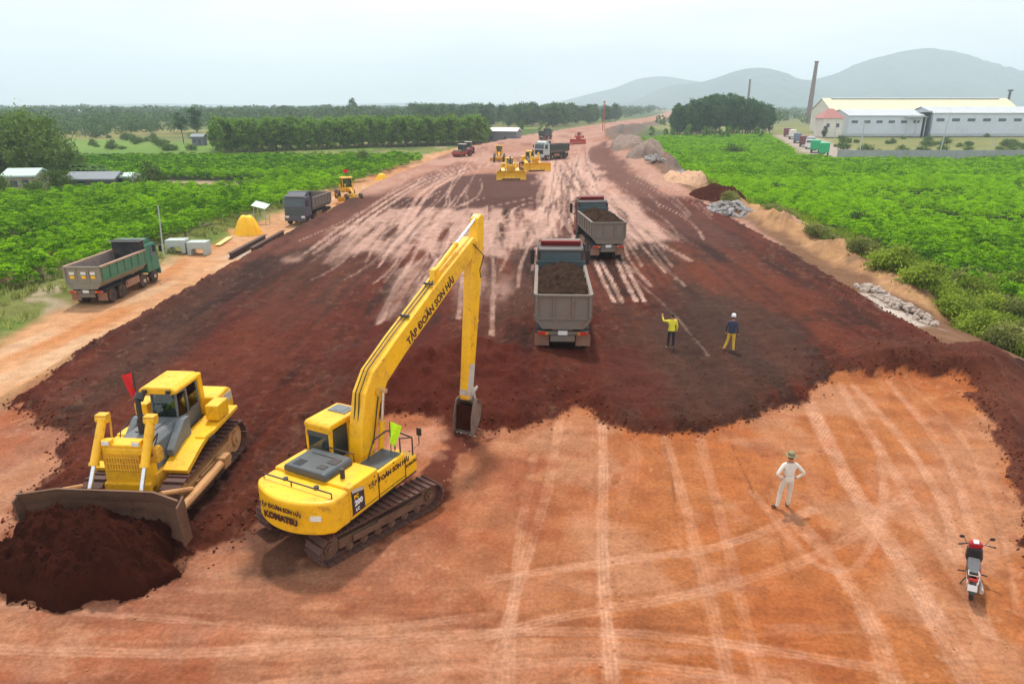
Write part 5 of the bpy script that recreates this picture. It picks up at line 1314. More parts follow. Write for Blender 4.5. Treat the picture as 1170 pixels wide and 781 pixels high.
# ------------------------------------------------------------------ people
SKIN = paint('skin', srgb(176, 120, 90), srgb(150, 96, 70), .2, .6)
def cloth(nm, rgb): return paint(nm, srgb(*rgb), tuple(c * .7 for c in srgb(*rgb)), .35, .85, scale=4, bump=.25)
def make_person(label, loc, rz, J, shirt, trousers, shoes, hair, hat=None, scale=1.0, lean=0, name='person', group=None):
    """J: joint dict, metres, facing +Y. One skinned body mesh; clothes are painted regions of it plus child hems/hat."""
    order = ['pelvis', 'waist', 'chest', 'neck', 'headb', 'shL', 'elL', 'wrL', 'haL', 'shR', 'elR', 'wrR', 'haR', 'hipL', 'knL', 'anL', 'toL', 'hipR', 'knR', 'anR', 'toR']
    rad = dict(pelvis=(.155, .115), waist=(.14, .1), chest=(.165, .115), neck=(.06, .06), headb=(.055, .06), shL=(.07, .07), elL=(.05, .05), wrL=(.036, .036), haL=(.042, .026), hipL=(.09, .1), knL=(.065, .07), anL=(.05, .055), toL=(.042, .034))
    for k in list(rad):
        if k.endswith('L'): rad[k[:-1] + 'R'] = rad[k]
    ed = [('pelvis', 'waist'), ('waist', 'chest'), ('chest', 'neck'), ('neck', 'headb'), ('chest', 'shL'), ('shL', 'elL'), ('elL', 'wrL'), ('wrL', 'haL'), ('chest', 'shR'), ('shR', 'elR'), ('elR', 'wrR'), ('wrR', 'haR'),
          ('pelvis', 'hipL'), ('hipL', 'knL'), ('knL', 'anL'), ('anL', 'toL'), ('pelvis', 'hipR'), ('hipR', 'knR'), ('knR', 'anR'), ('anR', 'toR')]
    me = bpy.data.meshes.new('skel'); me.from_pydata([J[k] for k in order], [(order.index(a), order.index(c)) for a, c in ed], [])
    o = bpy.data.objects.new('skel', me); COL.objects.link(o)
    sk = o.modifiers.new('Skin', 'SKIN'); sk.use_smooth_shade = True
    for i, k in enumerate(order):
        s = me.skin_vertices[0].data[i]; s.radius = rad[k]; s.use_root = (k == 'pelvis')
    sb = o.modifiers.new('Sub', 'SUBSURF'); sb.levels = 2; sb.render_levels = 2
    bpy.context.view_layer.update()
    body = bpy.data.meshes.new_from_object(o.evaluated_get(bpy.context.evaluated_depsgraph_get()))
    bpy.data.objects.remove(o)
    mats = [shirt, trousers, SKIN, shoes, hair]
    body.materials.clear()
    for m in mats: body.materials.append(m)
    reg = {('pelvis', 'waist'): 0, ('waist', 'chest'): 0, ('chest', 'neck'): 0, ('neck', 'headb'): 2, ('anL', 'toL'): 3, ('anR', 'toR'): 3, ('wrL', 'haL'): 2, ('wrR', 'haR'): 2}
    segs = []
    for a, c in ed:
        r = reg.get((a, c), 1 if a[:3] in ('hip', 'knL', 'knR', 'pel') else 0)
        segs.append((Vector(J[a]), Vector(J[c]), r))
    pz = J['pelvis'][2]
    for p in body.polygons:
        c = p.center; best = (1e9, 0)
        for a, e, r in segs:
            d = e - a; tt = max(0, min(1, (c - a).dot(d) / max(1e-9, d.dot(d)))); dd = (a + d * tt - c).length
            if dd < best[0]: best = (dd, r)
        p.material_index = best[1]; p.use_smooth = True
    bm = bmesh.new(); bm.from_mesh(body)
    # head, ears, nose, eyes and fingers are grown into the same mesh
    hb = Vector(J['headb']); hd = Vector(J.get('face', (0, 1, 0))).normalized(); hM = Matrix.Translation(hb + Vector((0, 0, .10))) @ hd.to_track_quat('Y', 'Z').to_matrix().to_4x4()
    ex_ = MB(); ex_.ell((0, 0, 0), (.078, .098, .118), 16, 12, 2, hM); ex_.ell((0, .03, -.06), (.058, .062, .06), 12, 8, 2, hM)
    ex_.add([(-.016, .088, -.03), (.016, .088, -.03), (0, .118, -.03), (0, .092, .02)], [(0, 1, 2), (0, 2, 3), (2, 1, 3)], 2, hM)
    for sx in (-1, 1):
        ex_.ell((sx * .08, -.005, -.01), (.012, .022, .032), 8, 6, 2, hM); ex_.ell((sx * .03, .09, .005), (.012, .008, .007), 8, 6, 3, hM)
    ex_.ell((0, .092, -.062), (.022, .008, .006), 8, 6, 0 if False else 2, hM)
    ex_.ell((0, -.014, .03), (.084, .098, .104), 14, 10, 4, hM)
    for s in 'LR':
        w = Vector(J['wr' + s]); h = Vector(J['ha' + s]); d = (h - w).normalized(); sid = d.cross(Vector((0, 0, 1)) if abs(d.z) < .8 else Vector((0, 1, 0))).normalized(); nn = sid.cross(d)
        for k, ln in enumerate((.065, .078, .074, .056)):
            p0 = h + sid * (-.03 + .02 * k) - d * .01; p1 = p0 + d * ln * .5 + nn * .006; p2 = p1 + d * ln * .42 + nn * .025
            ex_.tube([p0, p1, p2], [.0105, .0095, .007], 6, 2)
        sg = -1 if s == 'L' else 1
        p0 = w + d * .03 + sid * .03 * sg; ex_.tube([p0, p0 + d * .04 + sid * .025 * sg, p0 + d * .075 + sid * .03 * sg], [.013, .011, .008], 6, 2)
    o2 = len(bm.verts); vs = [bm.verts.new(p) for p in ex_.v]
    for f, mi in zip(ex_.f, ex_.m):
        fc = bm.faces.new([vs[i] for i in f]); fc.material_index = mi; fc.smooth = True
    bm.to_mesh(body); bm.free(); body.name = name
    p = bpy.data.objects.new(name, body); COL.objects.link(p); p.location = loc; p.rotation_euler = (0, 0, rz); p.scale = (scale,) * 3
    tag(p, label, 'person', group)
    if hat:
        b = MB(); n = 18; brim = .115 if 'cap' in label else .155
        rings = [[(r * math.cos(i * math.tau / n), 1.12 * r * math.sin(i * math.tau / n), z) for i in range(n)] for r, z in ((brim - .005, .02), (brim, .028), (.1, .045), (.096, .12), (.07, .145), (.02, .15))]
        b.loft(rings, M=hM @ Matrix.Translation((0, -.005, .035)) @ Matrix.Rotation(.1, 4, 'X')); b.build('hat', hat, p, smooth=True)
    # shirt hem as a child garment
    b = MB(); c = Vector(J['pelvis']); n = 16
    b.loft([[(c.x + rr[0] * math.cos(i * math.tau / n), c.y + rr[1] * math.sin(i * math.tau / n), c.z + z) for i in range(n)] for rr, z in (((.176, .136), -.03), ((.18, .14), .0), ((.165, .13), .1), ((.15, .118), .16))], cap=False)
    b.build('shirt_hem', shirt, p, smooth=True)
    return p
STAND = dict(pelvis=(0, 0, .93), waist=(0, .0, 1.1), chest=(0, .0, 1.32), neck=(0, .0, 1.47), headb=(0, .015, 1.54),
             shL=(-.19, 0, 1.4), elL=(-.26, -.02, 1.13), wrL=(-.27, .06, .9), haL=(-.27, .09, .82), shR=(.19, 0, 1.4), elR=(.26, -.02, 1.13), wrR=(.27, .06, .9), haR=(.27, .09, .82),
             hipL=(-.1, 0, .88), knL=(-.12, .02, .48), anL=(-.13, -.02, .08), toL=(-.15, .14, .035), hipR=(.1, 0, .88), knR=(.12, .02, .48), anR=(.13, -.02, .08), toR=(.15, .14, .035))
def pose(**k): d = dict(STAND); d.update(k); return d
WCL = cloth('white_workwear', (214, 208, 196)); SHOE = paint('brown_shoe', srgb(74, 52, 40), srgb(120, 70, 46), .4, .7); HAIR = paint('black_hair', (.012, .011, .01), (.02, .018, .016), .3, .6)
KHA = paint('khaki_hat', srgb(128, 122, 88), srgb(90, 84, 60), .4, .9)
p1 = P(896, 579)
make_person('person in white workwear and khaki hat, hands on hips, on the orange clay', (p1[0], p1[1], zat(*p1)), R(4),
            pose(elL=(-.40, -.10, 1.16), wrL=(-.23, -.04, 1.0), haL=(-.17, .05, .98), elR=(.42, -.1, 1.17), wrR=(.24, -.04, 1.0), haR=(.17, .05, .98), hipL=(-.1, 0, .88), knL=(-.17, .04, .48), anL=(-.27, -.08, .08), toL=(-.38, .05, .035), knR=(.12, .02, .48), anR=(.1, .0, .08), toR=(.11, .16, .035), face=(.1, 1, -.15)),
            WCL, cloth('off_white_trousers', (206, 198, 182)), SHOE, HAIR, KHA, 1.02)
p2 = P(766, 397, .38)
make_person('person in yellow shirt and dark trousers raising the left arm, on dark fill', (p2[0], p2[1], zat(*p2) + .0), R(2),
            pose(elL=(-.40, .1, 1.36), wrL=(-.44, .26, 1.56), haL=(-.44, .3, 1.64), knL=(-.12, .02, .48), anL=(-.16, -.04, .08), toL=(-.2, .1, .035)),
            cloth('yellow_shirt', (226, 212, 60)), cloth('navy_trousers', (38, 34, 46)), paint('white_shoe', (.6, .58, .55), (.4, .3, .2), .3), HAIR, None, .98)
p3 = P(834, 400, .38)
make_person('person in navy shirt, mustard trousers and white cap, on dark fill', (p3[0], p3[1], zat(*p3) + .0), R(-28),
            pose(waist=(.0, .02, 1.1), chest=(.0, .05, 1.32), neck=(0, .07, 1.47), headb=(0, .1, 1.54), shL=(-.19, .05, 1.4), shR=(.19, .05, 1.4), knL=(-.16, .04, .48), anL=(-.28, -.06, .08), toL=(-.36, .08, .035), anR=(.16, -.06, .08)),
            cloth('navy_shirt', (52, 56, 78)), cloth('mustard_trousers', (214, 172, 60)), paint('pale_shoe', srgb(190, 160, 140), srgb(130, 90, 70), .4), HAIR, paint('white_cap', (.7, .7, .7), (.5, .4, .3), .2), 1.0)
SEATD = pose(pelvis=(0, -.1, .28), waist=(0, -.12, .45), chest=(0, -.1, .68), neck=(0, -.08, .83), headb=(0, -.06, .9), shL=(-.19, -.1, .76), shR=(.19, -.1, .76), elL=(-.27, .06, .52), elR=(.27, .06, .52), wrL=(-.2, .28, .5), wrR=(.2, .28, .5), haL=(-.19, .36, .5), haR=(.19, .36, .5),
             hipL=(-.1, -.06, .25), hipR=(.1, -.06, .25), knL=(-.14, .36, .3), knR=(.14, .36, .3), anL=(-.14, .42, -.08), anR=(.14, .42, -.08), toL=(-.15, .56, -.12), toR=(.15, .56, -.12))
dv = hM @ (Vector((0.08, -.85, 1.42)) * DZ_S)
make_person('operator in lime vest seated in the cab of the near bulldozer', dv, DZ_RZ, SEATD, cloth('lime_vest', (150, 190, 50)), cloth('dark_trousers', (40, 42, 46)), SHOE, HAIR, None, .95)

# ------------------------------------------------------------------ roadside odds and ends
def tarp(label, x, y, rx, ry, h, seed, rz, group):
    nn = 72; kk = 26; V = []
    for k in range(kk):
        s = k / (kk - 1)
        for i in range(nn):
            a = i * math.tau / nn
            fold = 1 + .10 * s * math.sin(a * 9 + seed + 1.5 * math.sin(a * 2)) + .05 * s * math.sin(a * 17 + seed * 2)
            r = (s ** .6) * fold * (.72 + .28 * s ** 3)
            sq = 1 / max(abs(math.cos(a)), abs(math.sin(a))) ** .5
            z = h * (1 - s ** 3.2) + .12 * math.sin(a * 3 + seed) * (1 - s) * s * 2
            V.append((rx * r * sq * math.cos(a), ry * r * sq * math.sin(a), max(.01, z)))
    Fq = [(k * nn + i, k * nn + (i + 1) % nn, (k + 1) * nn + (i + 1) % nn, (k + 1) * nn + i) for k in range(kk - 1) for i in range(nn)]
    o = bpy.data.objects.new('tarpaulin_cover', np_mesh('tarpaulin_cover', V, Fq, paint('orange_yellow_tarp', srgb(255, 196, 20), srgb(236, 140, 10), .6, .5, scale=1.2), smooth=True)); COL.objects.link(o)
    o.location = (x, y, zat(x, y)); o.rotation_euler = (0, 0, rz); return tag(o, label, 'tarpaulin', group)
tarp('orange yellow tarpaulin draped over a stack beside the left haul road', -26.7, 70.6, 1.25, 1.1, 1.9, 1.0, .4, 'orange tarpaulins by the haul road')
tarp('small orange tarpaulin heap farther up the left road edge', -20.8, 114, .9, .7, 1.0, 3.0, .2, 'orange tarpaulins by the haul road')
tarp('smallest orange tarpaulin heap at the left road edge by the field', -21.6, 121, .6, .6, .8, 5.0, .2, 'orange tarpaulins by the haul road')
t = thing('sign_board', 'pale tilted board on thin posts between the orange tarpaulin and slate blue lorry', 'board', (-27.6, 77.6, zat(-27.6, 77.6)), R(-25))
b = MB(); b.box((0, 0, 2.0), (2.0, .9, .06), rot=(R(28), R(8), 0)); b.build('panel', paint('mint_panel', srgb(206, 232, 222), srgb(170, 180, 170), .2), t)
for x in (-.8, .8):
    for y in (-.3, .3): b = MB(); b.cyl((x, y, 0), (x, y, 2.0 + y * .5), .04, n=8); b.build('post', LGRY, t)
CONC = paint('pale_concrete', srgb(176, 186, 182), srgb(140, 130, 118), .5, .9)
for i, (x, y, l) in enumerate(((-29.1, 60.4, 'pale concrete culvert block by the haul road, left of a pair'), (-27.35, 60.6, 'pale concrete culvert block by the haul road, right of a pair'))):
    b = MB(); b.prism([(-.82, 0), (-.82, 1.15), (.82, 1.15), (.82, 0), (.5, 0), (.5, .42), (.35, .55), (-.35, .55), (-.5, .42), (-.5, 0)], 'y', -.6, .6)
    o = b.build('concrete_block', CONC, bevel=.04, loc=(x, y, zat(x, y)), rot=(0, 0, R(3))); tag(o, l, 'concrete block', 'concrete culvert blocks')
for i, (x, y, L_, lab) in enumerate(((-23.9, 63.0, 9.0, 'long dark steel beam lying along the haul road, left of two'), (-22.5, 64.3, 9.0, 'long dark steel beam lying at the fill edge, right of two'))):
    b = MB(); b.box((0, 0, .03), (.36, L_, .05)); b.box((0, 0, .25), (.06, L_, .4)); b.box((0, 0, .46), (.36, L_, .05))
    o = b.build('steel_beam', paint('dark_rusty_beam', srgb(66, 44, 38), srgb(110, 66, 50), .5, .8), bevel=.005, loc=(x, y, zat(x, y) + .05), rot=(0, 0, R(0))); tag(o, lab, 'steel beam', 'steel beams by the haul road')
b = MB(); b.box((0, 0, .08), (.5, 4.2, .08)); o = b.build('timber_plank', paint('pale_timber', srgb(226, 196, 120), srgb(180, 140, 90), .4, .8), bevel=.01, loc=(-27.4, 66.2, zat(-27.4, 66.2) + .05), rot=(0, 0, .1)); tag(o, 'pale yellow timber plank on the ground before the orange tarpaulin', 'plank')
# grey rubble pile: broken slabs
def rubble(label, x, y, rx, ry, h, n, mat, seed, group, big=.5):
    t = MB(); rg = random.Random(seed)
    for k in range(n):
        a = rg.uniform(0, math.tau); r = math.sqrt(rg.random()); px, py = rx * r * math.cos(a), ry * r * math.sin(a)
        s = rg.uniform(.25, 1) * big; zz = h * max(0, 1 - r ** 1.4)
        for _ in range(2):
            t.box((px, py, zz * rg.uniform(.5, 1)), (s * rg.uniform(.7, 1.4), s * rg.uniform(.6, 1.2), s * rg.uniform(.25, .7)), rot=(rg.uniform(-.6, .6), rg.uniform(-.6, .6), rg.uniform(0, 3)), top=(rg.uniform(.6, .95), rg.uniform(.6, .95)))
    o = t.build('rubble_pile', mat, bevel=.02, loc=(x, y, zat(x, y) - .05), seg=1); return tag(o, label, 'rubble pile', group)
STONE = paint('grey_broken_stone', srgb(150, 146, 144), srgb(110, 92, 84), .5, .9, bump=.3)
rubble('pile of grey broken slabs on the right edge of the formation, largest of all', 24.6, 79.0, 2.4, 5.0, 1.2, 130, STONE, 4, 'grey rubble along the right edge', .75)
for i, (u, v, rx, ry, h, n_, lab) in enumerate(((1030, 362, .9, 3.2, .5, 90, 'low pale rubble strip at the toe of the right bank nearest the camera'), (995, 342, .7, 2.0, .4, 50, 'small pale rubble heap beside the sand ridge near the scrub'), (775, 207, 1.6, 4.0, .8, 60, 'grey rubble heap on the right edge just beyond the brown mound'), (748, 196, 1.8, 6.0, .9, 60, 'grey rubble heap farthest up the right edge'))):
    x, y = P(u, v, -.5); rubble(lab, x, y, rx, ry, h, n_, STONE if i > 1 else paint('pale_stone', srgb(166, 150, 138), srgb(130, 100, 84), .5, .9, bump=.3), 20 + i, 'grey rubble along the right edge', .5 if i < 2 else .8)
for i, (x, y, rx, ry, h, l) in enumerate(((27.0, 93, 3.4, 5.0, 1.0, 'dark brown soil mound at the right road edge next to the grey slabs'), (30.5, 71, 2.2, 5.5, 1.4, 'pinkish bare soil mound between the sand ridge and right field'),)):
    mound('soil_mound', l, 'soil mound', (x, y), rx, ry, h, SOILM if i == 0 else paint('pink_subsoil', srgb(176, 134, 110), srgb(130, 90, 72), .6, 1.0, bump=.6), .3 * i, 60 + i, 1.3, .3, 'soil mounds on the right verge')
for (x, y, rx, ry, h, l) in ((27.0, 112, 3.5, 5, 1.4, 'sandy spoil mound beside the brown mound on the right verge'), (28.0, 150, 4, 8, 2.4, 'grey brown spoil mound up the right edge, nearer of two'), (29.5, 185, 4.5, 10, 2.6, 'grey brown spoil mound up the right edge, farther of two')):
    mound('spoil_mound', l, 'spoil mound', (x, y), rx, ry, h, paint('grey_spoil', srgb(138, 118, 106), srgb(92, 70, 60), .7, 1.0, bump=.6) if y > 130 else paint('sandy_spoil', srgb(196, 156, 124), srgb(150, 108, 84), .6, 1.0, bump=.6), .1, int(y), 1.2, .5, 'spoil mounds on the right verge', n=80)
# ------------------------------------------------------------------ plants
BARK = paint('bark', srgb(112, 98, 84), srgb(70, 60, 50), .6, .9, bump=.4); BARKP = paint('pale_bark', srgb(150, 140, 124), srgb(96, 84, 70), .5, .9, bump=.3)
F_CASS = foliage('cassava_leaves', (0.035, 0.135, 0.002), (0.31, 0.58, 0.006), .44, .12)
F_TREE = foliage('broad_leaves', (0.04, 0.085, 0.018), (0.15, 0.235, 0.045), .3, .3)
F_PLAN = foliage('plantation_leaves', (0.045, 0.11, 0.015), (0.2, 0.34, 0.045), .32, .1)
F_GROV = foliage('dark_grove_leaves', (0.025, 0.075, 0.028), (0.085, 0.17, 0.055), .28, .15)
F_SCRB = foliage('scrub_leaves', (0.10, 0.155, 0.016), (0.33, 0.43, 0.045), .38, .35)
F_OLIV = foliage('olive_scrub_leaves', (0.10, 0.125, 0.03), (0.32, 0.33, 0.09), .35, .35)
F_GRAS = foliage('grass_blades', (0.14, 0.18, 0.035), (0.40, 0.43, 0.13), .35, .25)
F_FAR = foliage('far_forest_leaves', (0.03, 0.075, 0.028), (0.10, 0.17, 0.055), .22, .02)
F_FOR = foliage('forest_edge_leaves', (0.03, 0.085, 0.03), (0.11, 0.2, 0.06), .25, .08)
F_BANA = foliage('banana_leaves', (0.035, 0.09, 0.015), (0.10, 0.2, 0.03), .3, .3)

def leaves(C, L, W, rg, up=0.0, dirs=None):
    """rhombic leaves at points C; returns V, F"""
    n = len(C)
    d = rg.normal(size=(n, 3)) if dirs is None else dirs
    d[:, 2] += up
    d /= np.linalg.norm(d, axis=1, keepdims=True) + 1e-9
    s = np.cross(d, rg.normal(size=(n, 3))); s /= np.linalg.norm(s, axis=1, keepdims=True) + 1e-9
    L = np.broadcast_to(L, n)[:, None]; W = np.broadcast_to(W, n)[:, None]
    nn = np.cross(d, s)
    V = np.stack([C - d * L * .5, C + s * W * .5 + nn * W * .15, C + d * L * .5, C - s * W * .5 + nn * W * .15], 1).reshape(-1, 3)
    return V, np.arange(4 * n, dtype=np.int32).reshape(n, 4)

def cassava_arrays(seed, ncl, nlobe, h=1.75, r=.75, ll=.42):
    rg = np.random.default_rng(seed); C = []; D = []; T = []
    for k in range(ncl):
        a = rg.uniform(0, math.tau); q = math.sqrt(rg.uniform(0, 1)); zz = h * (1 - .42 * q ** 2) - rg.uniform(0, .55) * (rg.random() < .6)
        c = np.array([r * q * math.cos(a), r * q * math.sin(a), zz]); t = rg.uniform(.0, .7)
        for j in range(nlobe):
            b = a + j * math.tau / nlobe + rg.uniform(-.2, .2)
            dv = np.array([math.cos(b), math.sin(b), -.35 + rg.uniform(-.25, .25)])
            C.append(c + dv * ll * .5); D.append(dv); T.append(t + rg.uniform(-.08, .08))
    C = np.array(C); D = np.array(D)
    V, Fq = leaves(C, ll, ll * .42, rg, 0, D)
    return V, Fq, np.repeat(np.array(T), 4)

def replicate(base, pts, rot, sc, tint_j):
    V, Fq, T = base; n = len(pts); m = len(V)
    ca, sa = np.cos(rot)[:, None], np.sin(rot)[:, None]
    X = (V[None, :, 0] * ca - V[None, :, 1] * sa) * sc[:, None] + pts[:, 0:1]
    Y = (V[None, :, 0] * sa + V[None, :, 1] * ca) * sc[:, None] + pts[:, 1:2]
    Z = V[None, :, 2] * sc[:, None] + pts[:, 2:3]
    VV = np.stack([X, Y, Z], -1).reshape(-1, 3)
    FF = (Fq[None] + (np.arange(n) * m)[:, None, None]).reshape(-1, Fq.shape[1])
    TT = (T[None] + tint_j[:, None]).reshape(-1)
    return VV, FF, TT

def inframe(x, y, marg=.08, add=3.0):
    dep = y * cP + 12 * sP
    return np.abs(x) < (585 / 800 + marg) * dep + add

def scatter(poly, sp, seed, jit=.35):
    rg = np.random.default_rng(seed); P_ = np.array(poly); lo, hi = P_.min(0), P_.max(0)
    gx, gy = np.meshgrid(np.arange(lo[0], hi[0], sp), np.arange(lo[1], hi[1], sp))
    x = gx.ravel() + rg.uniform(-jit, jit, gx.size) * sp; y = gy.ravel() + rg.uniform(-jit, jit, gx.size) * sp
    m = (poly_sd(poly, x, y) > 0) & inframe(x, y)
    return x[m], y[m]

LFIELD = [(-34.2, 45), (-33.2, 58), (-29.8, 81), (-26.6, 113), (-22.4, 150), (-20.5, 172), (-80, 177), (-130, 174), (-130, 128), (-62, 126), (-42, 123), (-42, 110), (-52, 108), (-60, 104), (-66, 98), (-100, 92), (-70, 45)]
pl = []
for poly, sd, side in ((LFIELD, 31, 0), (RFIELD, 32, 1)):
    x, y = scatter(poly, 1.6, sd, .26)
    keep = fbm(x, y, 9.0, 3, 300) > -.62
    x, y = x[keep], y[keep]; z, _ = heights(x, y, False)
    pl.append(np.stack([x, y, z - .05, np.full(len(x), side)], 1))
pl = np.concatenate(pl); order = np.argsort(pl[:, 0] ** 2 * .2 + pl[:, 1] ** 2)
vis = pl[order]; rgp = np.random.default_rng(9)
near, rest = vis[:300], vis[300:]
protos = []
for k in range(5):
    V, Fq, T = cassava_arrays(400 + k, 74, 6, ll=.24)
    st = MB()
    for j in range(4): a = j * 1.6 + k; st.tube([(0, 0, 0), (.12 * math.cos(a), .12 * math.sin(a), .7), (.4 * math.cos(a), .4 * math.sin(a), 1.35)], [.025, .02, .012], 4)
    nv = len(V); sq = [f for f in st.f if len(f) == 4]
    me = np_mesh('cassava_plant', np.concatenate([V, np.array(st.v)]), np.concatenate([Fq, np.array(sq) + nv]), [F_CASS, BARKP], np.concatenate([T, np.zeros(len(st.v))]))
    mi = np.zeros(len(me.polygons), np.int32); mi[len(Fq):] = 1; me.polygons.foreach_set('material_index', mi); protos.append(me)
CLAB = ['bushy green cassava plant standing in the left field along the verge', 'bushy green cassava plant standing in the right field behind the scrub']
for k, (x, y, z, sd) in enumerate(near):
    o = bpy.data.objects.new('cassava_plant', protos[k % 5]); COL.objects.link(o); s = rgp.uniform(.85, 1.2)
    o.location = (x, y, z); o.rotation_euler = (0, 0, rgp.uniform(0, 6.28)); o.scale = (s * 1.05, s * 1.05, s)
    tag(o, CLAB[int(sd)], 'plant', 'cassava plants in the %s field' % ('left', 'right')[int(sd)])
for sd, nm in ((0, 'left'), (1, 'right')):
    q = rest[rest[:, 3] == sd]
    VV = []; FF = []; TT = []; off = 0
    for lo, hi, ncl, nl, ll in ((0, 85, 52, 5, .27), (85, 130, 30, 4, .36), (130, 400, 17, 4, .5)):
        s = q[(q[:, 1] >= lo) & (q[:, 1] < hi)]
        if not len(s): continue
        for v in range(3):
            ss = s[v::3]
            if not len(ss): continue
            A, B, T = replicate(cassava_arrays(500 + v + ncl, ncl, nl, ll=ll), ss[:, :3], rgp.uniform(0, 6.28, len(ss)), rgp.uniform(.8, 1.2, len(ss)), rgp.uniform(-.12, .22, len(ss)))
            VV.append(A); FF.append(B + off); TT.append(T); off += len(A)
    o = bpy.data.objects.new('cassava_field', np_mesh('cassava_field', np.concatenate(VV), np.concatenate(FF), F_CASS, np.concatenate(TT))); COL.objects.link(o)
    tag(o, 'wide green cassava field on the %s of the dirt formation' % nm, 'crop', kind='stuff')

# --- trees: tapered trunk with limbs, crown of leaf clumps
def tree_meshes(seed, h, cr, z0, ncl, nlf, lsz, fmat, bark, squash=1.0, gap=.25, tr=.16, top_bias=0.0, spread=.34):
    rg = np.random.default_rng(seed); tk = MB(); hgt = h
    lean = rg.uniform(-.04, .04, 2) * h
    pts = [(lean[0] * t ** 2, lean[1] * t ** 2, h * .86 * t) for t in (0, .25, .5, .75, 1)]
    tk.tube(pts, [tr, tr * .8, tr * .6, tr * .4, tr * .15], 7)
    cz = (z0 + h) / 2; ch = (h - z0) / 2
    C = []; T = []; 
    for k in range(ncl):
        d = rg.normal(size=3); d /= np.linalg.norm(d); rr = rg.uniform(.35, 1.0) ** .6
        c = np.array([d[0] * cr * rr, d[1] * cr * rr, cz + d[2] * ch * rr * squash])
        wid = 1 - .35 * max(0, (c[2] - cz) / ch) - top_bias * max(0, -(c[2] - cz) / ch)
        c[:2] *= wid; c[:2] += lean * (c[2] / h) ** 2
        if rg.random() < .45:
            base = np.array([lean[0] * .3, lean[1] * .3, max(z0 * .6, c[2] * .62)]); tk.tube([tuple(base), tuple((base + c) / 2 + np.array([0, 0, .1])), tuple(c)], [tr * .32, tr * .2, tr * .07], 5)
        t = rg.uniform(0, .8); n = int(nlf * rg.uniform(.6, 1.4)); rc = cr * spread * rg.uniform(.7, 1.3)
        p = rg.normal(size=(n, 3)) * np.array([rc, rc, rc * .7]) * .6 + c
        C.append(p); T.append(np.full(n, t) + rg.uniform(-.15, .15, n))
    C = np.concatenate(C); T = np.concatenate(T); ok = C[:, 2] > .15; C = C[ok]; T = T[ok]
    V, Fq = leaves(C, lsz * rg.uniform(.7, 1.3, len(C)), lsz * .62, rg)
    me = np_mesh('crown', V, Fq, fmat, np.repeat(T, 4))
    tm = bpy.data.meshes.new('trunk'); tm.from_pydata(tk.v, [], tk.f); tm.materials.append(bark)
    tm.polygons.foreach_set('use_smooth', [True] * len(tm.polygons))
    return tm, me
def put_tree(name, meshes, label, cat, x, y, s, rz, group, sz=1.0):
    r = thing(name, label, cat, (x, y, zat_cache(x, y) - .1), rz, group); r.scale = (s, s, s * sz)
    for nm, me in zip(('trunk', 'crown'), meshes):
        c = bpy.data.objects.new(nm, me); COL.objects.link(c); c.parent = r
    return r
_zc = {}
def zat_cache(x, y): return zat(x, y)
rt = np.random.default_rng(123)
# plantation block on the left
PL = [tree_meshes(600 + k, 9.0, 2.0, .7, 30, 32, .6, F_PLAN, BARKP, gap=.3, tr=.11) for k in range(4)]
cnt = 0
for row in range(6):
    for k in range(38):
        u = 250 + k * 8.2 + rt.uniform(-2, 2); y = 197 + row * 5 + rt.uniform(-1, 1) + 46 * (k / 38.); x = (u - 585) / 800 * (y * cP + 3.9)
        if u > 560 or (row > 3 and k % 2): continue
        if x > edgeL(y) - 4: continue
        put_tree('plantation_tree', PL[cnt % 4], 'slim green plantation tree in the dense block left of the formation', 'tree', x, y, rt.uniform(.85, 1.12), rt.uniform(0, 6.28), 'plantation trees in the left block'); cnt += 1
# big trees round the houses at far left
BT = [tree_meshes(640 + k, 11.0, 4.6, 1.6, 60, 55, .5, F_TREE, BARK, spread=.3, tr=.3) for k in range(3)]
for k, (u, v, s, sz, lab) in enumerate(((42, 210, 1.12, 1.02, 'tallest broad tree of the dark clump behind the left cottage'), (8, 208, 1.05, .92, 'broad dark tree at the left picture edge behind the cottage'), (68, 206, .82, .98, 'rounded dark tree on the right side of the left clump'), (22, 195, 1.05, 1.02, 'dark broad tree at the back of the left clump'),
      (-25, 208, 1.0, .85, 'broad tree cut by the left picture edge'), (64, 224, .5, .72, 'bright green tree before the cottages, right of the white roof'), (-2, 228, .45, .8, 'dark tree low at the left picture edge before the clump'), (85, 200, .55, .75, 'small dark tree at the right end of the left clump'))):
    x, y = P(u, v, -1); put_tree('broadleaf_tree', BT[k % 3], lab, 'tree', x, y, s, k * 1.3, None, sz)
BU = [tree_meshes(660 + k, 2.0, 1.25, .1, 26, 40, .24, F_TREE, BARK, tr=.06, spread=.4) for k in range(3)]
def bush(meshes, lab, x, y, s, sz=1.0, grp=None, name='bush', cat='bush', k=0): return put_tree(name, meshes[k % len(meshes)], lab, cat, x, y, s, k * 2.1, grp, sz)
for k, (u, v, s, sz, lab) in enumerate(((160, 222, 1.5, .9, 'light green rounded bush right of the tin roofed cottage'), (174, 214, 1.2, 1.6, 'dark upright bush left of the bare plot'), (40, 232, 1.6, .8, 'mid green bush before the white roofed cottage'), (130, 222, 1.3, .6, 'low green bush in front of the tin roofed cottage'), (838, 176, 1.9, .9, 'round dark bush alone in the right cassava field'),
       (415, 190, 1.4, 1.1, 'small dark tree like bush alone in the far left cassava'), (985, 252, 1.1, 1.0, 'dark green shrub among the right cassava plants'), (888, 218, 1.0, 1.0, 'small dark shrub among the right cassava, left of centre'), (188, 207, .6, .8, 'tiny shrub on the bare plot'))):
    x, y = P(u, v, -1.2); bush(BU, lab, x, y, s, sz, None, k=k)
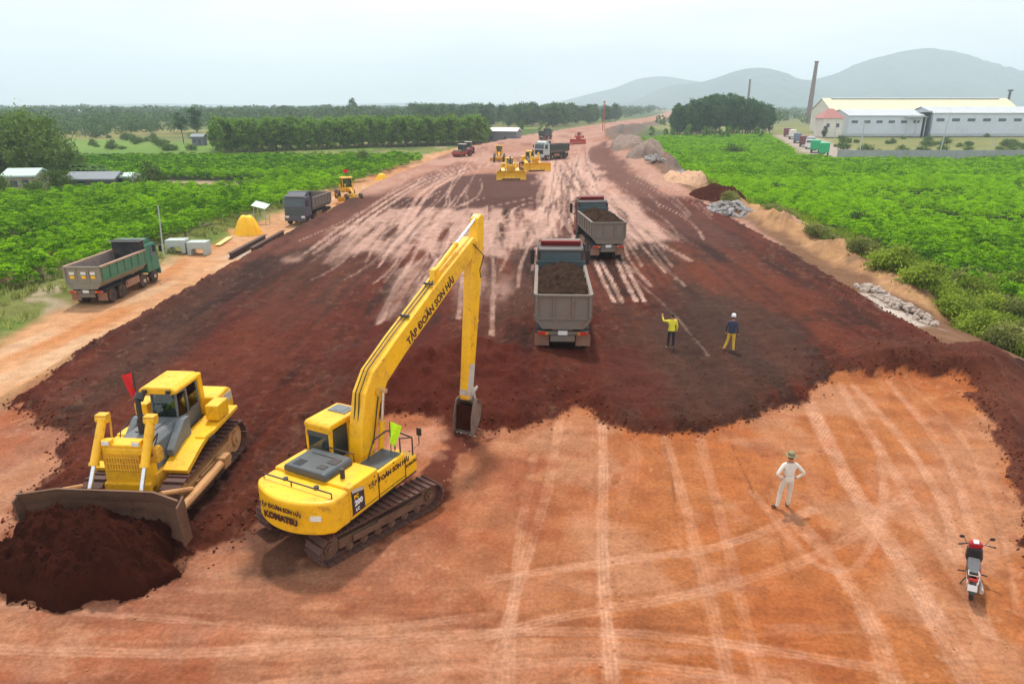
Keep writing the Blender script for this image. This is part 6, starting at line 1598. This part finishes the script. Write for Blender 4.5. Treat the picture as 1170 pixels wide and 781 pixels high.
# shrubs scattered over the meadows
for k in range(30):
    u = rt.uniform(100, 250); v = rt.uniform(156, 172); x, y = P(u, v, -1)
    bush(BU, 'small green shrub on the pale meadow behind the left cassava field', x, y, rt.uniform(.6, 1.5), rt.uniform(.7, 1.1), 'shrubs on the left meadow', k=k)
for k in range(60):
    u = rt.uniform(940, 1175); v = rt.uniform(150, 178); x, y = P(u, v, -2)
    if x < 100 and u < 985: continue
    bush(BU, 'small green shrub on the dry meadow before the long warehouse', x, y, rt.uniform(.6, 1.6), rt.uniform(.6, 1.0), 'shrubs on the right meadow', k=k)
# grove on the right
GV = [tree_meshes(680 + k, 17.0, 3.6, 2.5, 46, 40, .95, F_GROV, BARK, tr=.24, spread=.33) for k in range(4)]
cnt = 0
for k in range(120):
    u = rt.uniform(770, 880); y = rt.uniform(330, 400); x = (u - 585) / 800 * (y * cP + 3.9)
    edge = min(u - 762, 888 - u) / 62; s = .55 + .45 * min(1, max(0, edge)) ** .6
    put_tree('grove_tree', GV[cnt % 4], 'dark tall tree in the dense grove left of the chimney', 'tree', x, y, s * rt.uniform(.95, 1.16), rt.uniform(0, 6.28), 'trees of the dark grove'); cnt += 1
    if cnt >= 70: break
for k in range(26):   # lower fringe in front of the grove
    u = rt.uniform(725, 885); y = rt.uniform(285, 325); x = (u - 585) / 800 * (y * cP + 3.9)
    if x < edgeR(y) + 14: continue
    put_tree('fringe_tree', PL[k % 4], 'small green tree on the fringe before the dark grove', 'tree', x, y, rt.uniform(.35, .7), rt.uniform(0, 6), 'small trees before the grove')
# trees at the head of the formation
FT = [tree_meshes(690 + k, 13.0, 3.9, 1.2, 40, 36, 1.0, F_FOR, BARK, tr=.2, spread=.36) for k in range(4)]
for k in range(190):
    u = rt.uniform(470, 738); y = rt.uniform(410, 640); x = (u - 585) / 800 * (y * cP + 3.9)
    if x > edgeL(y) - 8: continue
    put_tree('forest_tree', FT[k % 4], 'tall tree at the forest edge beyond the white roofed shed', 'tree', x, y, rt.uniform(.72, 1.1), rt.uniform(0, 6), 'forest edge trees beyond the shed')
for k in range(16):
    u = rt.uniform(590, 660); y = rt.uniform(300, 360); x = (u - 585) / 800 * (y * cP + 3.9)
    if x > edgeL(y) - 6: continue
    put_tree('roadside_tree', PL[k % 4], 'small tree beside the bend of the formation, right of the shed', 'tree', x, y, rt.uniform(.5, .9), rt.uniform(0, 6), 'small trees by the bend')
# lone trees
x, y = P(218, 164, -1)
lt = [tree_meshes(700, 11.5, 2.0, 4.4, 24, 50, .5, F_GROV, BARK, tr=.2, spread=.36), tree_meshes(701, 11.5, 2.3, 4.8, 26, 46, .5, F_GROV, BARK, tr=.2, spread=.36)]
put_tree('lone_tree', lt[0], 'tall dark tree with bare lower trunk by the small hut, left of a pair', 'tree', x - 2.4, y, .9, 0, None); put_tree('lone_tree', lt[1], 'tall dark tree with bare lower trunk by the small hut, right of a pair', 'tree', x + 2.2, y + 1, 1.08, 2, None)
for k in range(9):
    put_tree('meadow_tree', PL[k % 4], 'mid green tree between the small hut and the plantation block', 'tree', *P(rt.uniform(238, 300), rt.uniform(162, 166), -1), rt.uniform(.55, .95), k, 'trees beside the hut')
xx = (404 - 585) / 800 * (620 * cP + 4); put_tree('emergent_tree', GV[1], 'single tall tree standing above the far left forest line', 'tree', xx, 620, 1.08, 1, None)
xx = (945 - 585) / 800 * (345 * cP + 4)
for u, y, s, l in ((1012, 338, .42, 'dark round tree over the warehouse wall beside the red roof'), (942, 322, .3, 'dark tree at the lorry road end before the red roofed house'), (990, 345, .3, 'small dark tree behind the red roofed house')):
    put_tree('warehouse_tree', GV[2], l, 'tree', (u - 585) / 800 * (y * cP + 4), y, s, 2, None)
# banana plants
def banana(seed):
    rg = np.random.default_rng(seed); b = MB(); b.cyl((0, 0, 0), (0, 0, 1.6), .16, .1, 8); V = []; Fq = []
    for k in range(11):
        a = k * 2.4 + rg.uniform(-.2, .2); L = rg.uniform(1.6, 2.4); pts = []
        for i in range(7):
            t = i / 6; r = L * t * .8; z = 1.5 + 1.3 * t * (1.5 - t * 1.25) * L / 2; w = .36 * math.sin(math.pi * min(1, .12 + t * .88)) + .02
            for s in (-1, 1): V.append((r * math.cos(a) - s * w * math.sin(a), r * math.sin(a) + s * w * math.cos(a), z - .06 * abs(s)))
        o = len(V) - 14
        Fq += [(o + 2 * i, o + 2 * i + 1, o + 2 * i + 3, o + 2 * i + 2) for i in range(6)]
    me = np_mesh('leaf_rosette', V, Fq, F_BANA, rg.uniform(0, .7, len(V)))
    tm = bpy.data.meshes.new('stem'); tm.from_pydata(b.v, [], b.f); tm.materials.append(BARK)
    return tm, me
BN = [banana(1), banana(2)]
for k in range(9):
    x, y = P(82 + k * 5.2 + rt.uniform(-2, 2), 205 + rt.uniform(-3, 3), -1)
    put_tree('banana_plant', BN[k % 2], 'dark banana plant behind the tin roofed cottage', 'plant', x, y, rt.uniform(.9, 1.3), k * 1.9, 'banana plants behind the cottage')
# scrub bushes on the right verge
SB = [tree_meshes(720 + k, 1.7, 1.25, .05, 46, 60, .2, F_SCRB, BARK, tr=.05, spread=.36) for k in range(3)] + [tree_meshes(730 + k, 1.4, 1.2, .05, 46, 60, .2, F_OLIV, BARK, tr=.05, spread=.4) for k in range(3)]
spots = [(1150, 395), (1120, 380), (1085, 365), (1050, 352), (1165, 360), (1130, 350), (1095, 342), (1060, 332), (1030, 322), (1015, 335), (1040, 312), (1075, 318), (1110, 325), (1160, 335), (1000, 305), (980, 318), (965, 305), (950, 290), (930, 285), (915, 275), (940, 272), (965, 280), (990, 290), (895, 265), (910, 258), (880, 258), (832, 246), (1185, 375), (1195, 350)]
for k, (u, v) in enumerate(spots):
    x, y = P(u, v, -1.4); br = u > 1000 or (u > 985 and v < 310); s = rt.uniform(.75, 1.2) * (1.1 if u > 1000 else .85)
    bush(SB, ('bright yellow green scrub bush on the right verge by the bright field' if br and k % 4 else 'olive scrub bush on the right verge beside the sand ridge'), x, y, s, rt.uniform(.75, 1.1), 'scrub bushes on the right verge', 'scrub_bush', 'bush', (k % 3) + (0 if br and k % 4 else 3))
# grass tufts on both verges
def tuft_field(name, label, region, n, seed, h0, mat=F_GRAS):
    rg = np.random.default_rng(seed); x = rg.uniform(region[0], region[1], n * 3); y = rg.uniform(region[2], region[3], n * 3)
    er, el = edgeR(y), edgeL(y)
    off = (el - x) if region[0] < 0 else (x - er)
    lo, hi = (8.2, 40) if region[0] < 0 else (5.2, 13)
    m = (off > lo) & (off < hi) & inframe(x, y) & (fbm(x, y, 3.0, 3, seed) > -.1)
    if region[0] < 0: m &= (off < 15) | (y < 47)
    x, y = x[m][:n], y[m][:n]; z, _ = heights(x, y, False); nb = 9
    X = np.repeat(x, nb) + rg.normal(size=len(x) * nb) * .16; Y = np.repeat(y, nb) + rg.normal(size=len(x) * nb) * .16; Z = np.repeat(z, nb)
    L = rg.uniform(.5, 1.3, len(X)) * h0; d = rg.normal(size=(len(X), 3)) * .45; d[:, 2] = 1
    V, Fq = leaves(np.stack([X, Y, Z + L * .42], 1), L, .07 + .05 * L, rg, 0, d)
    o = bpy.data.objects.new(name, np_mesh(name, V, Fq, mat, np.repeat(np.repeat(rg.uniform(0, .9, len(x)), nb), 4))); COL.objects.link(o); tag(o, label, 'grass', kind='stuff')
tuft_field('verge_grass', 'tufty yellow green grass on the left verge by the green lorry', (-60, -25, 28, 120), 4200, 5, .55)
tuft_field('verge_grass', 'tufty grass on the right verge below the sand ridge', (26, 48, 28, 120), 6500, 6, 1.0, F_SCRB)
for k in range(34):
    y = rt.uniform(31, 62); x = edgeR(y) + rt.uniform(5.6, 10.5) + (1.2 if y > 45 else 0); br = k % 3 != 0
    bush(SB, ('bright yellow green scrub bush on the right verge by the bright field' if br else 'olive scrub bush on the right verge beside the sand ridge'), float(x), float(y), rt.uniform(.55, 1.0), rt.uniform(.7, 1.15), 'scrub bushes on the right verge', 'scrub_bush', 'bush', (k % 3) + (0 if br else 3))
# far forest belt
rg = np.random.default_rng(77)
def far_forest(name, label, pts, hgt, seed, mat=F_FAR, nq=46, leaf=2.0):
    bases = []
    for v in range(4):
        r2 = np.random.default_rng(seed + v); d = r2.normal(size=(nq, 3)); d /= np.linalg.norm(d, axis=1, keepdims=True)
        C = d * np.array([.42, .42, .36]) * (r2.uniform(.4, 1, (nq, 1)) ** .5) + np.array([0, 0, .62]); C[:, :2] += r2.normal(size=(nq, 2)) * .05
        V, Fq = leaves(C * 10, leaf, leaf * .75, r2); bases.append((V / 10, Fq, np.repeat(r2.uniform(0, .8, nq), 4)))
    VV = []; FF = []; TT = []; off = 0
    for v in range(4):
        s = pts[v::4]; A, B, T = replicate(bases[v], s, rg.uniform(0, 6.28, len(s)), hgt[v::4], rg.uniform(-.2, .3, len(s)))
        VV.append(A); FF.append(B + off); TT.append(T); off += len(A)
    o = bpy.data.objects.new(name, np_mesh(name, np.concatenate(VV), np.concatenate(FF), mat, np.concatenate(TT))); COL.objects.link(o); tag(o, label, 'forest', kind='stuff')
def belt(n, d0, d1, u0, u1, seed, hm, hv, dens=0.0, pw=1.0):
    r2 = np.random.default_rng(seed); t = r2.random(n) ** pw; d = d0 * (d1 / d0) ** t; u = r2.uniform(u0, u1, n); x = (u - 585) / 800 * (d * cP + 4)
    m = ((x < edgeL(d) - 14) | (x > edgeR(d) + 14)) & (fbm(x, d, 120.0, 3, seed + 1) > dens)
    x, d = x[m], d[m]; z, _ = heights(x, d, False)
    return np.stack([x, d, z - .3], 1), hm + hv * r2.normal(size=len(x)).clip(-2, 2) + 2.0 * fbm(x, d, 60.0, 2, seed + 2)
p, h_ = belt(3600, 430, 1800, -80, 760, 801, 9.3, 1.5, -.35, .8); far_forest('forest_belt', 'hazy belt of forest along the horizon on the left and centre', p, h_, 820)
p, h_ = belt(1500, 430, 1800, 690, 1260, 802, 8.0, 1.3, -.1, .6); far_forest('forest_belt', 'hazy low belt of forest under the hills on the right', p, h_, 830)
p, h_ = belt(420, 285, 420, -80, 250, 803, 6.2, 1.4, .0); far_forest('meadow_copse', 'loose copses of low trees dotted over the far left meadow', p, h_, 840, nq=60, leaf=1.5)
# clods scattered along the toe of the fill
CLODM = paint('soil_clod', srgb(112, 56, 38, .72), srgb(66, 36, 26, .72), .7, 1.0, scale=1.0, spec=.05)
def clods(name, label, pts, smin, smax, mat, seed):
    r2 = np.random.default_rng(seed); n = len(pts)
    cube = np.array([[-1, -1, -1], [1, -1, -1], [1, 1, -1], [-1, 1, -1], [-.7, -.7, 1], [.7, -.7, 1], [.7, .7, 1], [-.7, .7, 1]], float) * .5
    fc = np.array([[0, 3, 2, 1], [4, 5, 6, 7], [0, 1, 5, 4], [1, 2, 6, 5], [2, 3, 7, 6], [3, 0, 4, 7]])
    s = smin + (smax - smin) * r2.random(n) ** 3
    V = cube[None] * (1 + r2.normal(size=(n, 8, 3)) * .22) * s[:, None, None] * np.array([1, 1, .75])
    a = r2.uniform(0, 6.28, n); ca, sa = np.cos(a)[:, None], np.sin(a)[:, None]
    X = V[:, :, 0] * ca - V[:, :, 1] * sa + pts[:, 0:1]; Y = V[:, :, 0] * sa + V[:, :, 1] * ca + pts[:, 1:2]; Z = V[:, :, 2] + pts[:, 2:3] + s[:, None] * .15
    o = bpy.data.objects.new(name, np_mesh(name, np.stack([X, Y, Z], -1).reshape(-1, 3), (fc[None] + (np.arange(n) * 8)[:, None, None]).reshape(-1, 4), mat)); COL.objects.link(o); tag(o, label, 'soil clods', kind='stuff')
n = 60000; x = rg.uniform(-22, 24, n); y = rg.uniform(15, 46, n); s1 = poly_sd(DARK, x, y); k1 = np.exp(-np.maximum(0, s1) / 2.2) * np.where(s1 < 0, np.exp(s1 / .3), 1) + .08 * (s1 > 0)
m = (rg.random(n) < k1 * .8) & (s1 > -1.6); x, y = x[m][:7000], y[m][:7000]; z, _ = heights(x, y, True)
clods('soil_clods', 'dark soil clods scattered along the edge of the spread fill', np.stack([x, y, z], 1), .015, .075, CLODM, 3)
mm = rg.random(60000); x = rg.uniform(-22, 24, 60000); y = rg.uniform(15, 46, 60000); s1 = poly_sd(DARK, x, y) + fbm(x, y, 1.1, 4, 21) * .35
m = (np.abs(s1 - .25) < .45) & (mm < .9); x, y = x[m][:6000], y[m][:6000]; z, _ = heights(x, y, True)
clods('soil_clods', 'crumbled red brown clods along the toe of the spread fill', np.stack([x, y, z], 1), .015, .10, CLODM, 13)
n = 1500; a = rg.uniform(0, 6.28, n); r = np.sqrt(rg.random(n)) * 1.08; hx = 2.5 * r * np.cos(a); hy = 1.4 * r * np.sin(a); ca, sa = math.cos(DZ_RZ), math.sin(DZ_RZ)
hv = np.array([v.co for v in heap.data.vertices]); x = hx * ca - hy * sa; y = hx * sa + hy * ca
zi = np.array([hv[np.argmin((hv[:, 0] - p) ** 2 + (hv[:, 1] - q) ** 2), 2] for p, q in zip(x, y)])
clods('heap_clods', 'loose soil lumps lying on the heap before the bulldozer blade', np.stack([x + hc.x, y + hc.y, np.maximum(zi, 0)], 1), .012, .07, SOILM, 17)
n = 2500; x = rg.uniform(-14, 14, n); y = rg.uniform(9, 26, n); s1 = poly_sd(DARK, x, y); m = (s1 < -.3) & (fbm(x, y, 2.5, 3, 901) > .1); x, y = x[m], y[m]; z, _ = heights(x, y, True)
clods('clay_crumbs', 'small pale clay crumbs on the orange clay surface', np.stack([x, y, z], 1), .015, .06, paint('clay_crumb', srgb(206, 140, 96, .7), srgb(150, 84, 50, .7), .6, 1.0), 4)
# ------------------------------------------------------------------ buildings and far things
WALLB = paint('pale_blue_cladding', srgb(204, 212, 224), srgb(170, 168, 172), .4, .6, scale=.2); CREAM = paint('cream_roof_sheet', srgb(214, 204, 166), srgb(186, 176, 140), .35, .6, scale=.1)
GREYR = paint('grey_roof_sheet', srgb(178, 184, 188), srgb(150, 140, 130), .4, .5, scale=.3); REDR = paint('red_roof_tiles', srgb(170, 112, 104), srgb(140, 92, 84), .4, .8); OFFW = paint('off_white_wall', srgb(222, 216, 208), srgb(180, 166, 150), .4, .85, scale=.5)
DWIN = paint('dark_opening', srgb(74, 84, 98), srgb(60, 60, 66), .3, .4); BRICKC = paint('chimney_brick', srgb(132, 114, 112), srgb(104, 96, 96), .5, .9, scale=.4); CBW = paint('concrete_block_wall', srgb(160, 164, 164), srgb(130, 124, 116), .5, .9, scale=.6)
def at(u, y, z=0): return ((u - CX) / F * (y * cP + (H - z) * sP), y)
def gable(b, x0, x1, y0, y1, ze, zr, ov=.5): b.prism([(y0 - ov, ze), ((y0 + y1) / 2, zr), (y1 + ov, ze), (y1 + ov, ze + .25), ((y0 + y1) / 2, zr + .25), (y0 - ov, ze + .25)], 'x', x0 - ov, x1 + ov)
def hall(name, label, x0, x1, y0, y1, zb, ze, zr, wall, roof, nwin=0, rz=0.0, winz=.72, ridges=1, cat='warehouse'):
    cx, cy = (x0 + x1) / 2, (y0 + y1) / 2; t = thing(name, label, cat, (cx, cy, zb), rz)
    hx, hy = (x1 - x0) / 2, (y1 - y0) / 2
    b = MB(); b.prism([(-hy, 0), (hy, 0), (hy, ze), (0, zr - .05), (-hy, ze)], 'x', -hx, hx); w = b.build('wall', wall, t)
    b = MB(); gable(b, -hx, hx, -hy, hy, ze, zr); b.build('roof', roof, t)
    for k in range(nwin):
        xx = -hx + (k + .5) * 2 * hx / nwin; b = MB(); b.box((xx, -hy - .02, ze * winz), (2 * hx / nwin * .5, .12, ze * .13)); b.build('window', DWIN, t)
    b = MB(); b.box((0, -hy - .03, .6), (2 * hx, .1, 1.2)); b.build('plinth', GREYR, t)
    for k in range(int(2 * hx // 12) + 1):
        pass
    return t
x0, _ = at(968, 330); x1, _ = at(1052, 330)
hall('warehouse', 'long pale blue warehouse wing with small dark windows, left of the dark gateway', x0, x1, 330, 350, -2, 8.8, 11.4, WALLB, GREYR, 6)
x2, _ = at(1064, 330); x3, _ = at(1240, 330)
hall('warehouse', 'long pale blue warehouse wing right of the dark gateway, running out of the picture', x2, x3, 330.5, 352, -2, 9.9, 12.6, WALLB, GREYR, 10)
t = thing('gateway', 'dark tall loading gateway between the two pale blue warehouse wings', 'gateway', ((x1 + x2) / 2, 336, -2), 0)
b = MB()
for sx in (-1, 1): b.box((sx * (x2 - x1) * .42, 0, 5.2), (.8, 8, 10.4))
b.build('frame', DWIN, t); b = MB(); b.box((0, 0, 10.7), (x2 - x1 - .2, 9, .6)); b.build('canopy', GREYR, t); b = MB(); b.box((0, 3.6, 5.0), (x2 - x1 - 1.6, .3, 9.8)); b.build('shutter', DWIN, t)
t = thing('lean_to', 'low open lean-to shelter left of the dark gateway', 'shelter', (x1 - 4, 327.6, -2)); b = MB()
for k in range(3): b.box((-4 + 4 * k, 0, 4.2), (.3, .3, 8.4))
b.build('post', GREYR, t); b = MB(); b.box((0, 1, 8.5), (9, 3.5, .25)); b.build('roof', GREYR, t)
xa, _ = at(950, 372, 10); xb, _ = at(1165, 372, 10)
t = hall('warehouse', 'huge cream roofed warehouse behind the pale blue wings', xa, xb, 372, 396, -2, 10.8, 16.6, OFFW, CREAM, 0)
b = MB(); b.box((0, 0, 16.9), (xb - xa - 8, 3, .5), top=(1, .6)); b.build('ridge_vent', GREYR, t)
xc, _ = at(940, 322); xd, _ = at(962, 322)
t = thing('house', 'off white house with red hipped roof at the left end of the warehouse', 'house', ((xc + xd) / 2, 327, -2)); hw = (xd - xc) / 2
b = MB(); b.box((0, 0, 4), (2 * hw, 9, 8)); b.build('wall', OFFW, t)
b = MB(); b.add([(-hw - .8, -5.2, 8), (hw + .8, -5.2, 8), (hw + .8, 5.2, 8), (-hw - .8, 5.2, 8), (-hw * .3, 0, 12), (hw * .3, 0, 12)], [(0, 1, 5, 4), (1, 2, 5), (2, 3, 4, 5), (3, 0, 4), (3, 2, 1, 0)]); b.build('roof', REDR, t)
for k in (-.5, .5): b = MB(); b.box((hw * k, -4.52, 5), (1.4, .1, 1.6)); b.build('window', DWIN, t)
# chimneys
xh, _ = at(925, 560, 10); t = thing('chimney', 'tall brick chimney stack leaning slightly behind the red roofed house', 'chimney', (xh, 560, -2)); t.rotation_euler = (0, R(1.3), 0)
b = MB(); b.cyl((0, 0, 0), (0, 0, 44), 2.1, 1.2, 24); b.build('stack', BRICKC, t, smooth=True); b = MB(); b.cyl((0, 0, 43.2), (0, 0, 44.3), 1.35, 1.75, 24); b.build('cap', BRICKC, t, smooth=True)
xh, _ = at(854, 640, 10); t = thing('chimney', 'thin distant chimney showing above the dark grove', 'chimney', (xh, 640, -2)); b = MB(); b.cyl((0, 0, 0), (0, 0, 34), 1.2, .8, 16); b.build('stack', BRICKC, t, smooth=True)
b = MB(); b.cyl((0, 0, 33.2), (0, 0, 34.2), 1.0, 1.0, 16); b.build('cap', BRICKC, t, smooth=True)
xh, _ = at(1147, 388, 15); t = thing('roof_vent', 'small dark vent stack standing on the cream roof', 'vent stack', (xh, 384, 13.6)); b = MB(); b.cyl((0, 0, 0), (0, 0, 5), .6, n=12); b.build('stack', DWIN, t); b = MB(); b.box((0, 0, 5), (1.8, 1.8, .8)); b.build('cap', DWIN, t)
# boundary wall
xl, _ = at(958, 181, -1); xr, _ = at(1200, 181, -1); t = thing('boundary_wall', 'long grey block wall between the right cassava field and the meadow', 'wall', ((xl + xr) / 2, 181.5, zat((xl + xr) / 2, 181.5) - .2)); L_ = xr - xl
b = MB(); b.box((0, 0, 1.6), (L_, .2, 3.2)); b.build('panel', CBW, t)
for k in range(17): b = MB(); b.box((-L_ / 2 + L_ * k / 16, 0, 1.66), (.34, .36, 3.32)); b.build('pillar', CBW, t)
# lorries with containers on the access road
def box_truck(name, label, loc, rz, boxc, cabc, cat='lorry', grp='lorries queued on the access road', L_=8.5):
    t = thing(name, label, cat, loc, rz, grp)
    b = MB(); b.box((0, -.8, 2.35), (2.5, L_, 2.6))
    for k in range(int(L_ / .6)):
        for sx in (-1, 1): b.box((sx * 1.26, -.8 - L_ / 2 + .4 + k * .6, 2.35), (.05, .25, 2.4))
    b.build('cargo_box', boxc, t)
    b = MB(); b.box((0, -.8, .9), (1.0, L_, .3)); b.build('chassis', BLKM, t)
    b = MB(); yf = -.8 + L_ / 2; b.prism([(yf + .1, .7), (yf + .1, 3.0), (yf + 1.5, 3.0), (yf + 1.9, 2.1), (yf + 2.0, .7)], 'x', -1.2, 1.2); cb = b.build('cab', cabc, t, .06)
    b = MB(); b.box((0, yf + 1.74, 2.45), (2.0, .06, .8), rot=(.42, 0, 0)); b.build('windscreen', GLS, cb)
    for y in (-.8 - L_ / 2 + 1, -.8 - L_ / 2 + 2.3, yf + .9):
        for sx in (-1, 1): wheel(t, sx * 1.0, y, .5, .3, sx)
    return t
GRNB = paint('bright_green_container', srgb(34, 168, 110), srgb(40, 120, 90), .3, .5); MAR = paint('maroon_container', srgb(120, 62, 66), srgb(100, 80, 76), .4, .6); GRC = paint('grey_container', srgb(150, 156, 160), srgb(120, 110, 104), .4, .6); BLC = paint('blue_grey_container', srgb(110, 122, 146), srgb(110, 104, 104), .4, .6)
for u, v, m, c, l in ((941, 178, GRNB, WHT, 'bright green box lorry at the near end of the queue, right of two'), (931, 174, GRNB, WHT, 'bright green box lorry at the near end of the queue, left of two'), (925, 169, GRC, WHT, 'grey box lorry behind the green lorries'), (918, 166, MAR, DRED, 'maroon box lorry in the middle of the queue'), (911, 162, BLC, BLUC, 'blue grey box lorry towards the far end of the queue'), (905, 158.5, OFFW, WHT, 'white box lorry second from the far end of the queue'), (899, 156, MAR, BLUC, 'small maroon box lorry at the far end of the queue')):
    x, y = P(u, v, -2); box_truck('box_truck', l, (x, y, zat(x, y)), R(-25 + (180 if m is GRC else 0)), m, c, L_=6.5)
# poles
def pole(label, u, v, h, zz, arm=True, lean=0.0, name='utility_pole', r=.14, grp=None):
    x, y = P(u, v, zz); t = thing(name, label, 'pole', (x, y, zat(x, y) - .1), 0, grp); t.rotation_euler = (0, lean, 0)
    b = MB(); b.cyl((0, 0, 0), (0, 0, h), r, r * .65, 10); b.build('shaft', CONC, t, smooth=True)
    if arm:
        b = MB(); b.box((0, 0, h - .5), (1.9, .1, .1)); ca = b.build('cross_arm', GREYR, t)
        for k in (-.8, 0, .8): b = MB(); b.cyl((k, 0, h - .45), (k, 0, h - .2), .05, n=8); b.build('insulator', LGRY, ca)
    return t
pole('thin concrete pole in the left verge near the green lorry', 188, 300, 4.4, -1, False, .05, r=.07)
pole('concrete utility pole by the box lorries at the boundary wall', 981, 183, 9.5, -2, True); pole('leaning concrete utility pole on the meadow before the dark gateway', 1073, 178, 12, -2, True, R(4)); pole('short pole with pale lamp on the meadow at the right', 1131, 178, 5, -2, False, r=.1)
pole('thin pole before the pale warehouse near the red roofed house', 953, 158, 9, -2, False, 0, r=.15)
pole('thin utility pole before the warehouse wing in the middle of the meadow', 985, 160, 8, -2, True, 0, r=.15)
# red and white mast at the bend of the road
x, y = at(690, 300, 8); t = thing('mast', 'slim red mast beside the bend of the formation', 'mast', (x, y, -1.5)); b = MB()
for k in range(3):
    a = k * math.tau / 3; b.cyl((.8 * math.cos(a), .8 * math.sin(a), 0), (.25 * math.cos(a), .25 * math.sin(a), 14), .09, n=6)
for k in range(7):
    z = 2 * k; r = .8 - .55 * z / 14
    for j in range(3):
        a, c = j * math.tau / 3, (j + 1) * math.tau / 3; b.cyl((r * math.cos(a), r * math.sin(a), z), (r * .92 * math.cos(c), r * .92 * math.sin(c), z + 1.9), .05, n=5)
b.build('lattice', ORNG, t); b = MB(); b.box((0, 0, 14.2), (.7, .7, .6)); b.build('mast_head', ORNG, t)
# cottages on the left
def cottage(label, u, y, w, d, h, roof, wall, rz=0.0, zb=-1.0, pitch=.9, cat='cottage', door=True):
    x, _ = at(u, y, 0); t = thing('cottage', label, cat, (x, y, zb), rz)
    b = MB(); b.prism([(-d / 2, 0), (d / 2, 0), (d / 2, h), (0, h + pitch - .05), (-d / 2, h)], 'x', -w / 2, w / 2); b.build('wall', wall, t)
    b = MB(); gable(b, -w / 2, w / 2, -d / 2, d / 2, h, h + pitch, .45); b.build('roof', roof, t)
    if door: b = MB(); b.box((w * .18, -d / 2 - .03, 1.0), (.9, .08, 2.0)); b.build('door', DWIN, t)
    b = MB(); b.box((-w * .22, -d / 2 - .03, 1.5), (1.0, .08, .9)); b.build('window', DWIN, t)
    return t
MINT = paint('pale_mint_roof', srgb(176, 198, 186), srgb(170, 170, 160), .3, .5); TIN = paint('grey_tin_roof', srgb(112, 120, 126), srgb(120, 110, 100), .4, .5)
cottage('small pale cottage with mint white roof among the left trees', 33, 108, 4.0, 4.5, 2.4, MINT, paint('beige_wall', srgb(196, 176, 150), srgb(150, 130, 110), .4), R(8), -1.0)
cottage('low grey tin roofed cottage behind the left cassava field', 112, 108, 6.4, 4.0, 1.9, TIN, paint('grey_brown_wall', srgb(120, 112, 104), srgb(90, 80, 74), .4), R(5))
cottage('low lean shed with pale mint roof at the right end of the tin roofed cottage', 139, 109.5, 3.6, 3.0, 2.1, MINT, OFFW, R(5), pitch=.4, cat='shed')
cottage('small open white roofed shelter left of the tin roofed cottage', 86, 107, 2.2, 2.4, 1.9, MINT, OFFW, R(3), pitch=.35, cat='shed')
cottage('grey stilted hut under the pair of tall dark trees', 228, 236, 3.6, 3, 2.6, TIN, paint('grey_hut_wall', srgb(110, 112, 118), srgb(90, 86, 84), .4), 0, -1.0)
cottage('white roofed long shed left of the formation at the edge of the forest', 573, 262, 12.5, 8, 3.6, paint('white_roof', srgb(226, 226, 230), srgb(190, 186, 186), .3), paint('dark_shed_wall', srgb(112, 116, 122), srgb(90, 90, 92), .4), R(-12), -1.0, 1.0, 'shed')
for u, y, w in ((60, 640, 22), (84, 660, 16)): cottage('distant white roofed shed in the far left forest, %s of two' % ('left' if u < 70 else 'right'), u, y, w, 10, 6, paint('white_roof', (.6, .6, .6)), OFFW, 0, -1, 2.0, 'shed', False)
